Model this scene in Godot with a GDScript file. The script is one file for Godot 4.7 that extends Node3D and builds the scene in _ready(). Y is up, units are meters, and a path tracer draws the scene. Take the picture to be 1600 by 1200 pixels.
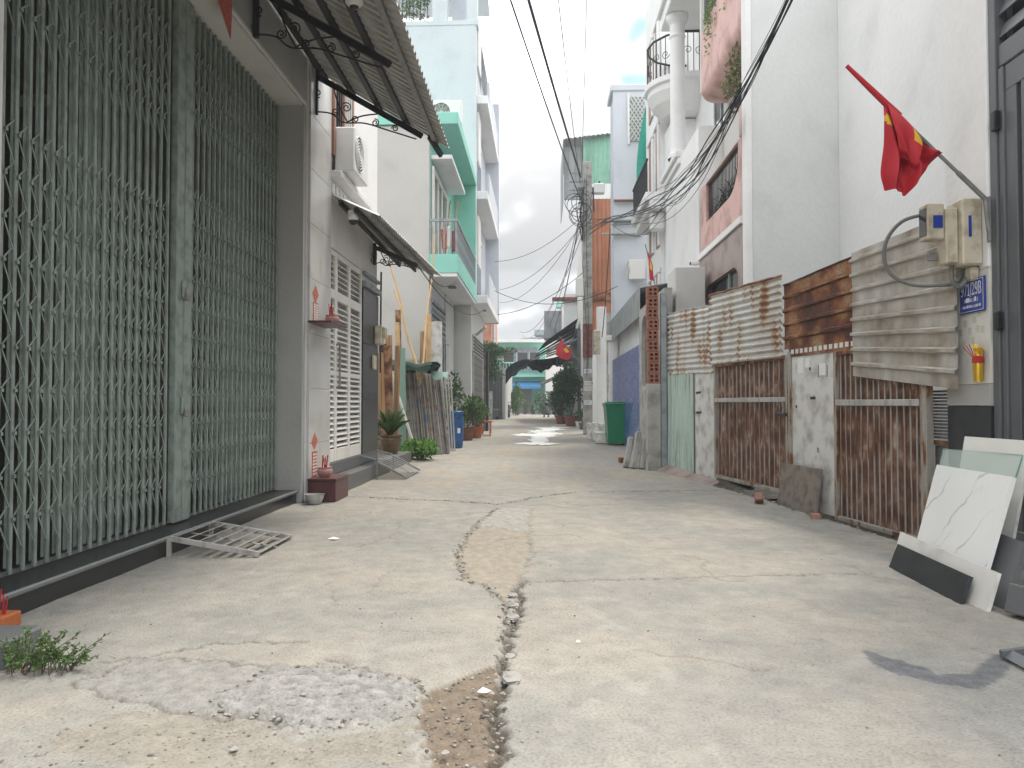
extends Node3D
# An alley between town houses. Axes: x to the right, y up, z towards the camera; V(x, y, d) takes d metres down the alley.

class G:
	var v := PackedVector3Array()
	var n := PackedVector3Array()
	var c := PackedColorArray()
	var col := Color(1, 1, 1)
	func t3(a: Vector3, b: Vector3, d: Vector3, na: Vector3, nb: Vector3, nd: Vector3) -> void:
		v.push_back(a); v.push_back(d); v.push_back(b)
		n.push_back(na); n.push_back(nd); n.push_back(nb)
		c.push_back(col); c.push_back(col); c.push_back(col)
	func poly(p: Array, out: Vector3) -> void:
		var nn: Vector3 = (p[1] - p[0]).cross(p[2] - p[0]).normalized()
		if nn.dot(out) < 0.0:
			p = p.duplicate()
			p.reverse()
			nn = -nn
		for i in range(1, p.size() - 1):
			t3(p[0], p[i], p[i + 1], nn, nn, nn)
	func box(ctr: Vector3, size: Vector3, b := Basis(), bev := 0.0) -> void:
		var h := size * 0.5
		if bev <= 0.0:
			for k in 3:
				for s in [-1.0, 1.0]:
					var o := Vector3.ZERO
					o[k] = s * h[k]
					var e1 := Vector3.ZERO
					var e2 := Vector3.ZERO
					e1[(k + 1) % 3] = h[(k + 1) % 3]
					e2[(k + 2) % 3] = h[(k + 2) % 3]
					poly([ctr + b * (o - e1 - e2), ctr + b * (o + e1 - e2), ctr + b * (o + e1 + e2), ctr + b * (o - e1 + e2)], b * o)
			return
		bev = minf(bev, 0.45 * minf(size.x, minf(size.y, size.z)))
		for k in 3:
			var i := (k + 1) % 3
			var j := (k + 2) % 3
			for s in [-1.0, 1.0]:
				var q := []
				for m in [[-1, -1], [1, -1], [1, 1], [-1, 1]]:
					var w := Vector3.ZERO
					w[k] = s * h[k]
					w[i] = m[0] * (h[i] - bev)
					w[j] = m[1] * (h[j] - bev)
					q.append(ctr + b * w)
				var o := Vector3.ZERO
				o[k] = s
				poly(q, b * o)
			for si in [-1.0, 1.0]:
				for sj in [-1.0, 1.0]:
					var q := []
					for m in [[0, -1], [0, 1], [1, 1], [1, -1]]:
						var w := Vector3.ZERO
						w[k] = m[1] * (h[k] - bev)
						w[i] = si * (h[i] - (bev if m[0] == 1 else 0.0))
						w[j] = sj * (h[j] - (bev if m[0] == 0 else 0.0))
						q.append(ctr + b * w)
					var o := Vector3.ZERO
					o[i] = si
					o[j] = sj
					poly(q, b * o)
		for sx in [-1.0, 1.0]:
			for sy in [-1.0, 1.0]:
				for sz in [-1.0, 1.0]:
					var s := Vector3(sx, sy, sz)
					var q := []
					for k in 3:
						var w := s * (h - Vector3(bev, bev, bev))
						w[k] = s[k] * h[k]
						q.append(ctr + b * w)
					poly(q, b * s)
	func beam(a: Vector3, b: Vector3, w: float, h: float, up := Vector3.UP, bev := 0.0) -> void:
		var z := (b - a).normalized()
		var x := up.cross(z)
		if x.length() < 0.01:
			x = Vector3.RIGHT.cross(z)
		x = x.normalized()
		box((a + b) * 0.5, Vector3(w, h, a.distance_to(b)), Basis(x, z.cross(x), z), bev)
	func tube(p: Array, r: Variant, sides := 7, caps := true) -> void:
		var m := p.size()
		var x := Vector3.ZERO
		var prev := []
		var prevn := []
		for i in m:
			var a: Vector3 = p[maxi(i - 1, 0)]
			var b: Vector3 = p[mini(i + 1, m - 1)]
			var z := (b - a).normalized()
			if i == 0:
				x = z.cross(Vector3.UP)
				if x.length() < 0.05:
					x = z.cross(Vector3.RIGHT)
			x = (x - z * x.dot(z)).normalized()
			var y := z.cross(x)
			var rr: float = r[i] if r is Array else r
			var ring := []
			var rn := []
			for s in sides:
				var t := TAU * s / sides
				var q := x * cos(t) + y * sin(t)
				ring.append(p[i] + q * rr)
				rn.append(q)
			if i > 0:
				for s in sides:
					var s2 := (s + 1) % sides
					t3(prev[s], prev[s2], ring[s2], prevn[s], prevn[s2], rn[s2])
					t3(prev[s], ring[s2], ring[s], prevn[s], rn[s2], rn[s])
			if caps and (i == 0 or i == m - 1):
				poly(ring, -z if i == 0 else z)
			prev = ring
			prevn = rn
	func lathe(o: Vector3, prof: Array, seg := 20, squash := 1.0, b := Basis()) -> void:
		var m := prof.size()
		for i in m - 1:
			var p: Vector2 = prof[i]
			var q: Vector2 = prof[i + 1]
			var e := (q - p).normalized()
			var nn := Vector2(e.y, -e.x)
			for s in seg:
				var a0 := TAU * s / seg
				var a1 := TAU * (s + 1) / seg
				var c0 := Vector3(cos(a0), 0, sin(a0) * squash)
				var c1 := Vector3(cos(a1), 0, sin(a1) * squash)
				var n0 := b * Vector3(c0.x * nn.x, nn.y, c0.z * nn.x)
				var n1 := b * Vector3(c1.x * nn.x, nn.y, c1.z * nn.x)
				var A := o + b * Vector3(c0.x * p.x, p.y, c0.z * p.x)
				var B := o + b * Vector3(c1.x * p.x, p.y, c1.z * p.x)
				var C := o + b * Vector3(c1.x * q.x, q.y, c1.z * q.x)
				var D := o + b * Vector3(c0.x * q.x, q.y, c0.z * q.x)
				if p.x > 0.0001:
					t3(A, C, B, n0, n1, n1)
				if q.x > 0.0001:
					t3(A, D, C, n0, n0, n1)
	func prism(pl: PackedVector2Array, depth: float, xf: Transform3D) -> void:
		var idx := Geometry2D.triangulate_polygon(pl)
		for s in [0.0, 1.0]:
			var zz: float = (s - 0.5) * depth
			for i in range(0, idx.size(), 3):
				var q := []
				for k in 3:
					q.append(xf * Vector3(pl[idx[i + k]].x, pl[idx[i + k]].y, zz))
				poly(q, xf.basis * Vector3(0, 0, s - 0.5))
		var turn := -1.0 if Geometry2D.is_polygon_clockwise(pl) else 1.0
		for i in pl.size():
			var a := pl[i]
			var b := pl[(i + 1) % pl.size()]
			var e := b - a
			poly([xf * Vector3(a.x, a.y, -depth / 2), xf * Vector3(b.x, b.y, -depth / 2), xf * Vector3(b.x, b.y, depth / 2), xf * Vector3(a.x, a.y, depth / 2)], xf.basis * Vector3(e.y * turn, -e.x * turn, 0))
	func mesh() -> ArrayMesh:
		var a := []
		a.resize(Mesh.ARRAY_MAX)
		a[Mesh.ARRAY_VERTEX] = v
		a[Mesh.ARRAY_NORMAL] = n
		a[Mesh.ARRAY_COLOR] = c
		var m := ArrayMesh.new()
		m.add_surface_from_arrays(Mesh.PRIMITIVE_TRIANGLES, a)
		return m

var rng := RandomNumberGenerator.new()
var M := {}
var T := {}
var taken := {}
var boxes := {}

func V(x: float, y: float, d: float) -> Vector3:
	return Vector3(x, y, -d)
func gy(d: float) -> float:
	return maxf(0.0, d - 14.0) * 0.006
func rr(a: float, b: float) -> float:
	return rng.randf_range(a, b)

func numbered(called: String) -> String:
	taken[called] = taken.get(called, -1) + 1
	return called if taken[called] == 0 else "%s_%03d" % [called, taken[called]]
func thing(called: String, label: String, category: String, at := Vector3.ZERO, group := "") -> Node3D:
	var o := Node3D.new()
	o.name = numbered(called)
	add_child(o)
	o.position = at
	return tag(o, label, category, group)
func tag(o: Node3D, label: String, category: String, group := "", kind := "") -> Node3D:
	if label: o.set_meta("label", label)
	if category: o.set_meta("category", category)
	if group: o.set_meta("group", group)
	if kind: o.set_meta("kind", kind)
	return o
func mi(parent: Node3D, called: String, mesh: Mesh, m: Variant, xf := Transform3D()) -> MeshInstance3D:
	var o := MeshInstance3D.new()
	o.name = numbered(called) if parent == self else called
	o.mesh = mesh
	o.material_override = M[m] if m is String else m
	parent.add_child(o, true)
	o.transform = parent.global_transform.affine_inverse() * xf
	return o
func pg(parent: Node3D, called: String, g: G, m: Variant) -> MeshInstance3D:
	return mi(parent, called, g.mesh(), m)
func box_mesh(size: Vector3, bev := 0.0) -> ArrayMesh:
	var key := "%.4v %.4f" % [size, bev]
	if not boxes.has(key):
		var g := G.new()
		g.box(Vector3.ZERO, size, Basis(), bev)
		boxes[key] = g.mesh()
	return boxes[key]
func bx(parent: Node3D, called: String, x0: float, x1: float, y0: float, y1: float, d0: float, d1: float, m: Variant, bev := 0.0) -> MeshInstance3D:
	return mi(parent, called, box_mesh(Vector3(absf(x1 - x0), absf(y1 - y0), absf(d1 - d0)), bev), m, Transform3D(Basis(), V((x0 + x1) / 2, (y0 + y1) / 2, (d0 + d1) / 2)))
func struct(o: Node3D) -> Node3D:
	o.set_meta("kind", "structure")
	return o

# ---------------------------------------------------------------- textures and materials
func lin(r: float, g: float, b: float) -> Color:
	return Color(r, g, b).linear_to_srgb()
func noise_img(sd: int, freq: float, oct: int, w: int, h: int, kind := 0) -> Image:
	var f := FastNoiseLite.new()
	f.seed = sd
	f.noise_type = FastNoiseLite.TYPE_SIMPLEX_SMOOTH if kind == 0 else FastNoiseLite.TYPE_CELLULAR if kind == 1 else FastNoiseLite.TYPE_SIMPLEX_SMOOTH
	f.frequency = freq
	f.fractal_type = FastNoiseLite.FRACTAL_NONE if kind == 1 else FastNoiseLite.FRACTAL_RIDGED if kind == 2 else FastNoiseLite.FRACTAL_FBM
	f.fractal_octaves = oct
	if kind == 2:
		f.domain_warp_enabled = true
		f.domain_warp_amplitude = 40.0
		f.domain_warp_frequency = 0.01
	var im := f.get_seamless_image(w, h, false, false, 0.15, true)
	im.convert(Image.FORMAT_L8)
	return im
func ramp_tex(im: Image, ramp: Array, speck := 0.0, fine: Image = null, fine_k := 0.0) -> ImageTexture:
	var lut := []
	for i in 256:
		var t := i / 255.0
		var k := 0
		while k < ramp.size() - 2 and t > ramp[k + 1][0]:
			k += 1
		var s := clampf((t - ramp[k][0]) / maxf(0.0001, ramp[k + 1][0] - ramp[k][0]), 0, 1)
		lut.append((ramp[k][1] as Color).lerp(ramp[k + 1][1], s))
	var src := im.get_data()
	var fd := fine.get_data() if fine else PackedByteArray()
	var outb := PackedByteArray()
	outb.resize(src.size() * 3)
	var r := RandomNumberGenerator.new()
	r.seed = 77
	for i in src.size():
		var q: Color = lut[src[i]]
		var f := 1.0
		if speck > 0.0:
			f += (r.randf() - 0.5) * speck
		if fine_k > 0.0:
			f += (fd[i] / 255.0 - 0.5) * fine_k
		q = Color(q.r * f, q.g * f, q.b * f).linear_to_srgb()
		outb[i * 3] = clampi(int(q.r * 255.0), 0, 255)
		outb[i * 3 + 1] = clampi(int(q.g * 255.0), 0, 255)
		outb[i * 3 + 2] = clampi(int(q.b * 255.0), 0, 255)
	return ImageTexture.create_from_image(Image.create_from_data(im.get_width(), im.get_height(), false, Image.FORMAT_RGB8, outb))
func grey(a: float) -> Color:
	return Color(a, a, a)
func normal_tex(im: Image, k: float) -> ImageTexture:
	var b: Image = im.duplicate()
	b.convert(Image.FORMAT_RGBA8)
	b.bump_map_to_normal_map(k)
	return ImageTexture.create_from_image(b)
func textures() -> void:
	var fine := noise_img(11, 0.09, 4, 512, 512)
	var big := noise_img(12, 0.006, 6, 512, 512)
	var big2 := noise_img(17, 0.009, 5, 512, 512)
	T.concrete = ramp_tex(fine, [[0.0, grey(0.60)], [0.35, grey(0.86)], [0.7, grey(0.97)], [1.0, grey(1.0)]], 0.22, big2, 0.22)
	T.concrete_n = normal_tex(fine, 3.0)
	T.plaster = ramp_tex(big, [[0.0, grey(0.84)], [0.4, grey(0.95)], [1.0, grey(1.0)]], 0.03, fine, 0.06)
	T.plaster_n = normal_tex(fine, 1.2)
	T.grime = ramp_tex(big2, [[0.0, Color(0.5, 0.47, 0.42)], [0.38, Color(0.78, 0.77, 0.74)], [0.6, grey(0.95)], [1.0, grey(1.0)]], 0.06, fine, 0.15)
	var st := noise_img(13, 0.03, 4, 512, 24)
	st.resize(512, 512, Image.INTERPOLATE_CUBIC)
	T.streak = ramp_tex(st, [[0.0, Color(0.6, 0.58, 0.54)], [0.45, grey(0.9)], [1.0, grey(1.0)]], 0.04, big, 0.4)
	var wd := noise_img(14, 0.05, 4, 512, 16)
	wd.resize(512, 512, Image.INTERPOLATE_CUBIC)
	T.wood = ramp_tex(wd, [[0.0, Color(0.35, 0.28, 0.22)], [0.5, Color(0.8, 0.74, 0.66)], [1.0, grey(1.0)]], 0.05, fine, 0.2)
	T.wood_n = normal_tex(wd, 4.0)
	T.rust = ramp_tex(big2, [[0.0, Color(0.05, 0.022, 0.016)], [0.33, Color(0.11, 0.042, 0.026)], [0.5, Color(0.22, 0.085, 0.035)], [0.66, Color(0.34, 0.17, 0.07)], [1.0, Color(0.40, 0.30, 0.2)]], 0.1, fine, 0.7)
	var rs := noise_img(15, 0.016, 5, 512, 128)
	rs.resize(512, 512, Image.INTERPOLATE_CUBIC)
	T.rustzinc = ramp_tex(rs, [[0.0, Color(0.14, 0.05, 0.02)], [0.3, Color(0.33, 0.17, 0.08)], [0.4, Color(0.5, 0.43, 0.34)], [0.55, Color(0.55, 0.55, 0.53)], [1.0, Color(0.66, 0.66, 0.64)]], 0.06, fine, 0.25)
	T.zinc = ramp_tex(big2, [[0.0, Color(0.26, 0.2, 0.15)], [0.35, Color(0.40, 0.355, 0.30)], [0.6, Color(0.47, 0.445, 0.40)], [1.0, Color(0.56, 0.545, 0.52)]], 0.06, rs, 0.5)
	var gs := noise_img(16, 0.02, 4, 512, 90)
	gs.resize(512, 512, Image.INTERPOLATE_CUBIC)
	T.greensheet = ramp_tex(gs, [[0.0, Color(0.20, 0.13, 0.08)], [0.22, Color(0.30, 0.34, 0.28)], [0.36, Color(0.37, 0.49, 0.43)], [1.0, Color(0.47, 0.58, 0.52)]], 0.05, fine, 0.2)
	T.brownboard = ramp_tex(big2, [[0.0, Color(0.045, 0.022, 0.016)], [0.45, Color(0.10, 0.050, 0.034)], [0.7, Color(0.16, 0.09, 0.06)], [1.0, Color(0.3, 0.26, 0.22)]], 0.1, wd, 0.8)
	var mv := noise_img(21, 0.0035, 3, 512, 512, 2)
	T.marble = ramp_tex(mv, [[0.0, grey(1.0)], [0.80, grey(0.97)], [0.885, Color(0.86, 0.87, 0.88)], [0.95, Color(0.55, 0.56, 0.58)], [1.0, Color(0.4, 0.41, 0.43)]], 0.02)
	T.marblesoft = ramp_tex(mv, [[0.0, grey(1.0)], [0.5, grey(0.97)], [0.8, Color(0.86, 0.86, 0.86)], [1.0, Color(0.7, 0.7, 0.7)]], 0.03, big, 0.18)
	# marble with long slanting veins
	var vn := FastNoiseLite.new()
	vn.seed = 9
	vn.frequency = 0.012
	vn.fractal_octaves = 4
	var vim := Image.create(512, 512, false, Image.FORMAT_RGB8)
	for y in 512:
		for x in 512:
			var q := (x * 0.93 - y * 0.62) / 74.0 + vn.get_noise_2d(x, y) * 0.26
			var dv := absf(fposmod(q, 1.0) - 0.5)
			var k := smoothstep(0.045, 0.0, dv) * smoothstep(-0.45, 0.25, vn.get_noise_2d(x * 0.8 + 300, y * 0.8))
			var q2 := (x * 0.75 - y * 0.45) / 48.0 + vn.get_noise_2d(x * 1.4 + 90, y * 1.4) * 0.3
			k = maxf(k, 0.5 * smoothstep(0.03, 0.0, absf(fposmod(q2, 1.0) - 0.5)) * smoothstep(0.0, 0.4, vn.get_noise_2d(x + 700, y)))
			var cloud := 0.97 + 0.05 * vn.get_noise_2d(x * 0.5, y * 0.5 + 40)
			vim.set_pixel(x, y, (grey(cloud).lerp(Color(0.5, 0.51, 0.53), k * 0.8)).linear_to_srgb())
	T.marbleveins = ImageTexture.create_from_image(vim)
	var cell := noise_img(22, 0.16, 1, 512, 512, 1)
	T.granite = ramp_tex(cell, [[0.0, Color(0.25, 0.25, 0.25)], [0.4, grey(0.7)], [0.7, grey(0.95)], [1.0, grey(1.0)]], 0.5)
	T.blackgranite = ramp_tex(fine, [[0.0, grey(0.6)], [0.6, grey(0.85)], [1.0, grey(1.0)]], 0.5)
	var rust_n := noise_img(23, 0.05, 3, 256, 256)
	T.bump = normal_tex(rust_n, 3.0)
	# blue mosaic: chips of a few centimetres, far too small to tell apart
	var im := Image.create(256, 256, false, Image.FORMAT_RGB8)
	var r := RandomNumberGenerator.new()
	r.seed = 5
	im.fill(Color(0.45, 0.48, 0.55))
	for i in 32:
		for j in 32:
			var q := [Color(0.015, 0.035, 0.20), Color(0.03, 0.07, 0.30), Color(0.06, 0.13, 0.42), Color(0.02, 0.05, 0.25), Color(0.30, 0.38, 0.55)][r.randi() % 5] as Color
			im.fill_rect(Rect2i(i * 8, j * 8, 7, 7), q.linear_to_srgb())
	T.mosaic = ImageTexture.create_from_image(im)

func mk(key: String, cl: Color, rough: float, o := {}) -> StandardMaterial3D:
	var m := StandardMaterial3D.new()
	m.resource_name = key
	m.albedo_color = cl.linear_to_srgb()
	m.roughness = rough
	m.metallic = o.get("metal", 0.0)
	m.metallic_specular = o.get("spec", 0.5)
	if o.has("tex"):
		m.albedo_texture = T[o.tex]
		m.uv1_triplanar = true
		m.uv1_world_triplanar = o.get("world", true)
		m.uv1_scale = Vector3.ONE * o.get("s", 0.5) if not o.has("s3") else o.s3
		m.uv1_triplanar_sharpness = 6.0
	if o.has("nrm"):
		m.normal_enabled = true
		m.normal_texture = T[o.nrm]
		m.normal_scale = o.get("ns", 0.5)
	if o.get("vc", false):
		m.vertex_color_use_as_albedo = true
	if o.has("alpha"):
		m.transparency = BaseMaterial3D.TRANSPARENCY_ALPHA
		m.albedo_color.a = o.alpha
	if o.has("back"):
		m.backlight_enabled = true
		m.backlight = (o.back as Color).linear_to_srgb()
	if o.has("coat"):
		m.clearcoat_enabled = true
		m.clearcoat = o.coat
		m.clearcoat_roughness = 0.15
	M[key] = m
	return m

func materials() -> void:
	mk("road", Color(0.95, 0.95, 0.955), 0.92, {"tex": "concrete", "s": 1.15, "nrm": "concrete_n", "ns": 0.7, "vc": true, "spec": 0.3})
	mk("earth", Color(0.24, 0.21, 0.17), 0.95, {"tex": "concrete", "s": 0.5})
	mk("stone", Color(0.36, 0.35, 0.33), 0.95, {"vc": true, "tex": "concrete", "s": 3.0})
	mk("painted_glare_puddle", Color(0.66, 0.66, 0.65), 0.35, {"spec": 0.6})  # whitish colour stands in for sky reflected in the wet road
	mk("gate_paint", Color(0.255, 0.305, 0.28), 0.5, {"tex": "grime", "s": 1.3, "spec": 0.5})
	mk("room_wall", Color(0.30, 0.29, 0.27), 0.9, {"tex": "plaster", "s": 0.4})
	mk("granite_black", Color(0.035, 0.035, 0.036), 0.32, {"tex": "blackgranite", "s": 4.0})
	mk("granite_edge", Color(0.16, 0.17, 0.17), 0.3)
	mk("granite_grey", Color(0.19, 0.195, 0.2), 0.5, {"tex": "granite", "s": 2.5})
	mk("terrazzo", Color(0.62, 0.61, 0.58), 0.5, {"tex": "granite", "s": 5.0})
	mk("plaster_grey", Color(0.40, 0.40, 0.385), 0.85, {"tex": "plaster", "s": 0.33, "nrm": "plaster_n", "ns": 0.25})
	mk("plaster_light", Color(0.60, 0.60, 0.58), 0.85, {"tex": "plaster", "s": 0.3, "nrm": "plaster_n", "ns": 0.2})
	mk("plaster_white", Color(0.80, 0.80, 0.80), 0.85, {"tex": "plaster", "s": 0.25, "nrm": "plaster_n", "ns": 0.2})
	mk("plaster_cool", Color(0.66, 0.675, 0.67), 0.85, {"tex": "plaster", "s": 0.22, "nrm": "plaster_n", "ns": 0.2})
	mk("plaster_cool2", Color(0.78, 0.79, 0.785), 0.85, {"tex": "plaster", "s": 0.22, "nrm": "plaster_n", "ns": 0.2})
	mk("plaster_beige", Color(0.52, 0.515, 0.49), 0.88, {"tex": "plaster", "s": 0.3, "nrm": "plaster_n", "ns": 0.3})
	mk("plaster_blue", Color(0.58, 0.64, 0.67), 0.85, {"tex": "plaster", "s": 0.2, "nrm": "plaster_n", "ns": 0.2})
	mk("plaster_lavender", Color(0.60, 0.635, 0.69), 0.85, {"tex": "plaster", "s": 0.2})
	mk("plaster_teal", Color(0.27, 0.62, 0.52), 0.75, {"tex": "plaster", "s": 0.3})
	mk("plaster_pink", Color(0.68, 0.45, 0.42), 0.8, {"tex": "grime", "s": 0.35})
	mk("plaster_salmon", Color(0.62, 0.30, 0.20), 0.85, {"tex": "streak", "s": 0.3})
	mk("concrete_wall", Color(0.40, 0.395, 0.37), 0.92, {"tex": "grime", "s": 0.5, "nrm": "concrete_n", "ns": 0.6})
	mk("concrete_pole", Color(0.42, 0.41, 0.39), 0.92, {"tex": "grime", "s": 0.6, "nrm": "concrete_n", "ns": 0.5})
	mk("marble_tile", Color(0.56, 0.56, 0.545), 0.3, {"tex": "marblesoft", "s": 0.45})
	mk("marble_white", Color(0.80, 0.80, 0.79), 0.15, {"tex": "marbleveins", "s": 0.5})
	mk("marble_brown", Color(0.36, 0.275, 0.25), 0.35, {"tex": "grime", "s": 0.45})
	mk("slab_white", Color(0.74, 0.73, 0.69), 0.3, {"tex": "marblesoft", "s": 0.8})
	mk("slab_black", Color(0.03, 0.035, 0.04), 0.28, {"tex": "grime", "s": 1.2})
	mk("tile_white", Color(0.70, 0.69, 0.65), 0.3, {"tex": "marblesoft", "s": 0.6})
	mk("tile_beige", Color(0.56, 0.53, 0.45), 0.35)
	mk("iron_black", Color(0.018, 0.018, 0.02), 0.55)
	mk("steel_dark", Color(0.10, 0.108, 0.118), 0.42, {"tex": "plaster", "s": 0.8, "spec": 0.6})
	mk("steel_grey", Color(0.27, 0.275, 0.275), 0.5, {"tex": "grime", "s": 2.0, "metal": 0.3})
	mk("steel_bluegrey", Color(0.30, 0.34, 0.37), 0.5, {"tex": "grime", "s": 0.8})
	mk("steel_pale", Color(0.48, 0.47, 0.45), 0.5, {"tex": "streak", "s": 0.8, "metal": 0.2})
	mk("steel_rusty", Color(0.8, 0.8, 0.8), 0.75, {"tex": "rust", "s": 0.6, "nrm": "bump", "ns": 0.4})
	mk("rod", Color(0.62, 0.58, 0.54), 0.6, {"tex": "rustzinc", "s": 0.7, "metal": 0.2})
	mk("rustzinc", Color(1, 1, 1), 0.55, {"tex": "rustzinc", "s3": Vector3(0.4, 0.45, 0.4), "metal": 0.25, "nrm": "bump", "ns": 0.2})
	mk("rust", Color(0.8, 0.74, 0.72), 0.8, {"tex": "rust", "s": 0.42, "nrm": "bump", "ns": 0.3})
	mk("zinc", Color(0.92, 0.92, 0.92), 0.5, {"tex": "zinc", "s": 0.5, "metal": 0.25, "nrm": "bump", "ns": 0.2})
	mk("greensheet", Color(1, 1, 1), 0.65, {"tex": "greensheet", "s": 0.6})
	mk("whitesheet", Color(0.66, 0.66, 0.64), 0.6, {"tex": "grime", "s": 0.8})
	mk("brownboard", Color(1.5, 1.42, 1.4), 0.8, {"tex": "brownboard", "s": 0.8})
	mk("awning", Color(0.58, 0.58, 0.57), 0.6, {"tex": "grime", "s": 0.5, "metal": 0.15})
	mk("blackflake", Color(0.10, 0.088, 0.078), 0.85, {"tex": "concrete", "s": 2.0})
	mk("greyboard", Color(0.235, 0.20, 0.17), 0.85, {"tex": "grime", "s": 1.4})
	mk("white_paint", Color(0.78, 0.77, 0.73), 0.4, {"tex": "plaster", "s": 0.6})
	mk("white_plastic", Color(0.72, 0.72, 0.70), 0.4)
	mk("black_plastic", Color(0.015, 0.015, 0.016), 0.35)
	mk("cream_plastic", Color(0.60, 0.545, 0.43), 0.45, {"tex": "grime", "s": 1.2})
	mk("grey_plastic", Color(0.14, 0.15, 0.16), 0.5)
	mk("bin_green", Color(0.006, 0.17, 0.075), 0.38, {"tex": "plaster", "s": 1.0})
	mk("barrel_blue", Color(0.025, 0.11, 0.30), 0.4, {"tex": "grime", "s": 1.0})
	mk("foam", Color(0.76, 0.76, 0.73), 0.7, {"tex": "grime", "s": 1.5})
	mk("red_paper", Color(0.56, 0.15, 0.105), 0.7, {"tex": "grime", "s": 4.0})
	mk("flag_red", Color(0.46, 0.016, 0.028), 0.7)
	mk("flag_yellow", Color(0.66, 0.42, 0.03), 0.75)
	mk("red_stick", Color(0.42, 0.02, 0.02), 0.7)
	mk("gold", Color(0.72, 0.46, 0.05), 0.3, {"metal": 0.7, "nrm": "bump", "ns": 0.8, "tex": "plaster", "s": 6.0})
	mk("clay_orange", Color(0.50, 0.15, 0.05), 0.8, {"tex": "concrete", "s": 3.0})
	mk("brick", Color(0.31, 0.13, 0.085), 0.88, {"tex": "concrete", "s": 2.5, "nrm": "concrete_n"})
	mk("brick_pale", Color(0.36, 0.20, 0.145), 0.88, {"tex": "concrete", "s": 2.5})
	mk("terracotta", Color(0.23, 0.095, 0.06), 0.75, {"tex": "grime", "s": 2.0})
	mk("pot_brown", Color(0.16, 0.10, 0.045), 0.35, {"tex": "grime", "s": 3.0})
	mk("maroon_tile", Color(0.105, 0.035, 0.033), 0.4, {"tex": "grime", "s": 1.5})
	mk("pink_ceramic", Color(0.52, 0.28, 0.26), 0.3, {"tex": "grime", "s": 6.0})
	mk("sign_blue", Color(0.018, 0.045, 0.30), 0.35)
	mk("sign_white", Color(0.8, 0.8, 0.8), 0.5)
	mk("glass_dark", Color(0.03, 0.035, 0.04), 0.06, {"spec": 0.7})
	mk("glass", Color(0.62, 0.78, 0.72), 0.03, {"alpha": 0.22})
	mk("glass_edge", Color(0.10, 0.30, 0.24), 0.1)
	mk("leaf", Color(1, 1, 1), 0.55, {"vc": true, "back": Color(0.06, 0.09, 0.02)})
	mk("bark", Color(0.13, 0.10, 0.075), 0.95, {"tex": "wood", "s": 1.5})
	mk("bamboo", Color(0.60, 0.40, 0.19), 0.6, {"tex": "streak", "s": 1.2})
	mk("timber", Color(0.42, 0.27, 0.15), 0.85, {"tex": "wood", "s": 0.8, "nrm": "wood_n", "ns": 0.4})
	mk("scaffold", Color(0.30, 0.28, 0.255), 0.6, {"tex": "grime", "s": 1.1, "metal": 0.15, "vc": true})
	mk("tarp_green", Color(0.022, 0.065, 0.045), 0.55, {"tex": "plaster", "s": 1.0})
	mk("tarp_pale", Color(0.20, 0.34, 0.28), 0.6)
	mk("tarp_black", Color(0.025, 0.03, 0.035), 0.75, {"tex": "grime", "s": 0.5})
	mk("net_green", Color(0.03, 0.26, 0.20), 0.8, {"back": Color(0.02, 0.2, 0.14)})
	mk("blue_awning", Color(0.05, 0.22, 0.45), 0.6)
	mk("cable", Color(0.02, 0.02, 0.022), 0.6)
	mk("cable_grey", Color(0.16, 0.16, 0.155), 0.5)
	mk("sheet_green", Color(0.24, 0.48, 0.37), 0.6, {"tex": "streak", "s": 0.3})
	mk("sheet_orange", Color(0.42, 0.17, 0.085), 0.65, {"tex": "streak", "s": 0.3})
	mk("sheet_grey", Color(0.30, 0.31, 0.32), 0.6, {"tex": "streak", "s": 0.4})
	mk("mosaic", Color(0.8, 0.85, 1), 0.3, {"tex": "mosaic", "s": 0.62})
	mk("rope_red", Color(0.4, 0.02, 0.02), 0.8)
	mk("paint_red", Color(0.25, 0.10, 0.095), 0.85, {"tex": "grime", "s": 1.2})
	mk("paint_blue", Color(0.08, 0.18, 0.36), 0.7)
	mk("window_brown", Color(0.30, 0.16, 0.11), 0.6)
	mk("skin", Color(0.35, 0.2, 0.13), 0.6)
	mk("shirt_grey", Color(0.11, 0.12, 0.13), 0.85)
	mk("shirt_dark", Color(0.04, 0.045, 0.06), 0.85)
	mk("hair", Color(0.012, 0.01, 0.01), 0.6)
	mk("paper", Color(0.8, 0.8, 0.78), 0.8)

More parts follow.
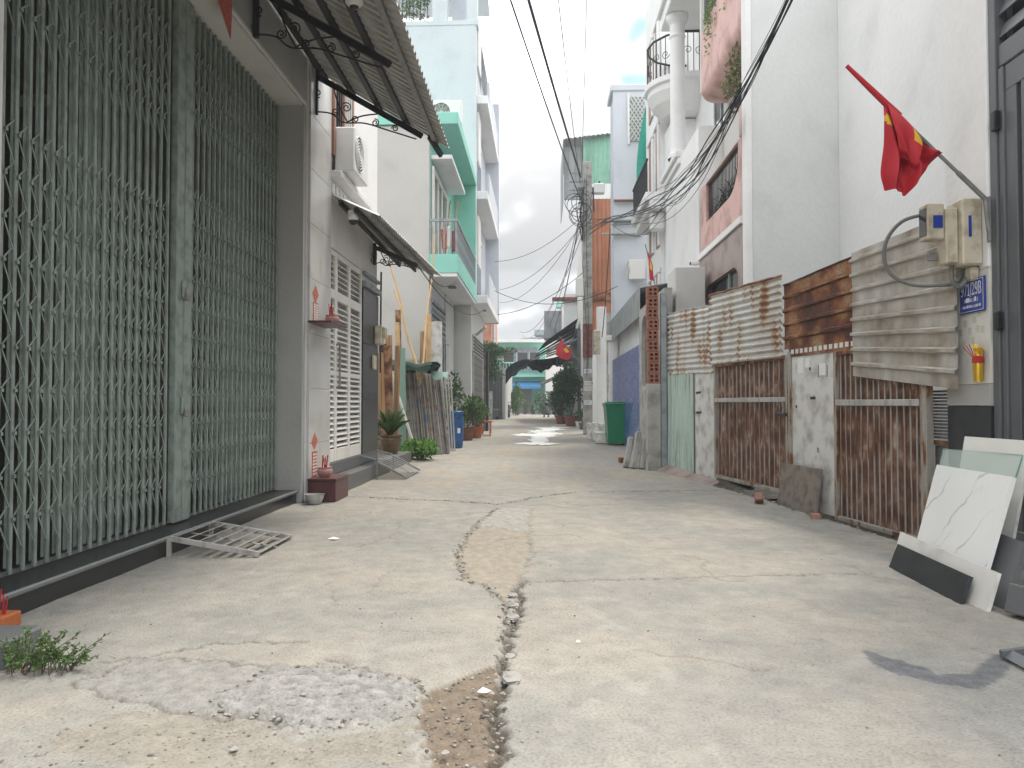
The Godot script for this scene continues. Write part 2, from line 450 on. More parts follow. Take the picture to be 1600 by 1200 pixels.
# ---------------------------------------------------------------- sky
func sky_texture() -> ImageTexture:
	var f := FastNoiseLite.new()
	f.seed = 31
	f.frequency = 0.85
	f.fractal_octaves = 6
	f.fractal_gain = 0.55
	var f2 := FastNoiseLite.new()
	f2.seed = 44
	f2.frequency = 0.5
	f2.fractal_octaves = 4
	var w := 1024
	var h := 512
	var data := PackedFloat32Array()
	data.resize(w * h * 4)
	for j in h:
		var e := PI / 2 - PI * (j + 0.5) / h
		var sy := sin(e)
		var cy := cos(e)
		for i in w:
			var a := wrapf(TAU * (i + 0.5) / w, -PI, PI)
			var q := j * w + i
			var cl := Color(0.4, 0.4, 0.38)
			if sy > -0.02:
				var k := 1.0 / (maxf(sy, 0.0) + 0.22)
				var x := sin(a) * cy * k
				var z := cos(a) * cy * k
				var n := f.get_noise_3d(x * 1.5, 3.0 * sy, z * 1.5) + 0.28 * f.get_noise_3d(x * 6.0, 7.0, z * 6.0)
				var m := f2.get_noise_3d(x * 1.7, 20.0, z * 1.7)
				var lum := lerpf(0.58, 1.55, smoothstep(0.1, 0.55, sy))
				var puff := smoothstep(-0.2, 0.26, n)
				lum *= lerpf(0.52, 1.2, puff)
				cl = Color(0.985, 0.99, 1.0) * lum
				var gap := 1.3 * exp(-(pow((a - 0.137) / 0.035, 2.0) + pow((e - 0.425) / 0.05, 2.0))) + 1.1 * exp(-(pow((a - 0.022) / 0.012, 2.0) + pow((e - 0.395) / 0.022, 2.0)))
				var hole := smoothstep(0.44, 0.6, m + 0.3 * n + gap * (0.3 + 2.6 * f.get_noise_3d(x * 9.0, 31.0 + sy * 9.0, z * 9.0)))
				cl = cl.lerp(Color(0.28, 0.44, 0.66), hole * 0.85)
			data[q * 4] = cl.r
			data[q * 4 + 1] = cl.g
			data[q * 4 + 2] = cl.b
			data[q * 4 + 3] = 1.0
	return ImageTexture.create_from_image(Image.create_from_data(w, h, false, Image.FORMAT_RGBAF, data.to_byte_array()))

func set_camera_and_light() -> void:
	var cam := Camera3D.new()
	cam.name = "camera"
	add_child(cam)
	cam.position = Vector3(0, 1.1, 0)
	cam.basis = Basis(Vector3.UP, atan(45.0 / 1200.0)) * Basis(Vector3.RIGHT, atan(30.0 / 1200.0))
	cam.fov = rad_to_deg(2.0 * atan(0.5))
	cam.near = 0.05
	cam.far = 600.0
	cam.current = true
	var env := Environment.new()
	env.background_mode = Environment.BG_SKY
	var s := Sky.new()
	var sm := PanoramaSkyMaterial.new()
	sm.panorama = sky_texture()
	s.sky_material = sm
	env.sky = s
	env.tonemap_mode = Environment.TONE_MAPPER_LINEAR
	env.tonemap_exposure = 2.0
	env.sdfgi_enabled = true
	env.ssao_enabled = true
	env.ssil_enabled = true
	env.fog_enabled = true
	env.fog_density = 0.0022
	env.fog_light_color = Color(0.86, 0.9, 0.94)
	var we := WorldEnvironment.new()
	we.name = "environment"
	we.environment = env
	add_child(we)
	var sun := DirectionalLight3D.new()
	sun.name = "sun"
	sun.light_energy = 0.5
	sun.light_angular_distance = 10.0
	sun.light_color = Color(1.0, 0.96, 0.9)
	sun.shadow_enabled = true
	add_child(sun)
	sun.look_at_from_position(Vector3(0.25, 0.9, -0.3) * 50.0, Vector3.ZERO)

# ---------------------------------------------------------------- ground
const GP := {
	"overlay": [-1.84, 3.0, -1.77, 3.24, -1.66, 3.29, -1.22, 3.19, -0.97, 3.18, -0.5, 3.07, -0.46, 2.95, -0.79, 2.59, -1.25, 2.69, -1.63, 2.86],
	"crk_main": [-0.14, 2.36, -0.13, 2.53, -0.16, 2.62, -0.17, 2.86, -0.15, 3.03, -0.16, 3.29, -0.15, 3.56, -0.15, 3.83, -0.12, 4.10, -0.13, 4.36, -0.15, 4.58, -0.08, 4.78],
	"crk_right": [-0.08, 4.78, 0.04, 4.80, 0.27, 4.84, 0.75, 4.90, 1.48, 5.00, 2.04, 5.09],
	"crk_left": [-0.17, 3.56, -0.18, 4.10, -0.20, 4.27, -0.26, 4.41, -0.31, 4.61, -0.38, 4.72, -0.48, 4.80, -0.62, 5.61, -0.62, 6.42, -0.59, 6.96, -0.45, 8.12],
	"crk_r2": [-0.12, 8.08, -0.10, 6.57, -0.07, 5.53, -0.12, 4.97, -0.15, 4.58],
	"crk_trans": [-2.23, 9.00, -1.41, 8.73, -0.92, 8.63, -0.46, 8.43, -0.04, 9.08, 0.44, 9.55, 1.24, 9.72, 2.22, 9.83],
	"crk_a": [-1.96, 3.19, -1.80, 3.27, -1.69, 3.31, -1.64, 3.38, -1.51, 3.50, -1.08, 3.53],
	"crk_b": [-1.88, 3.00, -1.81, 3.03, -1.77, 3.10, -1.77, 3.24],
	"crk_c": [-1.66, 3.29, -1.41, 3.27, -1.22, 3.19, -0.97, 3.18, -0.89, 3.27, -0.72, 3.16, -0.50, 3.07],
	"crk_d": [-1.88, 3.00, -1.63, 2.86, -1.46, 2.79, -1.25, 2.69, -1.09, 2.68, -0.96, 2.68, -0.79, 2.59],
	"crk_e": [-1.32, 7.08, -1.22, 6.53, -1.38, 5.96, -1.58, 5.48],
	"crk_f": [-0.98, 5.09, -1.01, 4.61, -0.97, 4.37],
	"crk_g": [-1.31, 4.73, -1.14, 4.26, -1.15, 3.99],
	"crk_h": [-0.88, 3.72, -0.60, 3.72, -0.38, 3.69],
	"gravel": [-1.20, 2.80, -1.22, 2.91, -1.13, 2.98, -1.12, 3.15, -0.88, 3.19, -0.70, 3.13, -0.50, 3.05, -0.46, 2.95, -0.49, 2.76, -0.52, 2.68, -0.68, 2.64, -0.79, 2.59, -0.96, 2.69, -1.09, 2.68],
	"dirt": [-0.39, 3.00, -0.18, 3.28, -0.15, 2.98, -0.16, 2.70, -0.13, 2.51, -0.14, 2.35, -0.34, 2.34, -0.35, 2.50, -0.45, 2.74, -0.45, 2.94],
	"dirt2": [-1.20, 2.70, -0.94, 2.64, -0.77, 2.54, -0.45, 2.65, -0.36, 2.34, -1.00, 2.31, -1.29, 2.30, -1.63, 2.46, -1.48, 2.73],
	"worn": [-0.48, 4.80, -0.62, 5.61, -0.62, 6.42, -0.59, 6.96, -0.10, 6.57, -0.08, 5.53, -0.12, 4.97, -0.17, 4.50, -0.20, 4.27, -0.31, 4.61],
	"worn2": [-0.59, 6.96, -0.45, 8.12, -0.12, 8.13, -0.10, 6.57],
	"spill": [1.44, 3.53, 1.47, 3.45, 1.55, 3.36, 1.62, 3.23, 1.76, 3.23, 1.86, 3.35, 1.98, 3.46, 2.05, 3.41, 1.84, 3.18, 1.69, 3.05, 1.54, 3.11, 1.43, 3.23, 1.40, 3.35],
	"edge": [2.09, 12.94, 2.40, 9.91, 2.58, 8.88, 2.60, 8.39, 2.77, 7.20, 2.86, 6.34],
}
func pv(key: String) -> PackedVector2Array:
	var out := PackedVector2Array()
	var a: Array = GP[key]
	for i in range(0, a.size(), 2):
		out.append(Vector2(a[i], a[i + 1]))
	return out
func road_edge(d: float) -> float:
	var e := pv("edge")
	if d > e[0].y:
		return 2.15
	for i in e.size() - 1:
		if d >= e[i + 1].y:
			return lerpf(e[i + 1].x, e[i].x, (d - e[i + 1].y) / (e[i].y - e[i + 1].y))
	return lerpf(2.86, 3.4, clampf((6.34 - d) / 1.0, 0, 1))

func build_ground() -> void:
	struct(mi(self, "ground", box_mesh(Vector3(500, 0.2, 500)), "earth", Transform3D(Basis(), Vector3(0, -0.32, -100))))
	var f := FastNoiseLite.new()
	f.seed = 3
	f.frequency = 1.0
	f.fractal_octaves = 4
	var x0 := -3.3
	var dx := 0.0145
	var nx := 470
	var d0 := 1.3
	var k := 0.0055
	var nd := 372
	var H := PackedFloat32Array()
	var K := PackedFloat32Array()
	H.resize(nx * nd)
	K.resize(nx * nd)
	var jit := RandomNumberGenerator.new()
	jit.seed = 8
	# [polyline, half width m, depth m, dirt]
	for c in [["crk_main", 0.022, 0.035, 1.0], ["crk_right", 0.013, 0.012, 0.75], ["crk_left", 0.014, 0.016, 0.55], ["crk_r2", 0.013, 0.01, 0.3], ["crk_trans", 0.026, 0.018, 0.45], ["crk_a", 0.011, 0.012, 0.8], ["crk_b", 0.010, 0.012, 0.8], ["crk_c", 0.010, 0.010, 0.7], ["crk_d", 0.012, 0.014, 0.6], ["crk_e", 0.012, 0.005, 0.35], ["crk_f", 0.010, 0.005, 0.3], ["crk_g", 0.010, 0.005, 0.3], ["crk_h", 0.010, 0.004, 0.3]]:
		var p := pv(c[0])
		for i in p.size() - 1:
			var m := int(p[i].distance_to(p[i + 1]) / 0.006) + 1
			for s in m:
				var q := p[i].lerp(p[i + 1], float(s) / m)
				q += Vector2(f.get_noise_2d(q.x * 9.0, q.y * 9.0) * 0.05 + f.get_noise_2d(q.x * 40.0, q.y * 40.0) * 0.018, f.get_noise_2d(q.x * 9.0 + 50.0, q.y * 9.0) * 0.05)
				var w: float = c[1] * (0.7 + 0.9 * absf(f.get_noise_2d(q.x * 6.0, q.y * 6.0 + 90.0)))
				var ci := int((q.x - x0 - w) / dx)
				while ci <= (q.x - x0 + w) / dx + 1:
					var ri := int(log((q.y - w) / d0) / k)
					var re := int(log((q.y + w) / d0) / k) + 1
					while ri <= re:
						if ci >= 0 and ci < nx and ri >= 0 and ri < nd:
							var dist := Vector2(x0 + ci * dx, d0 * exp(k * ri)).distance_to(q)
							var t := clampf(1.25 - dist / w, 0, 1)
							var o := ri * nx + ci
							H[o] = maxf(H[o], c[2] * t)
							K[o] = maxf(K[o], c[3] * t)
						ri += 1
					ci += 1
	# hairlines wandering over the slabs
	for hl in 5:
		var q := Vector2(jit.randf_range(-2.4, 2.4), jit.randf_range(2.5, 8.5))
		var ang := jit.randf_range(0, TAU)
		for s in jit.randi_range(60, 190):
			ang += jit.randf_range(-0.35, 0.35)
			q += Vector2(cos(ang), sin(ang)) * 0.008
			var ci := int((q.x - x0) / dx + 0.5)
			var ri := int(log(maxf(q.y, 1.4) / d0) / k + 0.5)
			if ci > 0 and ci < nx - 1 and ri > 0 and ri < nd - 1:
				H[ri * nx + ci] = maxf(H[ri * nx + ci], 0.004)
				K[ri * nx + ci] = maxf(K[ri * nx + ci], 0.3)
	var regions := []
	for r in [["overlay", Color(0.325, 0.32, 0.305), 0.75], ["gravel", Color(0.335, 0.33, 0.32), 0.7], ["dirt", Color(0.215, 0.17, 0.125), 0.9], ["dirt2", Color(0.30, 0.265, 0.21), 0.45], ["worn", Color(0.385, 0.335, 0.26), 0.6], ["worn2", Color(0.40, 0.39, 0.36), 0.8], ["spill", Color(0.17, 0.175, 0.19), 0.85]]:
		var p := pv(r[0])
		var b := Rect2(p[0], Vector2.ZERO)
		for q in p:
			b = b.expand(q)
		regions.append([p, b.grow(0.06), r[1], r[2], r[0]])
	var verts := PackedVector3Array()
	var cols := PackedColorArray()
	var norms := PackedVector3Array()
	var idx := PackedInt32Array()
	verts.resize(nx * nd)
	cols.resize(nx * nd)
	norms.resize(nx * nd)
	var right_main := pv("crk_main")
	for j in nd:
		var d := d0 * exp(k * j)
		var edge := road_edge(d)
		for i in nx:
			var x := x0 + i * dx
			var o := j * nx + i
			var n1 := f.get_noise_2d(x * 0.55, d * 0.55)
			var n2 := f.get_noise_2d(x * 2.6 + 30.0, d * 2.6)
			var n3 := f.get_noise_2d(x * 14.0, d * 14.0 + 9.0)
			var y := n1 * 0.012 + n3 * 0.0022 - H[o]
			var cl := Color(0.345, 0.338, 0.309).lerp(Color(0.365, 0.343, 0.302), smoothstep(-0.3, 0.5, n1 + 0.35 * n2 + (0.12 if x > -0.1 else -0.06)))
			cl *= 0.98 + 0.11 * n2 + 0.09 * n3 + 0.12 * n1
			var blot := smoothstep(0.38, 0.55, f.get_noise_2d(x * 4.5 + 70.0, d * 4.5 + 33.0))
			cl = cl.lerp(Color(0.25, 0.245, 0.235), blot * 0.3)
			var pale := smoothstep(0.36, 0.5, f.get_noise_2d(x * 3.1 + 170.0, d * 2.2 + 133.0))
			cl = cl.lerp(Color(0.46, 0.445, 0.41), pale * 0.25)
			for r in regions:
				if (r[1] as Rect2).has_point(Vector2(x, d)):
					var jk := 0.35 if r[4] == "spill" else 1.0
					var jp := Vector2(x + (n3 * 0.045 + n2 * 0.03) * jk, d + (n3 * 0.06 + n2 * 0.04) * jk)
					if Geometry2D.is_point_in_polygon(jp, r[0]):
						cl = cl.lerp(r[2] as Color * (0.95 + 0.35 * n3), r[3])
						if r[4] == "gravel":
							y += 0.009 + 0.011 * absf(f.get_noise_2d(x * 13.0, d * 13.0)) + 0.007 * n3
							cl *= 1.0 + 0.3 * f.get_noise_2d(x * 17.0, d * 17.0 + 5.0)
						elif r[4] == "dirt":
							y -= 0.012 + 0.006 * n3
						elif r[4] == "worn2":
							y += 0.008 * absf(f.get_noise_2d(x * 22.0, d * 22.0))
						elif r[4] == "worn":
							y -= 0.005
			cl = cl.lerp(Color(0.10, 0.085, 0.068), clampf(K[o], 0, 1) * 0.9)
			if x > edge - 0.02 + n3 * 0.07:
				y -= 0.05 + 0.1 * smoothstep(0.0, 0.12, x - edge - n3 * 0.07)
				cl = Color(0.16, 0.135, 0.105) * (0.9 + 0.5 * n3)
			cl.a = 1.0
			verts[o] = V(x, y, d)
			cols[o] = cl
	for j in nd:
		for i in nx:
			var a := verts[j * nx + mini(i + 1, nx - 1)] - verts[j * nx + maxi(i - 1, 0)]
			var b := verts[mini(j + 1, nd - 1) * nx + i] - verts[maxi(j - 1, 0) * nx + i]
			norms[j * nx + i] = a.cross(b).normalized()
			if i < nx - 1 and j < nd - 1:
				var o := j * nx + i
				idx.append_array(PackedInt32Array([o, o + nx, o + 1, o + 1, o + nx, o + nx + 1]))
	var arr := []
	arr.resize(Mesh.ARRAY_MAX)
	arr[Mesh.ARRAY_VERTEX] = verts
	arr[Mesh.ARRAY_NORMAL] = norms
	arr[Mesh.ARRAY_COLOR] = cols
	arr[Mesh.ARRAY_INDEX] = idx
	var am := ArrayMesh.new()
	am.add_surface_from_arrays(Mesh.PRIMITIVE_TRIANGLES, arr)
	var road := struct(mi(self, "road", am, "road"))
	# the road farther on, in a coarser sheet
	var far := G.new()
	var dd := d0 * exp(k * (nd - 1))
	var rows := []
	while dd < 75.0:
		rows.append(dd)
		dd += 0.012 * dd
	for j in rows.size() - 1:
		for i in 96:
			var xs := -5.0 + i * 0.1
			var q := []
			for e in [[0, 0], [1, 0], [1, 1], [0, 1]]:
				var x: float = xs + e[0] * 0.1
				var d: float = rows[j + e[1]]
				var low := 0.12 if (x > road_edge(d) and d < 12.3) else 0.0
				q.append(V(x, gy(d) + f.get_noise_2d(x * 0.55, d * 0.55) * 0.012 - low - (0.002 if j == 0 and e[1] == 0 else 0.0), d))
			var n1 := f.get_noise_2d(xs * 0.7, rows[j] * 0.5)
			var n2 := f.get_noise_2d(xs * 3.0, rows[j] * 1.6)
			var cl := Color(0.355, 0.340, 0.305).lerp(Color(0.40, 0.35, 0.28), smoothstep(-0.1, 0.6, n1))
			cl *= 0.97 + 0.12 * n2
			var wet := smoothstep(0.1, 0.3, n1 + 0.4 * n2 - 0.02 * absf(rows[j] - 30.0) + 0.25) if rows[j] > 18.0 else 0.0
			cl = cl.lerp(Color(0.27, 0.255, 0.225), 0.45 * wet)
			cl.a = 1.0
			far.col = cl
			far.poly(q, Vector3.UP)
	pg(road, "far_stretch", far, "road")
	# wet patch, with the bright sky glare on it painted as white
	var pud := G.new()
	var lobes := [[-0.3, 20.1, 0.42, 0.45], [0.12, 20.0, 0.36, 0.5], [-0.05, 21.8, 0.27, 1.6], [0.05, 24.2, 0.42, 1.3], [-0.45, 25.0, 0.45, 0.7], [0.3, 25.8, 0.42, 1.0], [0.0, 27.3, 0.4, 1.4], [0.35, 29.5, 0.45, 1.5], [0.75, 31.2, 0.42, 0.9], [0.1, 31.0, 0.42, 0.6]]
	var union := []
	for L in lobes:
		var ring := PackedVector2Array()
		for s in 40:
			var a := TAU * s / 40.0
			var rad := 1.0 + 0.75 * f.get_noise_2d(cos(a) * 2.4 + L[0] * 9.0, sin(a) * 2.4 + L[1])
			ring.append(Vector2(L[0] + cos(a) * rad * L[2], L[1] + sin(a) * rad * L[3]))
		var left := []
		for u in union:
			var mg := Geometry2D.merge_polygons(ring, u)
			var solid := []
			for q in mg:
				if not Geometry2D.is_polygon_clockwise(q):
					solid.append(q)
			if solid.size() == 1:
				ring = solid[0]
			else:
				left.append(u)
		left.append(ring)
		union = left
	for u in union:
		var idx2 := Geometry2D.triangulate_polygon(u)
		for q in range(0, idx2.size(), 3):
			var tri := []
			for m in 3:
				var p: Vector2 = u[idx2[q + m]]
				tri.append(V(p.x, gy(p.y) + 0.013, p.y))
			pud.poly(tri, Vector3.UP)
	struct(pg(self, "painted_glare_puddle", pud, "painted_glare_puddle"))
	build_stones(f)

func stone_mesh(sd: int) -> ArrayMesh:
	var r := RandomNumberGenerator.new()
	r.seed = sd
	var g := G.new()
	var pts := []
	for i in 4:
		for j in 6:
			var th := PI * (i + 0.5) / 4.0
			var ph := TAU * j / 6.0 + i * 0.4
			pts.append(Vector3(sin(th) * cos(ph), cos(th) * 0.7, sin(th) * sin(ph)) * r.randf_range(0.75, 1.1))
	for i in 3:
		for j in 6:
			var a: Vector3 = pts[i * 6 + j]
			var b: Vector3 = pts[i * 6 + (j + 1) % 6]
			var c: Vector3 = pts[(i + 1) * 6 + (j + 1) % 6]
			var d: Vector3 = pts[(i + 1) * 6 + j]
			g.poly([a, b, c], a + b + c)
			g.poly([a, c, d], a + c + d)
	g.poly(pts.slice(0, 6), Vector3.UP)
	g.poly(pts.slice(18, 24), Vector3.DOWN)
	return g.mesh()

func scatter(called: String, label: String, category: String, spots: Array) -> void:
	var mm := MultiMesh.new()
	mm.transform_format = MultiMesh.TRANSFORM_3D
	mm.use_colors = true
	mm.mesh = stone_mesh(4)
	mm.instance_count = spots.size()
	for i in spots.size():
		mm.set_instance_transform(i, spots[i][0])
		mm.set_instance_color(i, spots[i][1])
	var o := MultiMeshInstance3D.new()
	o.name = called
	o.multimesh = mm
	o.material_override = M.stone
	add_child(o)
	tag(o, label, category, "", "stuff")

func build_stones(f: FastNoiseLite) -> void:
	var spots := []
	var gv := pv("gravel")
	var dt := pv("dirt")
	var put := func(x: float, d: float, s: float, lift: float, cl: float) -> void:
		var b := Basis.from_euler(Vector3(rr(-0.5, 0.5), rr(0, TAU), rr(-0.5, 0.5))).scaled(Vector3(s, s * rr(0.5, 0.8), s * rr(0.7, 1.2)))
		spots.append([Transform3D(b, V(x, lift + f.get_noise_2d(x * 0.55, d * 0.55) * 0.012, d)), Color(cl, cl * rr(0.94, 0.99), cl * rr(0.82, 0.95))])
	for i in 240:
		var p := Vector2(rr(-1.25, -0.44), rr(2.58, 3.2))
		if Geometry2D.is_point_in_polygon(p, gv):
			put.call(p.x, p.y, rr(0.003, 0.006) if rng.randf() < 0.8 else rr(0.006, 0.012), 0.012, rr(0.6, 1.0))
	for i in gv.size():     # crumbled rim
		for s in 9:
			var p := gv[i].lerp(gv[(i + 1) % gv.size()], rng.randf()) + Vector2(rr(-0.02, 0.02), rr(-0.02, 0.02))
			put.call(p.x, p.y, rr(0.003, 0.013), 0.004, rr(0.5, 1.2))
	for i in 300:
		var p := Vector2(rr(-1.7, -0.13), rr(2.25, 2.75))
		put.call(p.x, p.y, rr(0.002, 0.008) * (1.6 if rng.randf() < 0.1 else 1.0), 0.001, rr(0.35, 1.2))
	for i in 160:
		var p := Vector2(rr(-0.47, -0.13), rr(2.3, 3.3))
		if Geometry2D.is_point_in_polygon(p, dt):
			put.call(p.x, p.y, rr(0.003, 0.010), -0.008, rr(0.4, 1.1))
	for key in ["crk_main", "crk_left", "crk_trans"]:
		var p := pv(key)
		for i in p.size() - 1:
			for s in int(p[i].distance_to(p[i + 1]) * 42.0):
				var q := p[i].lerp(p[i + 1], rng.randf()) + Vector2(rr(-0.045, 0.045), rr(-0.04, 0.04))
				put.call(q.x, q.y, rr(0.004, 0.013), -0.002, rr(0.35, 1.1))
	for i in 300:
		put.call(rr(-2.5, 2.6), rr(2.4, 11.0), rr(0.0025, 0.007), 0.002, rr(0.15, 1.2))
	for i in 260:          # along the fence foot
		var d := rr(5.4, 12.4)
		put.call(road_edge(d) + rr(-0.12, 0.25), d, rr(0.006, 0.022), -0.03, rr(0.3, 1.0))
	scatter("gravel", "loose gravel and grit crumbling from the cracked concrete road", "gravel", spots)
	# larger broken pieces sitting in the main crack
	for q in [[-0.115, 3.08, 0.055, "flat rounded concrete chunk lying in the wide road crack"], [-0.135, 3.34, 0.03, "small dark concrete lump wedged in the road crack"], [-0.15, 4.18, 0.036, "angular concrete chunk between the two strands of the crack"], [-0.145, 3.95, 0.038, "broken concrete piece in the middle of the road crack"], [-0.16, 4.4, 0.036, "concrete chunk where the road crack forks"], [-0.30, 2.42, 0.016, "pale pebble on the brown dirt beside the crack"], [-0.97, 2.42, 0.016, "grey pebble on the dirt below the rough patch"]]:
		var st := mi(self, "concrete_chunk" if q[2] > 0.02 else "pebble", stone_mesh(int(q[1] * 100)), "stone", Transform3D(Basis.from_euler(Vector3(0, q[1] * 7.0, 0)).scaled(Vector3(q[2], q[2] * 0.45, q[2] * 1.3)), V(q[0], 0.008, q[1])))
		tag(st, q[3], "rubble")
	# scraps of paper
	for q in [[-0.215, 2.93, "crumpled white paper scrap on the brown dirt by the crack"], [-1.67, 6.16, "white paper scrap on the road by the slatted ramp"], [0.17, 3.55, "tiny white scrap on the bare concrete right of the crack"]]:
		var g := G.new()
		var o := V(q[0], 0.004, q[1])
		var s := 0.028 if q[1] < 3.0 else 0.05 if q[1] > 5.0 else 0.012
		g.poly([o + Vector3(-s, 0.002, 0), o + Vector3(-s * 0.3, 0.012, -s), o + Vector3(s * 0.3, 0.004, s * 0.4)], Vector3.UP)
		g.poly([o + Vector3(s, 0.006, -s * 0.2), o + Vector3(-s * 0.3, 0.012, -s), o + Vector3(s * 0.3, 0.004, s * 0.4)], Vector3.UP)
		tag(pg(self, "paper_scrap", g, "paper"), q[2], "litter")

# ---------------------------------------------------------------- shared shapes
const SINE := [[0.0, 0.0], [0.125, 0.35], [0.25, 0.5], [0.375, 0.35], [0.5, 0.0], [0.625, -0.35], [0.75, -0.5], [0.875, -0.35]]
const RIB := [[0.0, 0.0], [0.66, 0.0], [0.74, 1.0], [0.9, 1.0], [0.985, 0.0]]
const TRAP := [[0.0, 0.0], [0.4, 0.0], [0.5, 1.0], [0.9, 1.0]]
# A corrugated sheet: the waves run along w, follow each other along u and stand out along n; bow adds a little unevenness.
func corr(g: G, o: Vector3, u: Vector3, w: Vector3, n: Vector3, pitch: float, amp: float, prof: Array, bow := 0.0, phase := 0.0) -> void:
	var L := u.length()
	var uu := u / L
	var prev := []
	var pos := []
	var m := -int(phase) - 1
	while m * pitch < L:
		for q in prof:
			var s: float = (m + q[0] + phase) * pitch
			if s >= 0.0 and s <= L:
				pos.append([s, q[1] * amp])
		m += 1
	var cols := 6
	for i in pos.size():
		var row := []
		for k in cols + 1:
			var t := float(k) / cols
			var b := bow * (sin(pos[i][0] * 2.3 + t * 3.0 + o.x) + 0.6 * sin(t * 7.0 + pos[i][0] * 5.0))
			row.append(o + uu * pos[i][0] + w * t + n * (pos[i][1] + b))
		if i > 0:
			for k in cols:
				g.poly([prev[k], prev[k + 1], row[k + 1], row[k]], n)
		prev = row
func spiral(o: Vector3, a: Vector3, b: Vector3, r0: float, r1: float, t0: float, turns: float) -> Array:
	var p := []
	var m := int(turns * 14)
	for i in m + 1:
		var t := float(i) / m
		var r := lerpf(r0, r1, t)
		p.append(o + (a * cos(t0 + TAU * turns * t) + b * sin(t0 + TAU * turns * t)) * r)
	return p
func curve(pts: Array, m := 10) -> Array:
	var c := Curve3D.new()
	for i in pts.size():
		var t := Vector3.ZERO
		if i > 0 and i < pts.size() - 1:
			t = (pts[i + 1] - pts[i - 1]) / 6.0
		c.add_point(pts[i], -t, t)
	var out := []
	for i in m * (pts.size() - 1) + 1:
		out.append(c.samplef(float(i) / m))
	return out
# wrought bracket against a wall on the left: wall point w (top), arm end e, in a plane across the alley
func bracket(parent: Node3D, w: Vector3, e: Vector3, drop: float) -> void:
	var g := G.new()
	g.beam(w + Vector3(0.03, 0.06, 0), w + Vector3(0.03, -drop, 0), 0.05, 0.05, Vector3.RIGHT, 0.008)
	g.beam(w + Vector3(0.02, 0.0, 0), e, 0.04, 0.065, Vector3.UP, 0.008)
	var arm := pg(parent, "bracket", g, "iron_black")
	var a := (e - w)
	var L := a.length()
	a /= L
	var b := Vector3(-a.y, a.x, 0) * -1.0      # below the arm
	var s := G.new()
	var q := func(t: float, k: float) -> Vector3: return w + a * (t * L) + b * k
	var r := 0.0085
	var foot := w + Vector3(0.05, -drop * 0.93, 0)
	s.tube(curve([foot, q.call(0.28, drop * 0.62), q.call(0.4, drop * 0.66), q.call(0.55, drop * 0.42), q.call(0.75, drop * 0.28), q.call(0.97, 0.06)], 6), r, 6)
	s.tube(curve([q.call(0.42, drop * 0.6), q.call(0.3, drop * 0.35), q.call(0.2, 0.03)], 5), r, 6)
	s.tube(curve([q.call(0.42, drop * 0.62), q.call(0.5, drop * 0.3), q.call(0.6, 0.03)], 5), r, 6)
	for c in [[0.1, 0.34, 0.055, 0.5], [0.12, 0.72, 0.05, 2.0], [0.36, 0.3, 0.06, 3.4], [0.47, 0.45, 0.045, 1.0], [0.62, 0.28, 0.045, 4.0], [0.78, 0.16, 0.04, 2.6], [0.30, 0.52, 0.05, 5.0]]:
		s.tube(spiral(q.call(c[0], drop * c[1]), a, b, c[2], 0.012, c[3], 1.5), r * 0.85, 6)
	pg(arm, "scrollwork", s, "iron_black")
# leaves: diamond blades scattered in an ellipsoid, in clumps
func foliage(g: G, ctr: Vector3, rad: Vector3, count: int, size: float, c0: Color, c1: Color, clumps := 14, slim := 0.45) -> void:
	var cs := []
	for i in clumps:
		var p := Vector3(rr(-1, 1), rr(-1, 1), rr(-1, 1))
		while p.length() > 1.0:
			p = Vector3(rr(-1, 1), rr(-1, 1), rr(-1, 1))
		cs.append([p * 0.8, rr(0.28, 0.5), rng.randf()])
	for i in count:
		var k: Array = cs[rng.randi() % clumps]
		var dirn := Vector3(rng.randfn(), rng.randfn(), rng.randfn()).normalized()
		var p: Vector3 = k[0] + dirn * k[1] * pow(rng.randf(), 0.4)
		var at := ctr + p * rad
		var out := (dirn + Vector3(0, 0.5, 0) + Vector3(rr(-0.6, 0.6), rr(-0.6, 0.6), rr(-0.6, 0.6))).normalized()
		leaf(g, at, out, size * rr(0.6, 1.25), slim, c0.lerp(c1, clampf(0.6 * rng.randf() + 0.4 * k[2], 0, 1)))
func leaf(g: G, at: Vector3, out: Vector3, s: float, slim: float, cl: Color) -> void:
	var side := out.cross(Vector3(rr(-1, 1), rr(-1, 1), rr(-1, 1))).normalized()
	var up := side.cross(out)
	g.col = cl
	var tip := at + out * s + up * -s * 0.22
	var mid := at + out * s * 0.45 + up * s * 0.06
	var a := mid + side * s * slim * 0.5 + up * s * 0.08
	var b := mid - side * s * slim * 0.5 + up * s * 0.08
	g.poly([at, a, mid], up)
	g.poly([at, mid, b], up)
	g.poly([a, tip, mid], up)
	g.poly([b, mid, tip], up)
func blade(g: G, at: Vector3, dirn: Vector3, L: float, w: float, droop: float, cl: Color) -> void:
	g.col = cl
	var side := dirn.cross(Vector3.UP).normalized()
	if side.length() < 0.1:
		side = Vector3.RIGHT
	var prev := at
	var pw := w
	for i in 4:
		var t := (i + 1) / 4.0
		var p := at + dirn * L * t - Vector3.UP * droop * t * t
		var nw := w * (1.0 - t * t)
		g.poly([prev - side * pw, prev + side * pw, p + side * (nw + 0.0005), p - side * (nw + 0.0005)], Vector3.UP)
		prev = p
		pw = nw
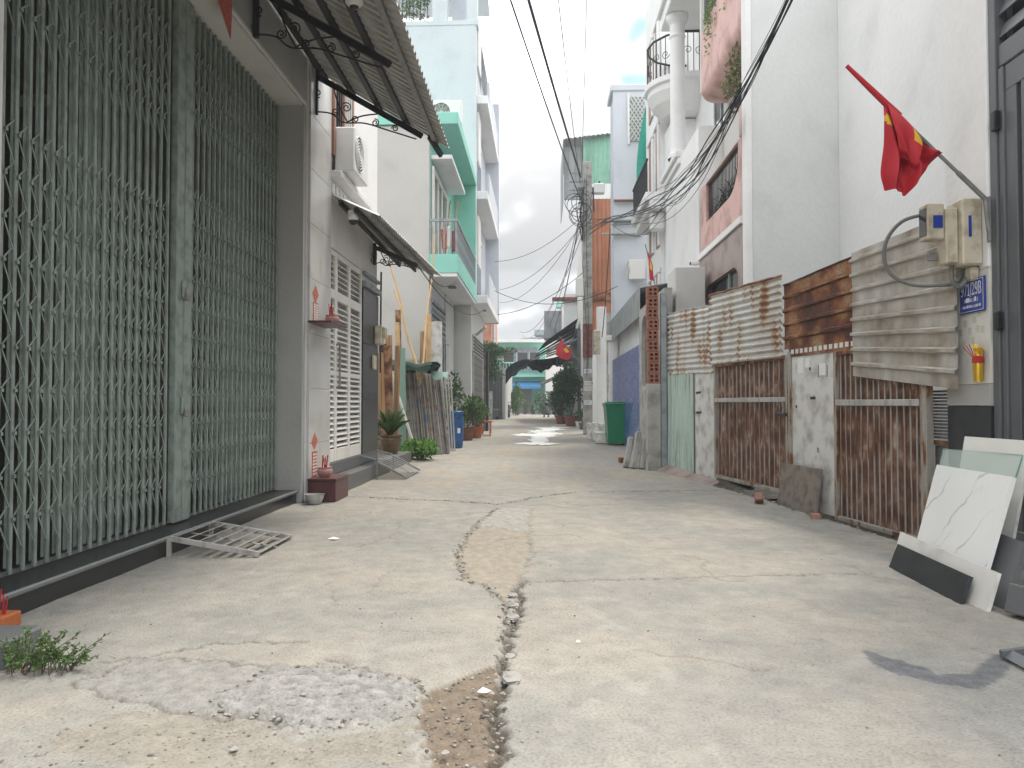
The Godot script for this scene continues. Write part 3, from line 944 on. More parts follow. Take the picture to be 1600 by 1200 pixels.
func plant(label: String, at: Vector3, h: float, w: float, count: int, size: float, c0: Color, c1: Color, pot := "terracotta", pr := 0.16, ph := 0.28, group := "") -> void:
	var t := thing("potted_plant" if ph > 0.0 else "shrub", label, "plant", at, group)
	if ph > 0.0:
		var g := G.new()
		g.lathe(at, [Vector2(0, 0), Vector2(pr * 0.7, 0), Vector2(pr, ph * 0.92), Vector2(pr * 1.08, ph * 0.92), Vector2(pr * 1.08, ph), Vector2(pr * 0.92, ph), Vector2(pr * 0.9, ph - 0.03), Vector2(0, ph - 0.03)], 16)
		pg(t, "pot", g, pot)
	var st := G.new()
	for i in 4:
		var e := at + Vector3(rr(-0.3, 0.3) * w, ph + h * rr(0.5, 0.8), rr(-0.3, 0.3) * w)
		st.tube([at + Vector3(rr(-0.02, 0.02), maxf(ph - 0.03, 0), 0), (at + e) * 0.5 + Vector3(rr(-0.04, 0.04), ph * 0.3, 0), e], [0.014, 0.01, 0.004], 5)
	pg(t, "stem", st, "bark")
	var g2 := G.new()
	foliage(g2, at + Vector3(0, ph + h * 0.55, 0), Vector3(w * 0.5, h * 0.5, w * 0.5), count, size, c0, c1, 10)
	pg(t, "foliage", g2, "leaf")

# metal ramp: slats parallel to the alley between two side rails that slope from (xh, yh) down to (xl, yl)
func ramp(label: String, xh: float, yh: float, xl: float, yl: float, d0: float, d1: float, slats: int, m: String, legs: bool, thick := 0.035) -> void:
	var t := thing("metal_ramp", label, "ramp", V((xh + xl) / 2, 0, (d0 + d1) / 2))
	for d in [d0, d1]:
		var g := G.new()
		g.beam(V(xh, yh, d), V(xl, yl + 0.012, d), 0.02, thick, Vector3.UP, 0.003)
		pg(t, "rail", g, m)
		if legs:
			var lg := G.new()
			lg.beam(V(xh, yh, d), V(xh, 0.0, d), 0.03, 0.03, Vector3.RIGHT, 0.003)
			pg(t, "leg", lg, m)
	var sl := (Vector3(xl, yl, 0) - Vector3(xh, yh, 0))
	for i in slats:
		var p := Vector3(xh, yh, 0) + sl * ((i + 0.3) / (slats - 0.4))
		var g := G.new()
		var wd := sl.length() / slats * 0.55
		g.box(Vector3(p.x, p.y + 0.012, -(d0 + d1) / 2), Vector3(wd, 0.006, d1 - d0 - 0.022), Basis(Vector3(0, 0, 1), atan2(sl.y, sl.x) + 0.5 + rr(-0.06, 0.06)), 0.001)
		pg(t, "slat", g, m)
	var c := G.new()
	c.beam(V(xh, yh - 0.02, (d0 + d1) / 2), V(xl, yl, (d0 + d1) / 2), 0.025, 0.006)
	pg(t, "cross_bar", c, m)

func ac_unit(label: String, ctr: Vector3, size: Vector3, facing: Vector3) -> void:
	var t := thing("air_conditioner", label, "air conditioner", ctr - Vector3(0, size.y / 2, 0))
	var b := Basis.looking_at(-facing)
	mi(t, "casing", box_mesh(size, 0.015), "white_plastic", Transform3D(b, ctr))
	var g := G.new()
	var r := size.y * 0.40
	var f := ctr + facing * (size.z / 2) - b.x * size.x * 0.16
	for k in 6:
		g.tube(spiral(f + facing * 0.008, b.x, b.y, r * (k + 1) / 6.0, r * (k + 1) / 6.0, 0, 1.0), 0.006, 5, false)
	for k in 10:
		var a := TAU * k / 10.0
		g.beam(f + facing * 0.006, f + facing * 0.006 + (b.x * cos(a) + b.y * sin(a)) * r, 0.006, 0.006)
	pg(t, "fan_grille", g, "white_plastic")
	var h := G.new()
	h.lathe(f, [Vector2(0, 0.003), Vector2(r, 0.003)], 24, 1.0, Basis(b.x, facing, b.y))
	pg(t, "fan_opening", h, "grey_plastic")

# ---------------------------------------------------------------- left side of the alley
func awning_roof(parent: Node3D, o: Vector3, u: Vector3, w: Vector3) -> void:
	var g := G.new()
	corr(g, o, u, w, Vector3(0.2, 1, 0).normalized(), 0.13, 0.028, TRAP)
	pg(parent, "roof_sheet", g, "awning")

func build_gate_house() -> void:
	var t := thing("shutter_house", "grey plastered house front with tall folding steel gates and granite step", "house", V(-3, 0, 6))
	bx(t, "fascia", -3.3, -2.64, 4.47, 8.6, 1.0, 8.52, "plaster_grey")
	bx(t, "lintel_soffit", -2.98, -2.66, 4.43, 4.468, 2.0, 8.42, "plaster_light")
	bx(t, "groove_strip", -2.66, -2.632, 4.45, 4.50, 2.0, 8.5, "plaster_light", 0.01)
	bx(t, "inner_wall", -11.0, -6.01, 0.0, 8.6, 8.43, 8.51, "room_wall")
	bx(t, "jamb", -6.0, -2.645, 0.0, 4.465, 8.425, 8.515, "plaster_grey", 0.004)
	bx(t, "near_pillar", -4.0, -2.68, 0.0, 4.46, 2.0, 3.70, "marble_tile", 0.006)
	bx(t, "step_riser", -3.0, -2.70, -0.05, 0.115, 3.0, 8.42, "granite_black")
	bx(t, "step_tread", -4.2, -2.685, 0.116, 0.14, 3.705, 8.42, "granite_black")
	bx(t, "step_nosing", -2.7, -2.672, 0.112, 0.143, 3.0, 8.45, "granite_edge", 0.008)
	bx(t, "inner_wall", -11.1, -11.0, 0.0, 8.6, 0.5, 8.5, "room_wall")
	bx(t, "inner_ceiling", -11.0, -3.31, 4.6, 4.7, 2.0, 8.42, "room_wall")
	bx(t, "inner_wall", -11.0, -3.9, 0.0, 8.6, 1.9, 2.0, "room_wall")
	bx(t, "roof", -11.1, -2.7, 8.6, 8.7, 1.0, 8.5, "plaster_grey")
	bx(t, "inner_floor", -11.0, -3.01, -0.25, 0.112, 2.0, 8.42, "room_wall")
	bx(t, "side_wall", -6.0, -2.68, 0.0, 8.6, 0.9, 2.0, "plaster_grey")
	# red paper at the lintel
	var p := thing("red_paper_pennant", "torn red paper pennant hanging at the gate lintel", "decoration", V(-2.62, 4.2, 6.2))
	var g := G.new()
	g.poly([V(-2.625, 4.75, 5.75), V(-2.625, 4.75, 6.35), V(-2.622, 4.40, 6.36), V(-2.62, 4.30, 6.16), V(-2.622, 4.42, 6.0)], Vector3.RIGHT)
	g.poly([V(-2.622, 4.40, 6.36), V(-2.62, 4.17, 6.33), V(-2.62, 4.30, 6.16)], Vector3.RIGHT)
	pg(p, "pennant", g, "red_paper")
	# the two folding gates
	var bar := box_mesh(Vector3(0.022, 4.26, 0.024), 0.004)
	var cr := G.new()
	cr.beam(Vector3(-0.004, 0, 0), Vector3(-0.016, 0.085, -0.1), 0.004, 0.010)
	cr.beam(Vector3(-0.002, 0, 0), Vector3(-0.012, -0.17, -0.1), 0.004, 0.010)
	cr.box(Vector3(0.008, 0, 0), Vector3(0.012, 0.02, 0.02))
	var cross := cr.mesh()
	var sg := G.new()
	corr(sg, Vector3(0, -2.12, 0.03), Vector3(0, 0, -0.06), Vector3(0, 4.24, 0), Vector3(1, 0, 0), 0.06, 0.012, SINE)
	var slat := sg.mesh()
	for leafn in 2:
		var a := 3.60 if leafn == 0 else 6.30
		var nb := 22 if leafn == 0 else 20
		var step := 0.1085
		var lg := thing("folding_gate", ["green-grey folding steel gate leaf, its lattice starting beside the pale stone pillar", "green-grey folding steel gate leaf ending at the plain grey jamb"][leafn], "gate", V(-2.93, 0.14, a + 1.1), "folding gate leaves of the grey house")
		for i in nb:
			var d := a + i * step
			mi(lg, "bar", bar, "gate_paint", Transform3D(Basis(Vector3.UP, rr(-0.15, 0.15)) * Basis(Vector3(1, 0, 0), rr(-0.0012, 0.0012)), V(-2.925 + rr(-0.003, 0.003), 2.285, d + rr(-0.004, 0.004))))
			mi(lg, "slat", slat, "gate_paint", Transform3D(Basis(), V(-3.05, 2.28, d + 0.05)))
			if i < nb - 1:
				var y := 0.46
				var gap0 := 2.72 if leafn == 0 else 2.98
				while y < 4.25:
					if y < gap0 or y > gap0 + 0.52:
						if d > 3.7:
							mi(lg, "lattice_strap", cross, "gate_paint", Transform3D(Basis(), V(-2.912, y, d)))
					y += 0.237
		var s0 := 5.985 if leafn == 0 else 6.125
		var st := bx(lg, "meeting_stile", -2.955, -2.895, 0.15, 4.42, s0, s0 + 0.125, "gate_paint", 0.006)
		if leafn == 0:
			for y in [2.02, 1.08]:
				bx(st, "lock_plate", -2.893, -2.87, y - 0.07, y + 0.07, 6.06, 6.11, "gate_paint", 0.006)
		bx(lg, "bottom_rail", -2.985, -2.955, 0.143, 0.165, a, a + nb * step, "steel_grey")
		bx(lg, "top_rail", -2.985, -2.95, 4.395, 4.42, a, a + nb * step, "steel_grey")
	for y in [[2.02, "small padlock on the upper lock plate of the folding gates"], [1.08, "small padlock on the lower lock plate of the folding gates"]]:
		var l := thing("padlock", y[1], "padlock", V(-2.86, y[0] - 0.08, 6.1))
		bx(l, "body", -2.868, -2.84, y[0] - 0.09, y[0] - 0.035, 6.07, 6.12, "steel_grey", 0.006)
		var sh := G.new()
		sh.tube([V(-2.854, y[0] - 0.04, 6.08), V(-2.854, y[0] - 0.005, 6.083), V(-2.854, y[0] + 0.003, 6.095), V(-2.854, y[0] - 0.005, 6.107), V(-2.854, y[0] - 0.04, 6.11)], 0.004, 6)
		pg(l, "shackle", sh, "steel_pale")
	# awning over the gates
	var aw := thing("awning", "large grey corrugated awning on black scroll brackets above folding gates", "awning", V(-2.6, 4.4, 6.5))
	for d in [4.7, 6.85, 8.72]:
		bracket(aw, V(-2.63, 4.9, d), V(-1.36, 4.17, d), 0.46)
	for k in 5:
		var tt := 0.04 + k * 0.235
		var x := lerpf(-2.6, -1.2, tt)
		var y := lerpf(4.965, 4.12, tt) + 0.0
		bx(aw, "purlin", x - 0.025, x + 0.025, y - 0.012, y + 0.048, 2.4, 8.95, "iron_black" if k < 4 else "steel_grey")
	awning_roof(aw, V(-2.63, 5.03, 2.4), Vector3(0, 0, -6.6), Vector3(1.55, -0.93, 0))
	var ed := G.new()
	ed.beam(V(-1.28, 4.17, 8.72), V(-1.17, 4.02, 8.95), 0.04, 0.06)
	pg(aw, "rafter_end", ed, "iron_black")
	var cam := thing("dome_camera", "white round dome camera hanging under the large corrugated awning", "camera", V(-1.62, 4.15, 6.0))
	var ds := 0.62
	var g2 := G.new()
	g2.lathe(V(-1.46, 4.24, 5.9), [Vector2(0.036, -0.03), Vector2(0.055, -0.016), Vector2(0.07, 0.0), Vector2(0.07, 0.025), Vector2(0.05, 0.04), Vector2(0, 0.04)], 20)
	pg(cam, "housing", g2, "white_plastic")
	var g3 := G.new()
	g3.lathe(V(-1.46, 4.24, 5.9), [Vector2(0, -0.052), Vector2(0.022, -0.046), Vector2(0.036, -0.03)], 16)
	pg(cam, "lens_dome", g3, "black_plastic")
	ramp("pale weathered slatted metal ramp leaning on the black granite step", -2.655, 0.135, -2.0, 0.012, 5.42, 6.12, 8, "steel_pale", true, 0.04)
	# things at the near pillar
	var h := thing("incense_holder", "orange clay incense holder with red sticks at the pale pillar foot", "incense holder", V(-2.62, 0, 3.72))
	bx(h, "clay_block", -2.72, -2.57, 0.0, 0.075, 3.6, 3.69, "clay_orange", 0.006)
	bx(h, "clay_block", -2.70, -2.585, 0.0, 0.07, 3.694, 3.76, "clay_orange", 0.006)
	var sg2 := G.new()
	for i in 7:
		var p0 := V(-2.63 + rr(-0.03, 0.03), 0.06, 3.66 + rr(-0.03, 0.03))
		sg2.tube([p0, p0 + Vector3(rr(-0.015, 0.015), rr(0.09, 0.14), rr(-0.02, 0.02))], 0.0035, 5)
	pg(h, "incense_sticks", sg2, "red_stick")
	var blk := thing("granite_block", "rough dark granite block beside the green weeds", "stone block", V(-2.35, 0, 3.2))
	bx(blk, "block", -2.95, -2.21, -0.02, 0.115, 3.10, 3.36, "granite_grey", 0.012)
	var wd := thing("weed", "small feathery green weeds growing against the granite block", "weed", V(-2.03, 0, 3.13))
	var wg := G.new()
	var lf := G.new()
	for i in 60:
		var b0 := V(-2.06 + rr(-0.13, 0.13), 0.0, 3.10 + rr(-0.05, 0.07))
		var tip := b0 + Vector3(rr(-0.09, 0.13), rr(0.05, 0.16), rr(-0.05, 0.07))
		wg.tube([b0, (b0 + tip) * 0.5 + Vector3(0, 0.02, 0), tip], [0.002, 0.0015, 0.001], 4)
		for k in 22:
			var q := b0.lerp(tip, rr(0.25, 1.0))
			leaf(lf, q, Vector3(rr(-1, 1), rr(-0.1, 1), rr(-1, 1)).normalized(), rr(0.012, 0.024), 0.5, Color(0.05, 0.11, 0.03).lerp(Color(0.13, 0.22, 0.06), rng.randf()))
	pg(wd, "stem", wg, "bark")
	pg(wd, "foliage", lf, "leaf")

func build_louvre_house() -> void:
	var t := thing("louvre_door_house", "white house with marble pilaster, white louvred door and dark stone wall", "house", V(-3, 0, 10.3))
	bx(t, "wall", -6, -2.63, 0, 7.4, 8.52, 9.40, "plaster_white")
	bx(t, "wall", -6, -2.63, 0, 7.4, 11.12, 12.2, "plaster_white")
	bx(t, "wall", -6, -2.63, 3.06, 7.4, 9.405, 11.115, "plaster_white")
	bx(t, "inner_wall", -6, -3.6, 0, 3.05, 9.41, 11.11, "room_wall")
	for k in 10:                                   # marble tiles of the pilaster
		bx(t, "tile", -2.628, -2.598, 0.02 + k * 0.625, 0.02 + k * 0.625 + 0.621, 8.53, 9.385, "marble_tile", 0.002)
	for q in [[0.36, 1.17], [1.175, 1.985], [1.99, 2.8]]:
		bx(t, "stone_panel", -2.628, -2.60, q[0], q[1], 11.14, 12.19, "granite_black", 0.003)
	bx(t, "ledge", -2.63, -2.55, 2.82, 2.9, 11.13, 12.22, "steel_bluegrey", 0.006)
	bx(t, "ledge", -2.63, -2.56, 3.0, 3.04, 11.13, 12.21, "steel_bluegrey", 0.006)
	bx(t, "lower_step", -4.6, -2.42, -0.02, 0.2, 9.1, 14.3, "granite_grey", 0.006)
	bx(t, "threshold", -4.4, -2.60, 0.203, 0.355, 9.39, 12.22, "granite_grey", 0.006)
	bx(t, "upper_ledge", -2.63, -2.47, 3.92, 4.0, 9.39, 12.2, "plaster_white", 0.01)
	for k in 14:                                   # pierced vent blocks under the ledge
		bx(t, "vent_block", -2.63, -2.585, 3.72, 3.86, 9.42 + k * 0.19, 9.42 + k * 0.19 + 0.1, "plaster_white", 0.01)
	# window above
	var w := bx(t, "window", -2.628, -2.60, 4.25, 5.55, 9.42, 10.35, "glass_dark")
	for q in [[9.4, 9.47], [9.88, 9.94], [10.32, 10.4]]:
		bx(w, "frame", -2.627, -2.565, 4.2, 5.6, q[0], q[1], "window_brown", 0.006)
	for k in 9:
		bx(w, "grille_bar", -2.59, -2.575, 4.25, 5.55, 9.5 + k * 0.1, 9.515 + k * 0.1, "iron_black" if k < 4 else "white_paint")
	var door := thing("louvred_door", "tall white louvred metal door with transom between pilaster and dark stone", "door", V(-2.62, 0.36, 10.26))
	var xb := -2.66
	var xf := -2.615
	for q in [[9.405, 9.46], [9.67, 9.78], [10.36, 10.46], [11.06, 11.112]]:
		bx(door, "stile", xb, xf, 0.36, 3.04, q[0], q[1], "white_paint", 0.006)
	for c in [[9.462, 9.668], [9.782, 10.358], [10.462, 11.058]]:
		for y in [[0.36, 0.52], [1.45, 1.51], [2.42, 2.54], [2.97, 3.04]]:
			bx(door, "rail", xb, xf, y[0], y[1], c[0], c[1], "white_paint", 0.005)
		var y := 0.56
		while y < 2.94:
			if not (y > 1.43 and y < 1.52) and not (y > 2.39 and y < 2.56):
				var m := mi(door, "louvre", box_mesh(Vector3(0.05, 0.008, c[1] - c[0]), 0.002), "white_paint", Transform3D(Basis(Vector3(0, 0, 1), -0.75 + rr(-0.05, 0.05)), V(-2.638, y, (c[0] + c[1]) / 2)))
			y += 0.071
	var hg := G.new()
	hg.tube([V(-2.615, 1.3, 9.73), V(-2.57, 1.3, 9.73), V(-2.57, 1.85, 9.73), V(-2.615, 1.85, 9.73)], 0.014, 8)
	pg(door, "handle", hg, "steel_grey")
	# awning over the door
	var aw := thing("awning", "smaller grey corrugated awning above the white louvred door", "awning", V(-2.6, 3.4, 11))
	var g := G.new()
	var o := V(-2.62, 3.72, 9.42)
	# a flared sheet: built as strips
	var prev := []
	for i in 81:
		var s := i / 80.0
		var d := lerpf(9.42, 13.4, s)
		var wv := 0.014 * (1.0 if i % 2 else -1.0)
		var a := V(-2.62, lerpf(3.72, 3.62, s) + wv, d)
		var b := V(lerpf(-2.0, -1.74, s), lerpf(3.44, 3.34, s) + wv, d)
		if i > 0:
			g.poly([prev[0], prev[1], b, a], Vector3.UP)
		prev = [a, b]
	pg(aw, "roof_sheet", g, "awning")
	for q in [0.18, 0.5, 0.85]:
		var p := G.new()
		p.beam(V(-2.62 + 0.62 * q, 3.66 - 0.28 * q, 9.45), V(-2.62 + 0.86 * q, 3.56 - 0.28 * q, 13.3), 0.04, 0.06, Vector3.UP, 0.004)
		pg(aw, "purlin", p, "steel_grey" if q > 0.6 else "iron_black")
	bracket(aw, V(-2.6, 3.52, 11.75), V(-1.9, 3.22, 11.75), 0.28)
	ac_unit("white air conditioner mounted under the brown-framed window", V(-2.46, 4.3, 9.86), Vector3(0.74, 0.56, 0.25), Vector3(1, 0, 0))
	var cam := thing("dome_camera", "white camera with black dome at the smaller awning edge", "camera", V(-2.36, 3.35, 9.55))
	bx(cam, "mount", -2.42, -2.34, 3.44, 3.53, 9.5, 9.58, "white_plastic", 0.01)
	var cg := G.new()
	cg.lathe(V(-2.35, 3.40, 9.5), [Vector2(0.062, -0.01), Vector2(0.066, 0.02), Vector2(0.05, 0.06), Vector2(0, 0.07)], 18)
	pg(cam, "housing", cg, "white_plastic")
	var cd := G.new()
	cd.lathe(V(-2.35, 3.39, 9.5), [Vector2(0, -0.055), Vector2(0.03, -0.048), Vector2(0.05, -0.025), Vector2(0.058, 0.0)], 18)
	pg(cam, "lens_dome", cd, "black_plastic")
	# altar shelf and papers on the pilaster
	var sh := thing("altar_shelf", "thin dark wooden altar shelf on the marble pilaster", "shelf", V(-2.5, 2.02, 8.9))
	bx(sh, "board", -2.597, -2.33, 2.0, 2.025, 8.45, 9.15, "maroon_tile", 0.004)
	bowl("pink ceramic incense bowl with sticks on the dark wall shelf", V(-2.45, 2.026, 8.92), 0.085)
	for q in [[2.36, "red diamond paper charm above the wall shelf"], [0.665, "red diamond paper charm above the maroon altar block"]]:
		var c := thing("paper_charm", q[1], "decoration", V(-2.59, q[0], 8.72))
		var p := G.new()
		p.poly([V(-2.594, q[0] - 0.1, 8.74), V(-2.594, q[0], 8.62), V(-2.594, q[0] + 0.1, 8.74), V(-2.594, q[0], 8.86)], Vector3.RIGHT)
		pg(c, "diamond", p, "red_paper")
	for q in [[2.03, 2.26, "narrow printed red paper strip standing behind the shelf bowl"], [0.26, 0.55, "narrow printed red paper strip behind the pink floor bowl"]]:
		var c := thing("paper_strip", q[2], "decoration", V(-2.59, q[0], 8.7))
		bx(c, "strip", -2.597, -2.592, q[0], q[1], 8.65, 8.84, "red_paper")
		for k in 2:
			for j in 7:
				bx(c, "print", -2.592, -2.5905, q[0] + 0.02 + j * (q[1] - q[0] - 0.03) / 7.0, q[0] + 0.042 + j * (q[1] - q[0] - 0.03) / 7.0, 8.66 + k * 0.09 + rr(0, 0.01), 8.735 + k * 0.09, "slab_white")
	var al := thing("altar_block", "maroon tiled altar block at the foot of the marble pilaster", "altar", V(-2.43, 0, 8.76))
	bx(al, "body", -2.595, -2.28, 0.0, 0.235, 8.48, 9.04, "maroon_tile", 0.004)
	bx(al, "top_slab", -2.597, -2.27, 0.237, 0.262, 8.46, 9.06, "maroon_tile", 0.005)
	bowl("pink ceramic incense bowl with sticks on the maroon altar block", V(-2.46, 0.263, 8.68), 0.09)
	var bw := thing("metal_bowl", "dented pale metal bowl on the ground beside the maroon block", "bowl", V(-2.47, 0, 8.33))
	var bg := G.new()
	bg.lathe(V(-2.47, 0.005, 8.33), [Vector2(0, 0), Vector2(0.07, 0), Vector2(0.095, 0.05), Vector2(0.105, 0.1), Vector2(0.112, 0.102), Vector2(0.1, 0.098), Vector2(0.088, 0.05), Vector2(0.06, 0.012), Vector2(0, 0.012)], 24)
	pg(bw, "shell", bg, "steel_pale")
	# ramp at the door, in two fields
	ramp("dark slatted metal ramp running from the louvred door's step to the road", -2.36, 0.26, -1.93, 0.015, 11.0, 12.25, 14, "steel_grey", true, 0.03)
	ramp("flat dark metal grating lying on the step at the louvred door", -2.74, 0.37, -2.375, 0.272, 11.0, 12.2, 9, "steel_grey", false, 0.03)
	var mb := thing("meter_box", "cream electric meter box on the wall by the dark stone panels", "meter box", V(-2.5, 1.9, 12.1))
	bx(mb, "box", -2.598, -2.48, 2.02, 2.32, 11.88, 12.1, "cream_plastic", 0.015)
	bx(mb, "window_hood", -2.479, -2.42, 2.12, 2.28, 11.9, 12.02, "cream_plastic", 0.01)
	var mb2 := thing("switch_box", "small yellowed switch box under the cream meter box", "switch box", V(-2.57, 1.7, 12.1))
	bx(mb2, "box", -2.598, -2.56, 1.62, 1.84, 11.7, 11.9, "cream_plastic", 0.01)

func bowl(label: String, at: Vector3, r: float) -> void:
	var t := thing("incense_bowl", label, "incense bowl", at)
	var g := G.new()
	g.lathe(at, [Vector2(0, 0), Vector2(r * 0.6, 0), Vector2(r * 0.95, r * 0.45), Vector2(r, r * 0.8), Vector2(r * 0.85, r * 1.05), Vector2(r * 0.95, r * 1.25), Vector2(r * 0.8, r * 1.2), Vector2(0, r * 1.15)], 20)
	pg(t, "bowl", g, "pink_ceramic")
	var s := G.new()
	for i in 9:
		var p := at + Vector3(rr(-0.03, 0.03), r * 1.1, rr(-0.03, 0.03))
		s.tube([p, p + Vector3(rr(-0.02, 0.02), rr(0.07, 0.15), rr(-0.02, 0.02))], 0.0045, 5)
	pg(t, "incense_sticks", s, "red_stick")

func build_storage() -> void:
	# boards and rusty sheets leaning at the back of the open plot
	var i := 0
	for q in [[-2.98, 14.2, 0.16, 1.85, "timber", "tall rough brown timber plank leaning beyond the meter box"], [-2.86, 14.4, 0.14, 2.0, "steel_rusty", "tall rusty metal strip standing beside the rough timber plank"], [-3.02, 14.7, 0.16, 2.05, "steel_rusty", "narrow rusty sheet leaning behind the cycad pot"], [-2.74, 14.5, 0.11, 2.0, "timber", "short weathered timber post among the rusty sheets"], [-3.1, 15.6, 0.14, 2.3, "timber", "tall timber plank standing behind the rusty sheets"], [-2.95, 15.9, 0.09, 2.6, "bamboo", "pale split bamboo lath standing behind the timber planks"], [-2.62, 16.9, 0.13, 2.5, "timber", "long timber plank standing behind the scaffold poles"], [-2.5, 17.1, 0.10, 2.9, "bamboo", "tall pale lath standing beside the stained white board"], [-2.76, 15.1, 0.18, 2.0, "tarp_pale", "pale green board standing behind the scaffold poles"], [-2.9, 17.3, 0.5, 1.9, "concrete_wall", "grey concrete board standing behind the scaffold poles"], [-2.38, 17.2, 0.32, 2.75, "whitesheet", "tall stained white board beside the bamboo poles"], [-3.15, 17.0, 0.12, 3.0, "steel_rusty", "tall thin red-brown steel channel by the blank grey wall"]]:
		var t := thing("leaning_board", q[5], "board", V(q[0], 0, q[1]))
		mi(t, "board", box_mesh(Vector3(q[2], q[3], 0.03), 0.004), q[4], Transform3D(Basis(Vector3(0, 0, 1), rr(-0.02, 0.05)) * Basis(Vector3(1, 0, 0), -0.06), V(q[0], q[3] / 2 + 0.2, q[1])))
		i += 1
	# steel scaffold poles
	for k in 34:
		var sort: int = 0 if k % 3 else 1 + k % 2
		var t := thing("scaffold_pole", ["plain weathered scaffold pole in the row leaning under green tarps", "scaffold pole with a blue paint band leaning in the row", "scaffold pole with a dull red paint band leaning in the row"][sort], "pole", V(-2.75 + k * 0.034, 0, 16.0), ["plain scaffold poles in the leaning row", "blue-banded scaffold poles in the leaning row", "red-banded scaffold poles in the leaning row"][sort])
		var a := V(-2.74 + k * 0.0235 + rr(-0.012, 0.012), gy(16), 15.5 + 0.03 * k + rr(-0.12, 0.12))
		var b := V(-3.06 + k * 0.0245 + rr(-0.02, 0.02), 1.80 + rr(-0.06, 0.05), 16.4 + 0.02 * k + rr(-0.05, 0.05))
		var g := G.new()
		var tone := rr(0.55, 1.2)
		g.col = Color(tone, tone * rr(0.94, 1.0), tone * rr(0.88, 1.0))
		g.tube([a, b], 0.021, 8)
		pg(t, "tube", g, "scaffold")
		if k % 3 == 0:
			var s := rr(0.35, 0.62)
			var h := G.new()
			h.tube([a.lerp(b, s), a.lerp(b, s + rr(0.04, 0.11))], 0.0213, 8)
			pg(t, "paint_band", h, "paint_red" if k % 2 else "paint_blue")
	for k in 6:
		var t := thing("scaffold_pole", "scaffold pole with welded frame rung beside the blue barrel", "pole", V(-2.1 + k * 0.03, 0, 17.2), "scaffold frame poles by the barrel")
		var g := G.new()
		g.tube([V(-2.16 + k * 0.045, gy(17), 16.9 + 0.07 * k), V(-2.36 + k * 0.06, 1.74, 17.2 + 0.06 * k)], 0.02, 8)
		pg(t, "tube", g, "steel_pale")
		if k < 5:
			for y in [0.9, 0.97]:
				var r := G.new()
				var p := V(-2.16 + k * 0.045, gy(17), 16.9 + 0.07 * k).lerp(V(-2.36 + k * 0.06, 1.74, 17.2 + 0.06 * k), y)
				r.tube([p, p + Vector3(0.052, 0, -0.065)], 0.011, 6)
				pg(t, "rung", r, "steel_pale")
	var wp := thing("leaning_pipe", "long white pipe leaning across the front of the scaffold poles", "pipe", V(-2.3, 0.1, 14.6))
	var wg := G.new()
	wg.tube([V(-2.42, 0.06, 15.0), V(-2.98, 1.88, 14.9)], 0.026, 8)
	pg(wp, "tube", wg, "white_paint")
	for q in [[V(-2.5, 1.6, 15.6), V(-3.12, 3.95, 15.9), "bamboo pole crossing the others, leaning left above the poles"], [V(-2.48, 1.6, 15.7), V(-3.15, 3.55, 16.4), "second bamboo pole leaning left above the scaffold poles"], [V(-2.56, 1.5, 16.2), V(-2.42, 5.0, 17.6), "tallest bamboo pole standing upright against the blank grey wall"]]:
		var t := thing("bamboo_pole", q[2], "pole", q[0])
		var g := G.new()
		var pts := []
		var rad := []
		for s in 13:
			pts.append((q[0] as Vector3).lerp(q[1], s / 12.0) + Vector3(0.02 * sin(s * 0.9), 0, 0))
			rad.append(0.026 - 0.001 * s + (0.004 if s % 2 else 0.0))
		g.tube(pts, rad, 8)
		pg(t, "cane", g, "bamboo")
	var tp := thing("folded_tarp", "folded dark green tarpaulin lying across the scaffold pole tops", "tarpaulin", V(-2.6, 1.8, 16))
	for k in 3:
		var g := G.new()
		var prev := []
		for s in 15:
			var x := -3.2 + s * 0.068 + k * 0.03
			var y := 1.80 + k * 0.045 + 0.03 * sin(s * 0.9 + k) + (0.06 if s == 0 else 0.0)
			var row := [V(x, y - 0.05, 15.35), V(x, y + 0.02, 15.38), V(x + 0.02, y + 0.05, 16.0), V(x + 0.02, y + 0.02, 16.6), V(x, y - 0.04, 16.6)]
			if s > 0:
				for m in 4:
					g.poly([prev[m], prev[m + 1], row[m + 1], row[m]], Vector3.UP)
			prev = row
		pg(tp, "fold", g, "tarp_green")
	var tp2 := thing("tarp_sheet", "pale green plastic sheet hanging beside the dark folded tarpaulin", "tarpaulin", V(-2.2, 1.7, 16.4))
	var tg := G.new()
	var pr := []
	for s in 9:
		var x := -2.34 + s * 0.045
		var row := [V(x, 1.78 - 0.09 * absf(sin(s * 0.5)) - 0.1, 16.2), V(x, 1.80 - 0.02 * s * 0.3, 16.3), V(x + 0.02, 1.78, 16.7)]
		if s > 0:
			for m in 2:
				tg.poly([pr[m], pr[m + 1], row[m + 1], row[m]], Vector3.UP)
		pr = row
	pg(tp2, "sheet", tg, "tarp_pale")
	# cycad in a glazed pot, and a leafy shrub
	var cy := thing("cycad_pot", "cycad with stiff fronds in a brown glazed pot on the step", "plant", V(-2.72, 0.2, 13.7))
	var o := V(-2.70, 0.2, 13.7)
	var g := G.new()
	g.lathe(o, [Vector2(0, 0), Vector2(0.13, 0), Vector2(0.14, 0.03), Vector2(0.19, 0.18), Vector2(0.2, 0.26), Vector2(0.185, 0.29), Vector2(0.22, 0.31), Vector2(0.22, 0.335), Vector2(0.18, 0.335), Vector2(0.16, 0.29), Vector2(0, 0.29)], 24)
	pg(cy, "pot", g, "pot_brown")
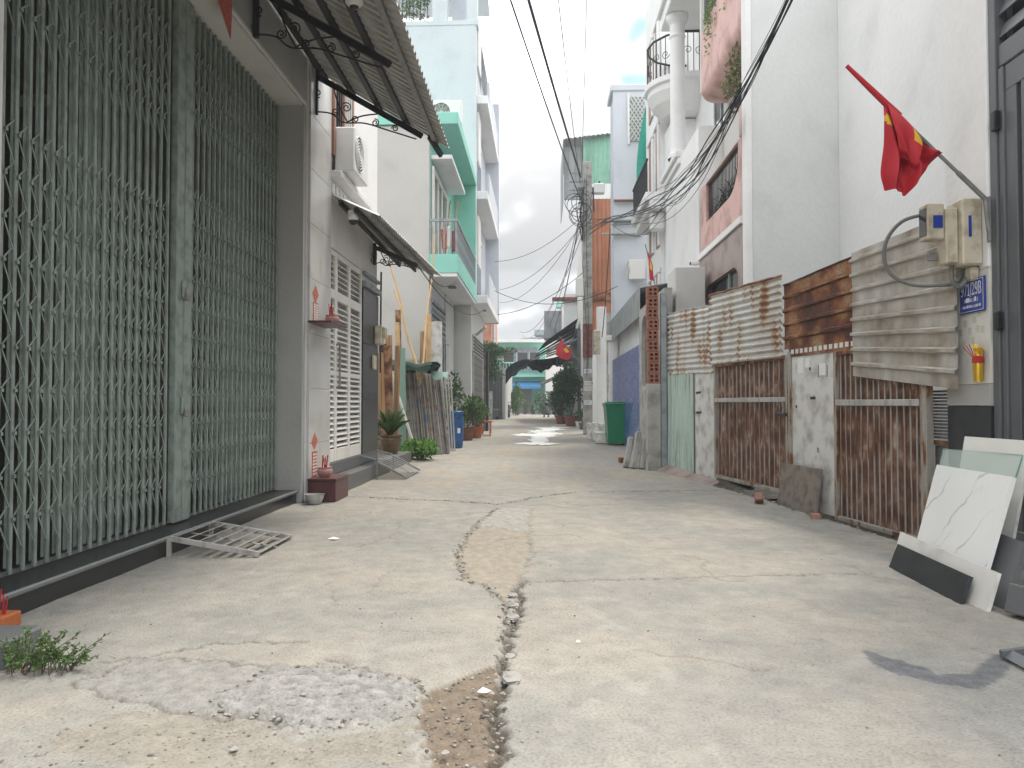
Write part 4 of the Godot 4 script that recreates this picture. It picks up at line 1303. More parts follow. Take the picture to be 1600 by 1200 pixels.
	for k in 22:
		var a := TAU * k / 22.0 + rr(-0.1, 0.1)
		var up := rr(0.9, 2.6)
		var dirn := Vector3(cos(a), up, sin(a)).normalized()
		var L := rr(0.48, 0.66)
		var f := G.new()
		var cl := Color(0.035, 0.075, 0.02).lerp(Color(0.09, 0.15, 0.03), rng.randf())
		var spine := []
		for s in 8:
			var tt := s / 7.0
			spine.append(o + Vector3(0, 0.3, 0) + dirn * L * tt - Vector3(0, 0.16 * tt * tt / up, 0))
		f.col = cl
		f.tube(spine, [0.007, 0.007, 0.006, 0.005, 0.005, 0.004, 0.003, 0.002], 4)
		var side := dirn.cross(Vector3.UP).normalized()
		for s in 34:
			var tt := 0.12 + 0.88 * s / 34.0
			var p: Vector3 = o + Vector3(0, 0.3, 0) + dirn * L * tt - Vector3(0, 0.16 * tt * tt / up, 0)
			for e in [-1.0, 1.0]:
				blade(f, p, (side * e + dirn * 0.9 + Vector3(0, 0.35, 0)).normalized(), 0.14 * sin(PI * (0.12 + 0.83 * tt)), 0.0055, 0.01, cl * rr(0.8, 1.2))
		pg(cy, "frond", f, "leaf")
	plant("low bright green leafy bush at the foot of the scaffold poles", V(-2.38, 0.0, 14.75), 0.5, 0.95, 2200, 0.075, Color(0.05, 0.15, 0.025), Color(0.17, 0.33, 0.06), "", 0, 0.0)
	plant("dark leafy shrub in the corner behind the cycad pot", V(-3.0, 0.2, 13.2), 0.6, 0.45, 300, 0.07, Color(0.015, 0.04, 0.02), Color(0.05, 0.10, 0.04), "", 0, 0.0)
	var b := thing("barrel", "blue plastic drum with white label standing by the scaffold frame", "barrel", V(-2.03, gy(18.4), 18.4))
	o = V(-2.03, gy(18.4), 18.4)
	g = G.new()
	g.lathe(o, [Vector2(0, 0), Vector2(0.14, 0), Vector2(0.155, 0.03), Vector2(0.175, 0.25), Vector2(0.18, 0.45), Vector2(0.178, 0.65), Vector2(0.165, 0.8), Vector2(0.165, 0.82)], 28)
	pg(b, "body", g, "barrel_blue")
	g = G.new()
	g.lathe(o, [Vector2(0.166, 0.80), Vector2(0.183, 0.805), Vector2(0.183, 0.875), Vector2(0.17, 0.885), Vector2(0, 0.885)], 28)
	pg(b, "lid", g, "barrel_blue")
	g = G.new()
	for s in 4:
		var a0 := 0.9 + s * 0.1
		g.poly([o + Vector3(cos(a0) * 0.181, 0.36, sin(a0) * 0.181), o + Vector3(cos(a0 + 0.1) * 0.181, 0.36, sin(a0 + 0.1) * 0.181), o + Vector3(cos(a0 + 0.1) * 0.182, 0.48, sin(a0 + 0.1) * 0.182), o + Vector3(cos(a0) * 0.182, 0.48, sin(a0) * 0.182)], Vector3(0.6, 0, 0.8))
	pg(b, "label_sticker", g, "sign_white")

func railing(parent: Node3D, x: float, y0: float, y1: float, d0: float, d1: float, step: float, m: String) -> void:
	bx(parent, "top_rail", x - 0.025, x + 0.025, y1 - 0.05, y1, d0, d1, m)
	bx(parent, "bottom_rail", x - 0.015, x + 0.015, y0, y0 + 0.03, d0, d1, m)
	var d := d0
	while d < d1:
		bx(parent, "baluster", x - 0.009, x + 0.009, y0 + 0.03, y1 - 0.05, d, d + 0.018, m)
		d += step

func build_left_far() -> void:
	var t := thing("teal_balcony_house", "house with teal balcony, teal roof slab and blank grey side wall", "house", V(-3, 0, 20))
	bx(t, "side_wall", -7, -2.61, 0, 7.62, 17.8, 18.0, "plaster_beige")
	bx(t, "front_wall", -7, -2.6, 4.1, 7.62, 18.005, 22.9, "plaster_teal")
	bx(t, "ground_wall", -7, -2.6, 0, 4.095, 18.005, 22.9, "plaster_light")
	bx(t, "roof_slab", -4.0, -1.93, 7.64, 7.92, 17.75, 23.0, "plaster_teal", 0.01)
	bx(t, "divider_wall", -2.6, -1.95, 4.5, 7.63, 22.85, 22.99, "plaster_teal")
	bx(t, "balcony_slab", -2.6, -1.95, 4.06, 4.14, 17.8, 22.98, "plaster_white")
	bx(t, "balcony_parapet", -2.6, -1.93, 4.142, 4.58, 17.78, 17.86, "plaster_teal", 0.006)
	bx(t, "balcony_parapet", -2.01, -1.93, 4.142, 4.58, 17.865, 22.98, "plaster_teal", 0.006)
	var rl := bx(t, "balcony_rail", -2.6, -1.95, 5.36, 5.42, 17.8, 17.86, "steel_bluegrey")
	for x in [-2.58, -2.42, -2.26, -2.10, -1.98]:
		bx(rl, "baluster", x - 0.015, x + 0.015, 4.58, 5.36, 17.81, 17.84, "steel_bluegrey")
	railing(rl, -1.97, 4.62, 5.42, 17.87, 22.9, 0.14, "steel_bluegrey")
	var w := bx(t, "balcony_door", -2.598, -2.57, 4.6, 6.55, 18.1, 20.7, "glass_dark")
	for q in [[18.05, 18.2], [18.85, 18.95], [19.6, 19.7], [20.6, 20.75]]:
		bx(w, "frame", -2.59, -2.53, 4.58, 6.6, q[0], q[1], "white_paint", 0.01)
	bx(w, "lintel", -2.59, -2.53, 6.602, 6.75, 18.05, 20.75, "white_paint", 0.01)
	bx(t, "door_canopy", -2.6, -2.1, 6.9, 7.0, 18.02, 21.2, "plaster_white", 0.01)
	bx(t, "ceiling_lamp", -2.35, -2.15, 4.02, 4.058, 19.2, 19.5, "grey_plastic", 0.01)
	# ground floor gate
	var g := bx(t, "gate", -2.598, -2.57, 0.1, 3.6, 18.1, 20.5, "steel_bluegrey")
	for k in 6:
		bx(g, "vent_slat", -2.57, -2.55, 2.75 + k * 0.14, 2.80 + k * 0.14, 18.1, 20.5, "iron_black" if k % 2 else "steel_dark")
	for k in 7:
		bx(g, "panel_rib", -2.57, -2.548, 0.1, 2.7, 18.1 + k * 0.4, 18.14 + k * 0.4, "steel_dark")
	for k in 3:
		bx(t, "pillar_tile", -2.6, -2.56, k * 1.35 + 0.02, k * 1.35 + 1.35, 20.6, 21.6, "marble_tile", 0.004)
	ac_unit("small white air conditioner on the teal roof slab", V(-2.3, 8.2, 18.6), Vector3(0.75, 0.55, 0.3), Vector3(0, 0, 1))
	var cl := thing("laundry", "red and white laundry hanging at the teal balcony corner", "laundry", V(-2.1, 4.7, 18.1))
	for q in [[-2.3, 5.0, 0.12, "red_paper"], [-2.18, 5.05, 0.1, "white_plastic"], [-2.06, 4.95, 0.11, "paint_red"]]:
		mi(cl, "garment", box_mesh(Vector3(q[2], 0.5, 0.05), 0.02), q[3], Transform3D(Basis(Vector3(0, 0, 1), rr(-0.1, 0.1)), V(q[0], q[1], 18.1)))
	for q in [-2.3, -2.12]:
		var pg2 := G.new()
		pg2.tube([V(q, 4.6, 18.2), V(q + 0.12, 6.0, 18.4)], 0.018, 6)
		pg(cl, "pole", pg2, "timber")
	# tall pale-blue building behind it
	t = thing("pale_blue_building", "tall pale blue building with roof terrace plants rising behind teal house", "building", V(-3, 0, 26))
	bx(t, "side_wall", -7, -1.95, 4.15, 12.6, 23.02, 23.3, "plaster_blue")
	bx(t, "ground_wall", -7, -2.1, 0, 4.14, 23.02, 28.0, "plaster_light")
	bx(t, "body", -7, -2.1, 4.145, 12.6, 23.31, 29.5, "plaster_lavender")
	bx(t, "terrace_slab", -7, -1.9, 12.6, 12.75, 23.0, 29.5, "plaster_blue", 0.01)
	for q in [[-3.3, -2.85], [-2.25, -1.93]]:
		bx(t, "terrace_pillar", q[0], q[1], 12.76, 16.0, 23.05, 23.5, "plaster_blue")
	bx(t, "terrace_wall", -2.84, -2.26, 12.76, 16.0, 24.2, 24.3, "plaster_lavender")
	bx(t, "terrace_roof", -6, -1.93, 15.9, 16.1, 23.0, 29.0, "plaster_blue")
	for k in 10:
		bx(t, "terrace_baluster", -4.45 + k * 0.11, -4.43 + k * 0.11, 12.76, 14.0, 23.1, 23.12, "iron_black")
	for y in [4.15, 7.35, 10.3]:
		bx(t, "floor_slab", -2.1, -1.62, y, y + 0.25, 23.31, 29.5, "plaster_white", 0.01)
		bx(t, "balcony_front", -1.72, -1.64, y + 0.26, y + 1.1, 24.4, 29.5, "plaster_lavender")
		var wn := bx(t, "window", -2.1, -2.05, y + 0.5, y + 2.3, 24.0, 26.2, "glass_dark")
		bx(wn, "frame", -2.1, -2.02, y + 2.31, y + 2.45, 23.9, 26.3, "white_paint")
		var wp := bx(t, "white_panel", -1.95, -1.90, y + 1.2, y + 2.7, 23.35, 24.3, "white_paint")  # plain white panel stands in for brightly lit railings and windows
	bx(t, "fin_wall", -2.1, -1.6, 4.15, 12.6, 29.2, 29.48, "plaster_lavender")
	bx(t, "gate", -2.1, -2.05, 0.1, 3.2, 23.4, 27.2, "steel_pale")
	for k in 12:
		bx(t, "gate_rib", -2.05, -2.03, 0.1, 2.6, 23.5 + k * 0.3, 23.56 + k * 0.3, "steel_grey")
	for k in 5:
		bx(t, "gate_vent", -2.05, -2.03, 2.66 + k * 0.11, 2.71 + k * 0.11, 23.4, 27.2, "iron_black")
	bx(t, "downlight", -1.9, -1.78, 4.12, 4.148, 25.0, 25.2, "grey_plastic")
	var tp := thing("terrace_plants", "yellow-flowered plants on the pale blue building's roof terrace", "plant", V(-4, 12.76, 23.3))
	var fg := G.new()
	foliage(fg, V(-3.9, 13.35, 23.3), Vector3(0.6, 0.6, 0.25), 700, 0.10, Color(0.03, 0.08, 0.02), Color(0.16, 0.26, 0.06), 14)
	foliage(fg, V(-3.8, 13.2, 23.3), Vector3(0.5, 0.4, 0.2), 40, 0.08, Color(0.5, 0.4, 0.04), Color(0.6, 0.2, 0.05), 8)
	pg(tp, "foliage", fg, "leaf")
	# brick pillar with black edge
	var bp := thing("brick_gatepost", "dark gatepost faced with rough stone bricks and a black steel edge", "gatepost", V(-2.25, 0, 28.4))
	bx(bp, "core", -2.5, -2.02, 0, 2.95, 28.2, 28.5, "concrete_wall")
	for r in 14:
		for c in 2:
			bx(bp, "brick", -2.49 + c * 0.24, -2.26 + c * 0.24, 0.03 + r * 0.208, 0.225 + r * 0.208, 28.14, 28.199, "brick_pale" if (r + c) % 2 else "granite_grey", 0.008)
	bx(bp, "steel_edge", -2.015, -1.93, 0, 3.0, 28.12, 28.5, "black_plastic")
	# next houses
	t = thing("white_terrace_house", "white set-back house behind the feathery tree and open plot", "house", V(-5, 0, 36))
	bx(t, "ground_wall", -9, -4.4, 0, 3.4, 28.6, 43.9, "plaster_white")
	bx(t, "upper_wall", -9, -4.2, 3.402, 8.0, 29.6, 43.9, "plaster_blue")
	var wn := bx(t, "window", -4.2, -4.15, 4.3, 6.0, 38, 40, "glass_dark")
	bx(wn, "frame", -4.2, -4.12, 4.2, 4.3, 37.9, 40.1, "white_paint")
	t = thing("salmon_house", "narrow salmon-coloured house front far along the left side", "house", V(-3.5, 0, 48))
	bx(t, "wall", -6, -2.95, 0, 9.6, 46, 52, "plaster_salmon")
	bx(t, "cornice", -6, -2.85, 9.6, 9.8, 45.9, 52, "plaster_white")
	bx(t, "window", -2.95, -2.90, 4.5, 6.2, 47, 49, "glass_dark")
	var cu := thing("hanging_cloth", "long salmon cloth hanging from the salmon house front", "cloth", V(-2.7, 5, 46.0))
	var cg := G.new()
	var prev := []
	for s in 12:
		var y := 8.2 - s * 0.28
		var x := -2.9 + 0.03 * s
		var row := [V(x - 0.2, y + 0.8, 45.7 + 0.1 * sin(s)), V(x, y + 0.75, 45.8), V(x + 0.02, y + 0.8, 46.3)]
		if s > 0:
			for m in 2:
				cg.poly([prev[m], prev[m + 1], row[m + 1], row[m]], Vector3(0.5, 0, 1))
		prev = row
	pg(cu, "cloth", cg, "plaster_salmon")
	# dark gate wall across a side plot, pale wall returning along the alley
	t = thing("dark_gate_wall", "dark grey sheet-metal wall facing the alley under the feathery tree", "wall", V(-3.2, 0.18, 44))
	for k in 6:
		bx(t, "panel", -4.3 + k * 0.35, -4.3 + k * 0.35 + 0.345, 0.15, 2.95, 44.0, 44.05, "steel_dark", 0.006)
	bx(t, "stained_pipe", -2.72, -2.68, 2.2, 2.9, 43.95, 43.99, "steel_pale")
	t = thing("pale_yard_wall", "pale plastered yard wall returning beside the dark metal wall", "wall", V(-2.15, 0.18, 49))
	bx(t, "wall", -2.2, -2.05, 0.1, 3.1, 43.9, 55, "plaster_beige", 0.01)
	var b := thing("leaning_board", "white board leaning on the dark metal wall", "board", V(-3.0, 0.18, 43.6))
	mi(b, "board", box_mesh(Vector3(0.42, 1.6, 0.03), 0.004), "whitesheet", Transform3D(Basis(Vector3(1, 0, 0), -0.1), V(-2.95, 0.98, 43.7)))
	mi(b, "batten", box_mesh(Vector3(0.14, 2.2, 0.03), 0.004), "timber", Transform3D(Basis(Vector3(1, 0, 0), -0.08), V(-3.02, 1.25, 43.8)))
	wheelie_bin("dark green wheelie bin beside the dark metal wall", V(-3.35, gy(42.5), 42.5), 0.95, 0.5, "bin_green")
	wheelie_bin("small grey lidded bin at the dark metal wall corner", V(-2.55, gy(43), 43), 0.62, 0.32, "grey_plastic")
	# feathery tree
	t = thing("feathery_tree", "feathery green tree overhanging the dark metal wall", "tree", V(-3.6, gy(41), 41))
	var tg := G.new()
	var base := V(-3.7, gy(41), 41.5)
	tg.tube([base, base + Vector3(0.1, 1.6, 0), base + Vector3(0.5, 2.6, 0.1), base + Vector3(1.1, 3.4, 0.2)], [0.09, 0.08, 0.06, 0.03], 8)
	tg.tube([base + Vector3(0.2, 1.9, 0), base + Vector3(-0.3, 2.9, 0.2), base + Vector3(-0.5, 3.8, 0)], [0.06, 0.04, 0.02], 7)
	tg.tube([base + Vector3(0.5, 2.6, 0.1), base + Vector3(1.3, 2.6, 0.3), base + Vector3(1.9, 2.4, 0.4)], [0.05, 0.03, 0.015], 7)
	pg(t, "trunk", tg, "bark")
	var fo := G.new()
	foliage(fo, base + Vector3(0.45, 3.1, 0.2), Vector3(1.45, 1.15, 1.0), 6000, 0.19, Color(0.03, 0.075, 0.03), Color(0.11, 0.19, 0.07), 26, 0.35)
	foliage(fo, base + Vector3(1.5, 3.75, 0.3), Vector3(0.9, 0.35, 0.5), 900, 0.18, Color(0.04, 0.09, 0.03), Color(0.13, 0.22, 0.08), 10, 0.35)
	pg(t, "crown", fo, "leaf")
	# potted plants along the left wall
	var c0 := Color(0.03, 0.07, 0.02)
	var c1 := Color(0.11, 0.19, 0.05)
	plant("tall thin potted shrub behind the blue drum", V(-2.25, gy(20), 20.2), 1.5, 0.6, 420, 0.12, c0, c1, "terracotta", 0.18, 0.32)
	plant("bright yellow-green potted plant beside the tall thin shrub", V(-2.45, gy(19.6), 19.7), 1.15, 0.4, 160, 0.12, Color(0.12, 0.2, 0.03), Color(0.3, 0.38, 0.06), "terracotta", 0.15, 0.28)
	plant("dense dark potted plant next to the tall thin shrub", V(-2.1, gy(21.5), 21.8), 0.85, 1.0, 700, 0.13, c0, c1, "terracotta", 0.22, 0.36)
	plant("spreading potted plant in an orange pot along the left wall", V(-1.95, gy(23), 23.2), 0.8, 0.9, 500, 0.13, c0, Color(0.16, 0.24, 0.07), "clay_orange", 0.2, 0.34)
	plant("low potted plant at the end of the left-hand plant row", V(-2.05, gy(25), 25.4), 0.8, 0.7, 300, 0.13, c0, c1, "terracotta", 0.2, 0.3)
	var cr := thing("orange_stand", "small orange plant stand with white base and bent steel leg", "stand", V(-1.75, gy(24), 24.4))
	for q in [[-1.9, 24.2], [-1.6, 24.2], [-1.9, 24.5], [-1.6, 24.5]]:
		bx(cr, "leg", q[0] - 0.02, q[0] + 0.02, 0.05, 0.5, q[1] - 0.02, q[1] + 0.02, "clay_orange")
	bx(cr, "top", -1.95, -1.55, 0.5, 0.54, 24.15, 24.55, "clay_orange")
	bx(cr, "base", -1.93, -1.57, 0.07, 0.12, 24.2, 24.5, "white_plastic")
	var lampg := thing("wall_lamp", "tube lamp sticking out below the pale blue building's overhang", "lamp", V(-2.0, 3.3, 25))
	var lg := G.new()
	lg.beam(V(-2.05, 3.25, 24.2), V(-1.72, 3.5, 24.0), 0.09, 0.07, Vector3.UP, 0.01)
	pg(lampg, "tube", lg, "steel_pale")

func wheelie_bin(label: String, at: Vector3, h: float, w: float, m: String) -> void:
	var t := thing("wheelie_bin", label, "bin", at)
	var g := G.new()
	# tapered body, front to the left of the alley
	var b := []
	for q in [[0.86, 0.06], [0.88, 0.3], [1.0, h * 0.86], [1.04, h * 0.86], [1.04, h * 0.9]]:
		var r := []
		for e in [[-1, -1], [1, -1], [1, 1], [-1, 1]]:
			r.append(at + Vector3(e[0] * w * 0.5 * q[0], q[1], e[1] * w * 0.6 * q[0]))
		b.append(r)
	for i in b.size() - 1:
		for e in 4:
			var out: Vector3 = (b[i][e] + b[i][(e + 1) % 4]) * 0.5 - at
			out.y = 0
			g.poly([b[i][e], b[i][(e + 1) % 4], b[i + 1][(e + 1) % 4], b[i + 1][e]], out)
	g.poly(b[0], Vector3.DOWN)
	pg(t, "body", g, m)
	var l := G.new()
	l.box(at + Vector3(0.03, h * 0.925, 0), Vector3(w * 1.16, h * 0.05, w * 1.3), Basis(), 0.015)
	l.box(at + Vector3(0.0, h * 0.962, 0), Vector3(w * 0.95, h * 0.03, w * 1.1), Basis(), 0.012)
	pg(t, "lid", l, m)
	var hd := G.new()
	hd.tube([at + Vector3(w * 0.58, h * 0.92, -w * 0.4), at + Vector3(w * 0.72, h * 0.91, -w * 0.4), at + Vector3(w * 0.72, h * 0.91, w * 0.4), at + Vector3(w * 0.58, h * 0.92, w * 0.4)], 0.018, 8)
	pg(t, "handle", hd, m)
	for s in [-1.0, 1.0]:
		var wh := G.new()
		wh.lathe(at + Vector3(w * 0.36, 0.1, s * w * 0.56), [Vector2(0, -0.03), Vector2(0.06, -0.03), Vector2(0.1, -0.025), Vector2(0.1, 0.025), Vector2(0.06, 0.03), Vector2(0, 0.03)], 18, 1.0, Basis(Vector3(1, 0, 0), PI / 2))
		pg(t, "wheel", wh, "black_plastic")

# ---------------------------------------------------------------- right side: fence of sheets and gates
const FA := Vector3(2.1, 0, -12.6)
const FU := Vector3(0.14834, 0, 0.98894)
const FN := Vector3(-0.98894, 0, 0.14834)
func fp(s: float, y: float, off := 0.0) -> Vector3:
	return FA + FU * s + Vector3(0, y, 0) + FN * off
func fbasis() -> Basis:
	return Basis(FU, Vector3.UP, -FN)
func fbx(parent: Node3D, called: String, s0: float, s1: float, y0: float, y1: float, o0: float, o1: float, m: Variant, bev := 0.0, tilt := 0.0) -> MeshInstance3D:
	return mi(parent, called, box_mesh(Vector3(s1 - s0, y1 - y0, o1 - o0), bev), m, Transform3D(fbasis() * Basis(Vector3(0, 0, 1), tilt), fp((s0 + s1) / 2, (y0 + y1) / 2, (o0 + o1) / 2)))
func fsheet(label: String, s0: float, s1: float, yl0: float, yl1: float, yr0: float, yr1: float, off: float, m: String, pitch: float, amp: float, prof: Array) -> void:
	var t := thing("fence_sheet", label, "fence panel", fp(s0, yl0, off))
	# ridges run along the fence; rows follow each other upwards
	var g := G.new()
	var ys := []
	var k := 0
	var L := yl1 - yl0
	while k * pitch < L:
		for q in prof:
			if (k + q[0]) * pitch <= L:
				ys.append([(k + q[0]) * pitch / L, q[1] * amp])
		k += 1
	ys.append([1.0, 0.0])
	var prev := []
	var fn := FastNoiseLite.new()
	fn.seed = int(s0 * 100)
	fn.frequency = 1.0
	for i in ys.size():
		var row := []
		for c in 25:
			var tt := c / 24.0
			var sag := 0.010 * fn.get_noise_2d(tt * 3.0, ys[i][0] * 2.0)
			var wob := 0.004 * fn.get_noise_1d(tt * 5.0 + ys[i][0])
			var sj := 0.008 * fn.get_noise_1d(ys[i][0] * 9.0 + 30.0) if c == 0 or c == 24 else 0.0
			row.append(fp(lerpf(s0, s1, tt) + sj, lerpf(lerpf(yl0, yr0, tt), lerpf(yl1, yr1, tt), ys[i][0]) + wob, off + ys[i][1] + sag))
		if i > 0:
			for c in 24:
				g.poly([prev[c], prev[c + 1], row[c + 1], row[c]], FN)
		prev = row
	pg(t, "sheet", g, m)

# a brick with four real holes running through it
func hollow_brick(parent: Node3D, at: Vector3, size: Vector3) -> void:
	var g := G.new()
	var w := size.x * 0.17
	var h := size.y * 0.17
	for k in 3:
		g.box(at + Vector3((k - 1) * (size.x - w) * 0.5, 0, 0), Vector3(w, size.y, size.z))
		for c in 2:
			g.box(at + Vector3((c - 0.5) * (size.x - w) * 0.5, (k - 1) * (size.y - h) * 0.5, 0), Vector3((size.x - 3.0 * w) * 0.5, h, size.z))
	g.box(at, Vector3(size.x * 0.9, size.y * 0.9, 0.01))
	pg(parent, "brick", g, "brick")

func bar_gate(label: String, s0: float, s1: float, y0: float, y1: float, ymid: float, n: int) -> void:
	var t := thing("barred_gate", label, "gate", fp((s0 + s1) / 2, y0), "rusty barred gates in the sheet fence")
	fbx(t, "backing_board", s0 + 0.02, s1 - 0.02, y0 + 0.05, y1 - 0.02, -0.035, -0.012, "brownboard")
	fbx(t, "side_rail", s0, s0 + 0.045, y0, y1, -0.01, 0.03, "rod", 0.004)
	fbx(t, "side_rail", s1 - 0.045, s1, y0, y1, -0.01, 0.03, "rod", 0.004)
	fbx(t, "bottom_rail", s0 + 0.05, s1 - 0.05, y0, y0 + 0.045, -0.01, 0.03, "rod", 0.004)
	fbx(t, "middle_rail", s0 + 0.048, s1 - 0.048, ymid - 0.028, ymid + 0.028, 0.026, 0.042, "steel_pale", 0.004)
	fbx(t, "top_rail", s0 + 0.05, s1 - 0.05, y1 - 0.045, y1, -0.01, 0.03, "steel_rusty", 0.004)
	for k in n:
		var s := lerpf(s0 + 0.1, s1 - 0.1, k / float(n - 1)) + rr(-0.012, 0.012)
		fbx(t, "bar", s - 0.0075, s + 0.0075, y0 + 0.046, y1 - 0.046, 0.004, 0.016, "rod", 0.003, rr(-0.005, 0.005))

func build_fence() -> void:
	fsheet("weathered grey wavy sheet with few rust spots next to the steel post", -0.28, 1.91, 1.56, 2.59, 1.515, 2.475, 0.0, "rustzinc", 0.085, 0.024, SINE)
	fsheet("wavy pale sheet with orange rusted top edge above the first barred gate", 1.90, 4.08, 1.63, 2.585, 1.605, 2.50, 0.05, "rustzinc", 0.085, 0.027, SINE)
	fsheet("deep rust-brown ribbed sheet between the wavy and the grey sheets", 4.08, 5.51, 1.69, 2.41, 1.685, 2.47, 0.02, "rust", 0.15, 0.022, RIB)
	fsheet("large dull grey ribbed sheet reaching to the white pillar", 5.50, 6.90, 1.35, 2.48, 1.2, 2.52, 0.055, "zinc", 0.135, 0.024, RIB)
	var rim := thing("rusty_capping", "rusted curled edge along the top of the wavy pale sheet", "capping", fp(3, 2.55))
	var rg := G.new()
	var pts := []
	for k in 16:
		pts.append(fp(1.9 + k * 0.145, lerpf(2.59, 2.505, k / 15.0) + rr(-0.008, 0.008), 0.05))
	rg.tube(pts, 0.017, 6)
	pg(rim, "edge", rg, "rust")
	# upright sheets below
	var t := thing("green_sheet", "pale green ribbed upright sheet below the grey wavy sheet", "fence panel", fp(0.5, 0.02))
	var g := G.new()
	corr(g, fp(-0.22, 0.0, 0.0), FU * 1.38, Vector3(0, 1.57, 0), FN, 0.2, 0.018, RIB, 0.004)
	pg(t, "sheet", g, "greensheet")
	t = thing("white_sheet", "narrow plain whitish sheet between green sheet and first barred gate", "fence panel", fp(1.6, 0.04))
	fbx(t, "sheet", 1.165, 1.985, 0.03, 1.56, -0.02, -0.005, "whitesheet", 0.003)
	for y in [1.24, 0.95]:
		fbx(t, "black_tape", 1.22, 1.42, y, y + 0.03, -0.004, 0.0, "black_plastic", 0.0, 0.03)
	bar_gate("rusty barred gate below the wavy sheet with orange edge", 2.0, 4.15, 0.09, 1.63, 1.14, 16)
	var lk := thing("gate_bolt", "black sliding bolt and hasp at the first barred gate", "bolt", fp(4.05, 0.85))
	fbx(lk, "bolt", 3.96, 4.18, 0.96, 0.995, 0.045, 0.07, "black_plastic", 0.006)
	var ch := G.new()
	ch.tube([fp(4.08, 1.12, 0.05), fp(4.11, 1.05, 0.055), fp(4.1, 0.98, 0.06)], 0.008, 6)
	pg(lk, "chain", ch, "steel_grey")
	t = thing("white_panel", "tall whitish panel with old tape marks between the two barred gates", "fence panel", fp(4.65, 0.05))
	fbx(t, "sheet", 4.22, 5.10, 0.0, 1.64, -0.012, 0.006, "whitesheet", 0.003)
	fbx(t, "frame_edge", 4.165, 4.215, 0.05, 1.66, -0.02, 0.03, "rod", 0.004)
	for q in [[4.62, 1.14, 0.10, 0.028], [4.6, 1.44, 0.03, 0.03], [4.78, 1.36, 0.014, 0.13], [4.95, 1.36, 0.014, 0.12], [4.75, 0.6, 0.03, 0.05], [4.3, 1.05, 0.03, 0.03]]:
		fbx(t, "tape_mark", q[0], q[0] + q[2], q[1], q[1] + q[3], 0.006, 0.009, "black_plastic" if q[3] < 0.05 else "steel_grey", 0.0, rr(-0.03, 0.03))
	for q in [[4.35, 1.42, 0.12, 0.16], [4.52, 1.47, 0.09, 0.1], [4.8, 1.38, 0.12, 0.12]]:
		fbx(t, "paper_remnant", q[0], q[0] + q[2], q[1], q[1] + q[3], 0.006, 0.008, "plaster_cool2", 0.0, rr(-0.03, 0.03))
	t = thing("perforated_strip", "rusty steel strip with a row of square holes under the brown sheet", "strip", fp(4.8, 1.62))
	fbx(t, "strip", 4.17, 5.50, 1.60, 1.69, 0.008, 0.016, "rust", 0.002)
	for k in 13:
		fbx(t, "square_hole", 4.23 + k * 0.098, 4.29 + k * 0.098, 1.63, 1.678, 0.0165, 0.019, "tile_white")
	bar_gate("rusty barred gate below the large grey ribbed sheet", 5.11, 6.46, -0.02, 1.6, 1.105, 14)
	t = thing("gate_post", "pale square steel post beside the second barred gate", "post", fp(6.49, 0))
	fbx(t, "post", 6.468, 6.515, -0.1, 1.25, -0.02, 0.045, "rod", 0.005)
	t = thing("louvre_grate", "grey fine-slatted grate and block wall seen between gate and white pillar", "grate", fp(6.6, 0.8))
	for k in 15:
		fbx(t, "slat", 6.40, 6.9, 0.82 + k * 0.026, 0.838 + k * 0.026, -0.11, -0.09, "steel_grey")
	fbx(t, "bottom_bar", 6.40, 6.9, 0.77, 0.805, -0.11, -0.08, "steel_rusty")
	fbx(t, "block_wall", 6.40, 6.9, 0.55, 0.765, -0.2, -0.11, "concrete_wall")
	fbx(t, "ledge", 6.40, 6.9, 0.50, 0.545, -0.2, -0.02, "steel_pale")
	fbx(t, "lower_block", 6.40, 6.9, -0.1, 0.495, -0.2, -0.1, "concrete_wall")
	# post and brick pillar at the far end
	t = thing("fence_post", "blue-grey square steel post where the sheet fence begins", "post", V(2.03, 0, 12.75))
	bx(t, "post", 1.975, 2.07, -0.05, 2.92, 12.7, 12.8, "steel_bluegrey", 0.006)
	t = thing("brick_pillar", "slim pillar of stacked hollow red bricks on a cement base", "pillar", V(1.85, 0, 12.75))
	bx(t, "cement_base", 1.74, 1.965, -0.05, 1.42, 12.65, 12.87, "concrete_wall", 0.012)
	for k in 9:
		var y := 1.42 + k * 0.178
		hollow_brick(t, V(1.845 + rr(-0.012, 0.012), y + 0.089, 12.755), Vector3(0.185, 0.162, 0.19))
		bx(t, "mortar", 1.765, 1.93, y - 0.006, y + 0.0078, 12.68, 12.84, "concrete_wall")
	t = thing("plank_pink", "purplish old plank lying in the ditch below the white sheet", "plank", fp(1.2, 0))
	var pk := G.new()
	pk.beam(fp(-0.1, 0.03, 0.12), fp(2.2, -0.02, 0.16), 0.28, 0.025, Vector3(-0.5, 1, 0), 0.004)
	pg(t, "plank", pk, "marble_brown")
	t = thing("flaking_board", "grey-brown flaking board leaning between the two barred gates", "board", fp(4.5, 0))
	var bb := fbasis() * Basis(Vector3(1, 0, 0), 0.13)
	mi(t, "board", box_mesh(Vector3(0.84, 0.52, 0.02), 0.003), "greyboard", Transform3D(bb, fp(4.5, 0.19, 0.085)))
	for k in 26:
		var p := fp(4.5, 0.19, 0.085) + bb * Vector3(rr(-0.1, 0.02) + (0.22 if k % 2 else 0.0), rr(-0.2, 0.17), 0.0108)
		mi(t, "flaked_spot", box_mesh(Vector3(0.018, 0.03, 0.002)), "blackflake", Transform3D(bb * Basis(Vector3(0, 0, 1), rr(0, 3)) * Basis.from_scale(Vector3(rr(0.5, 1.8), rr(0.5, 1.6), 1)), p))
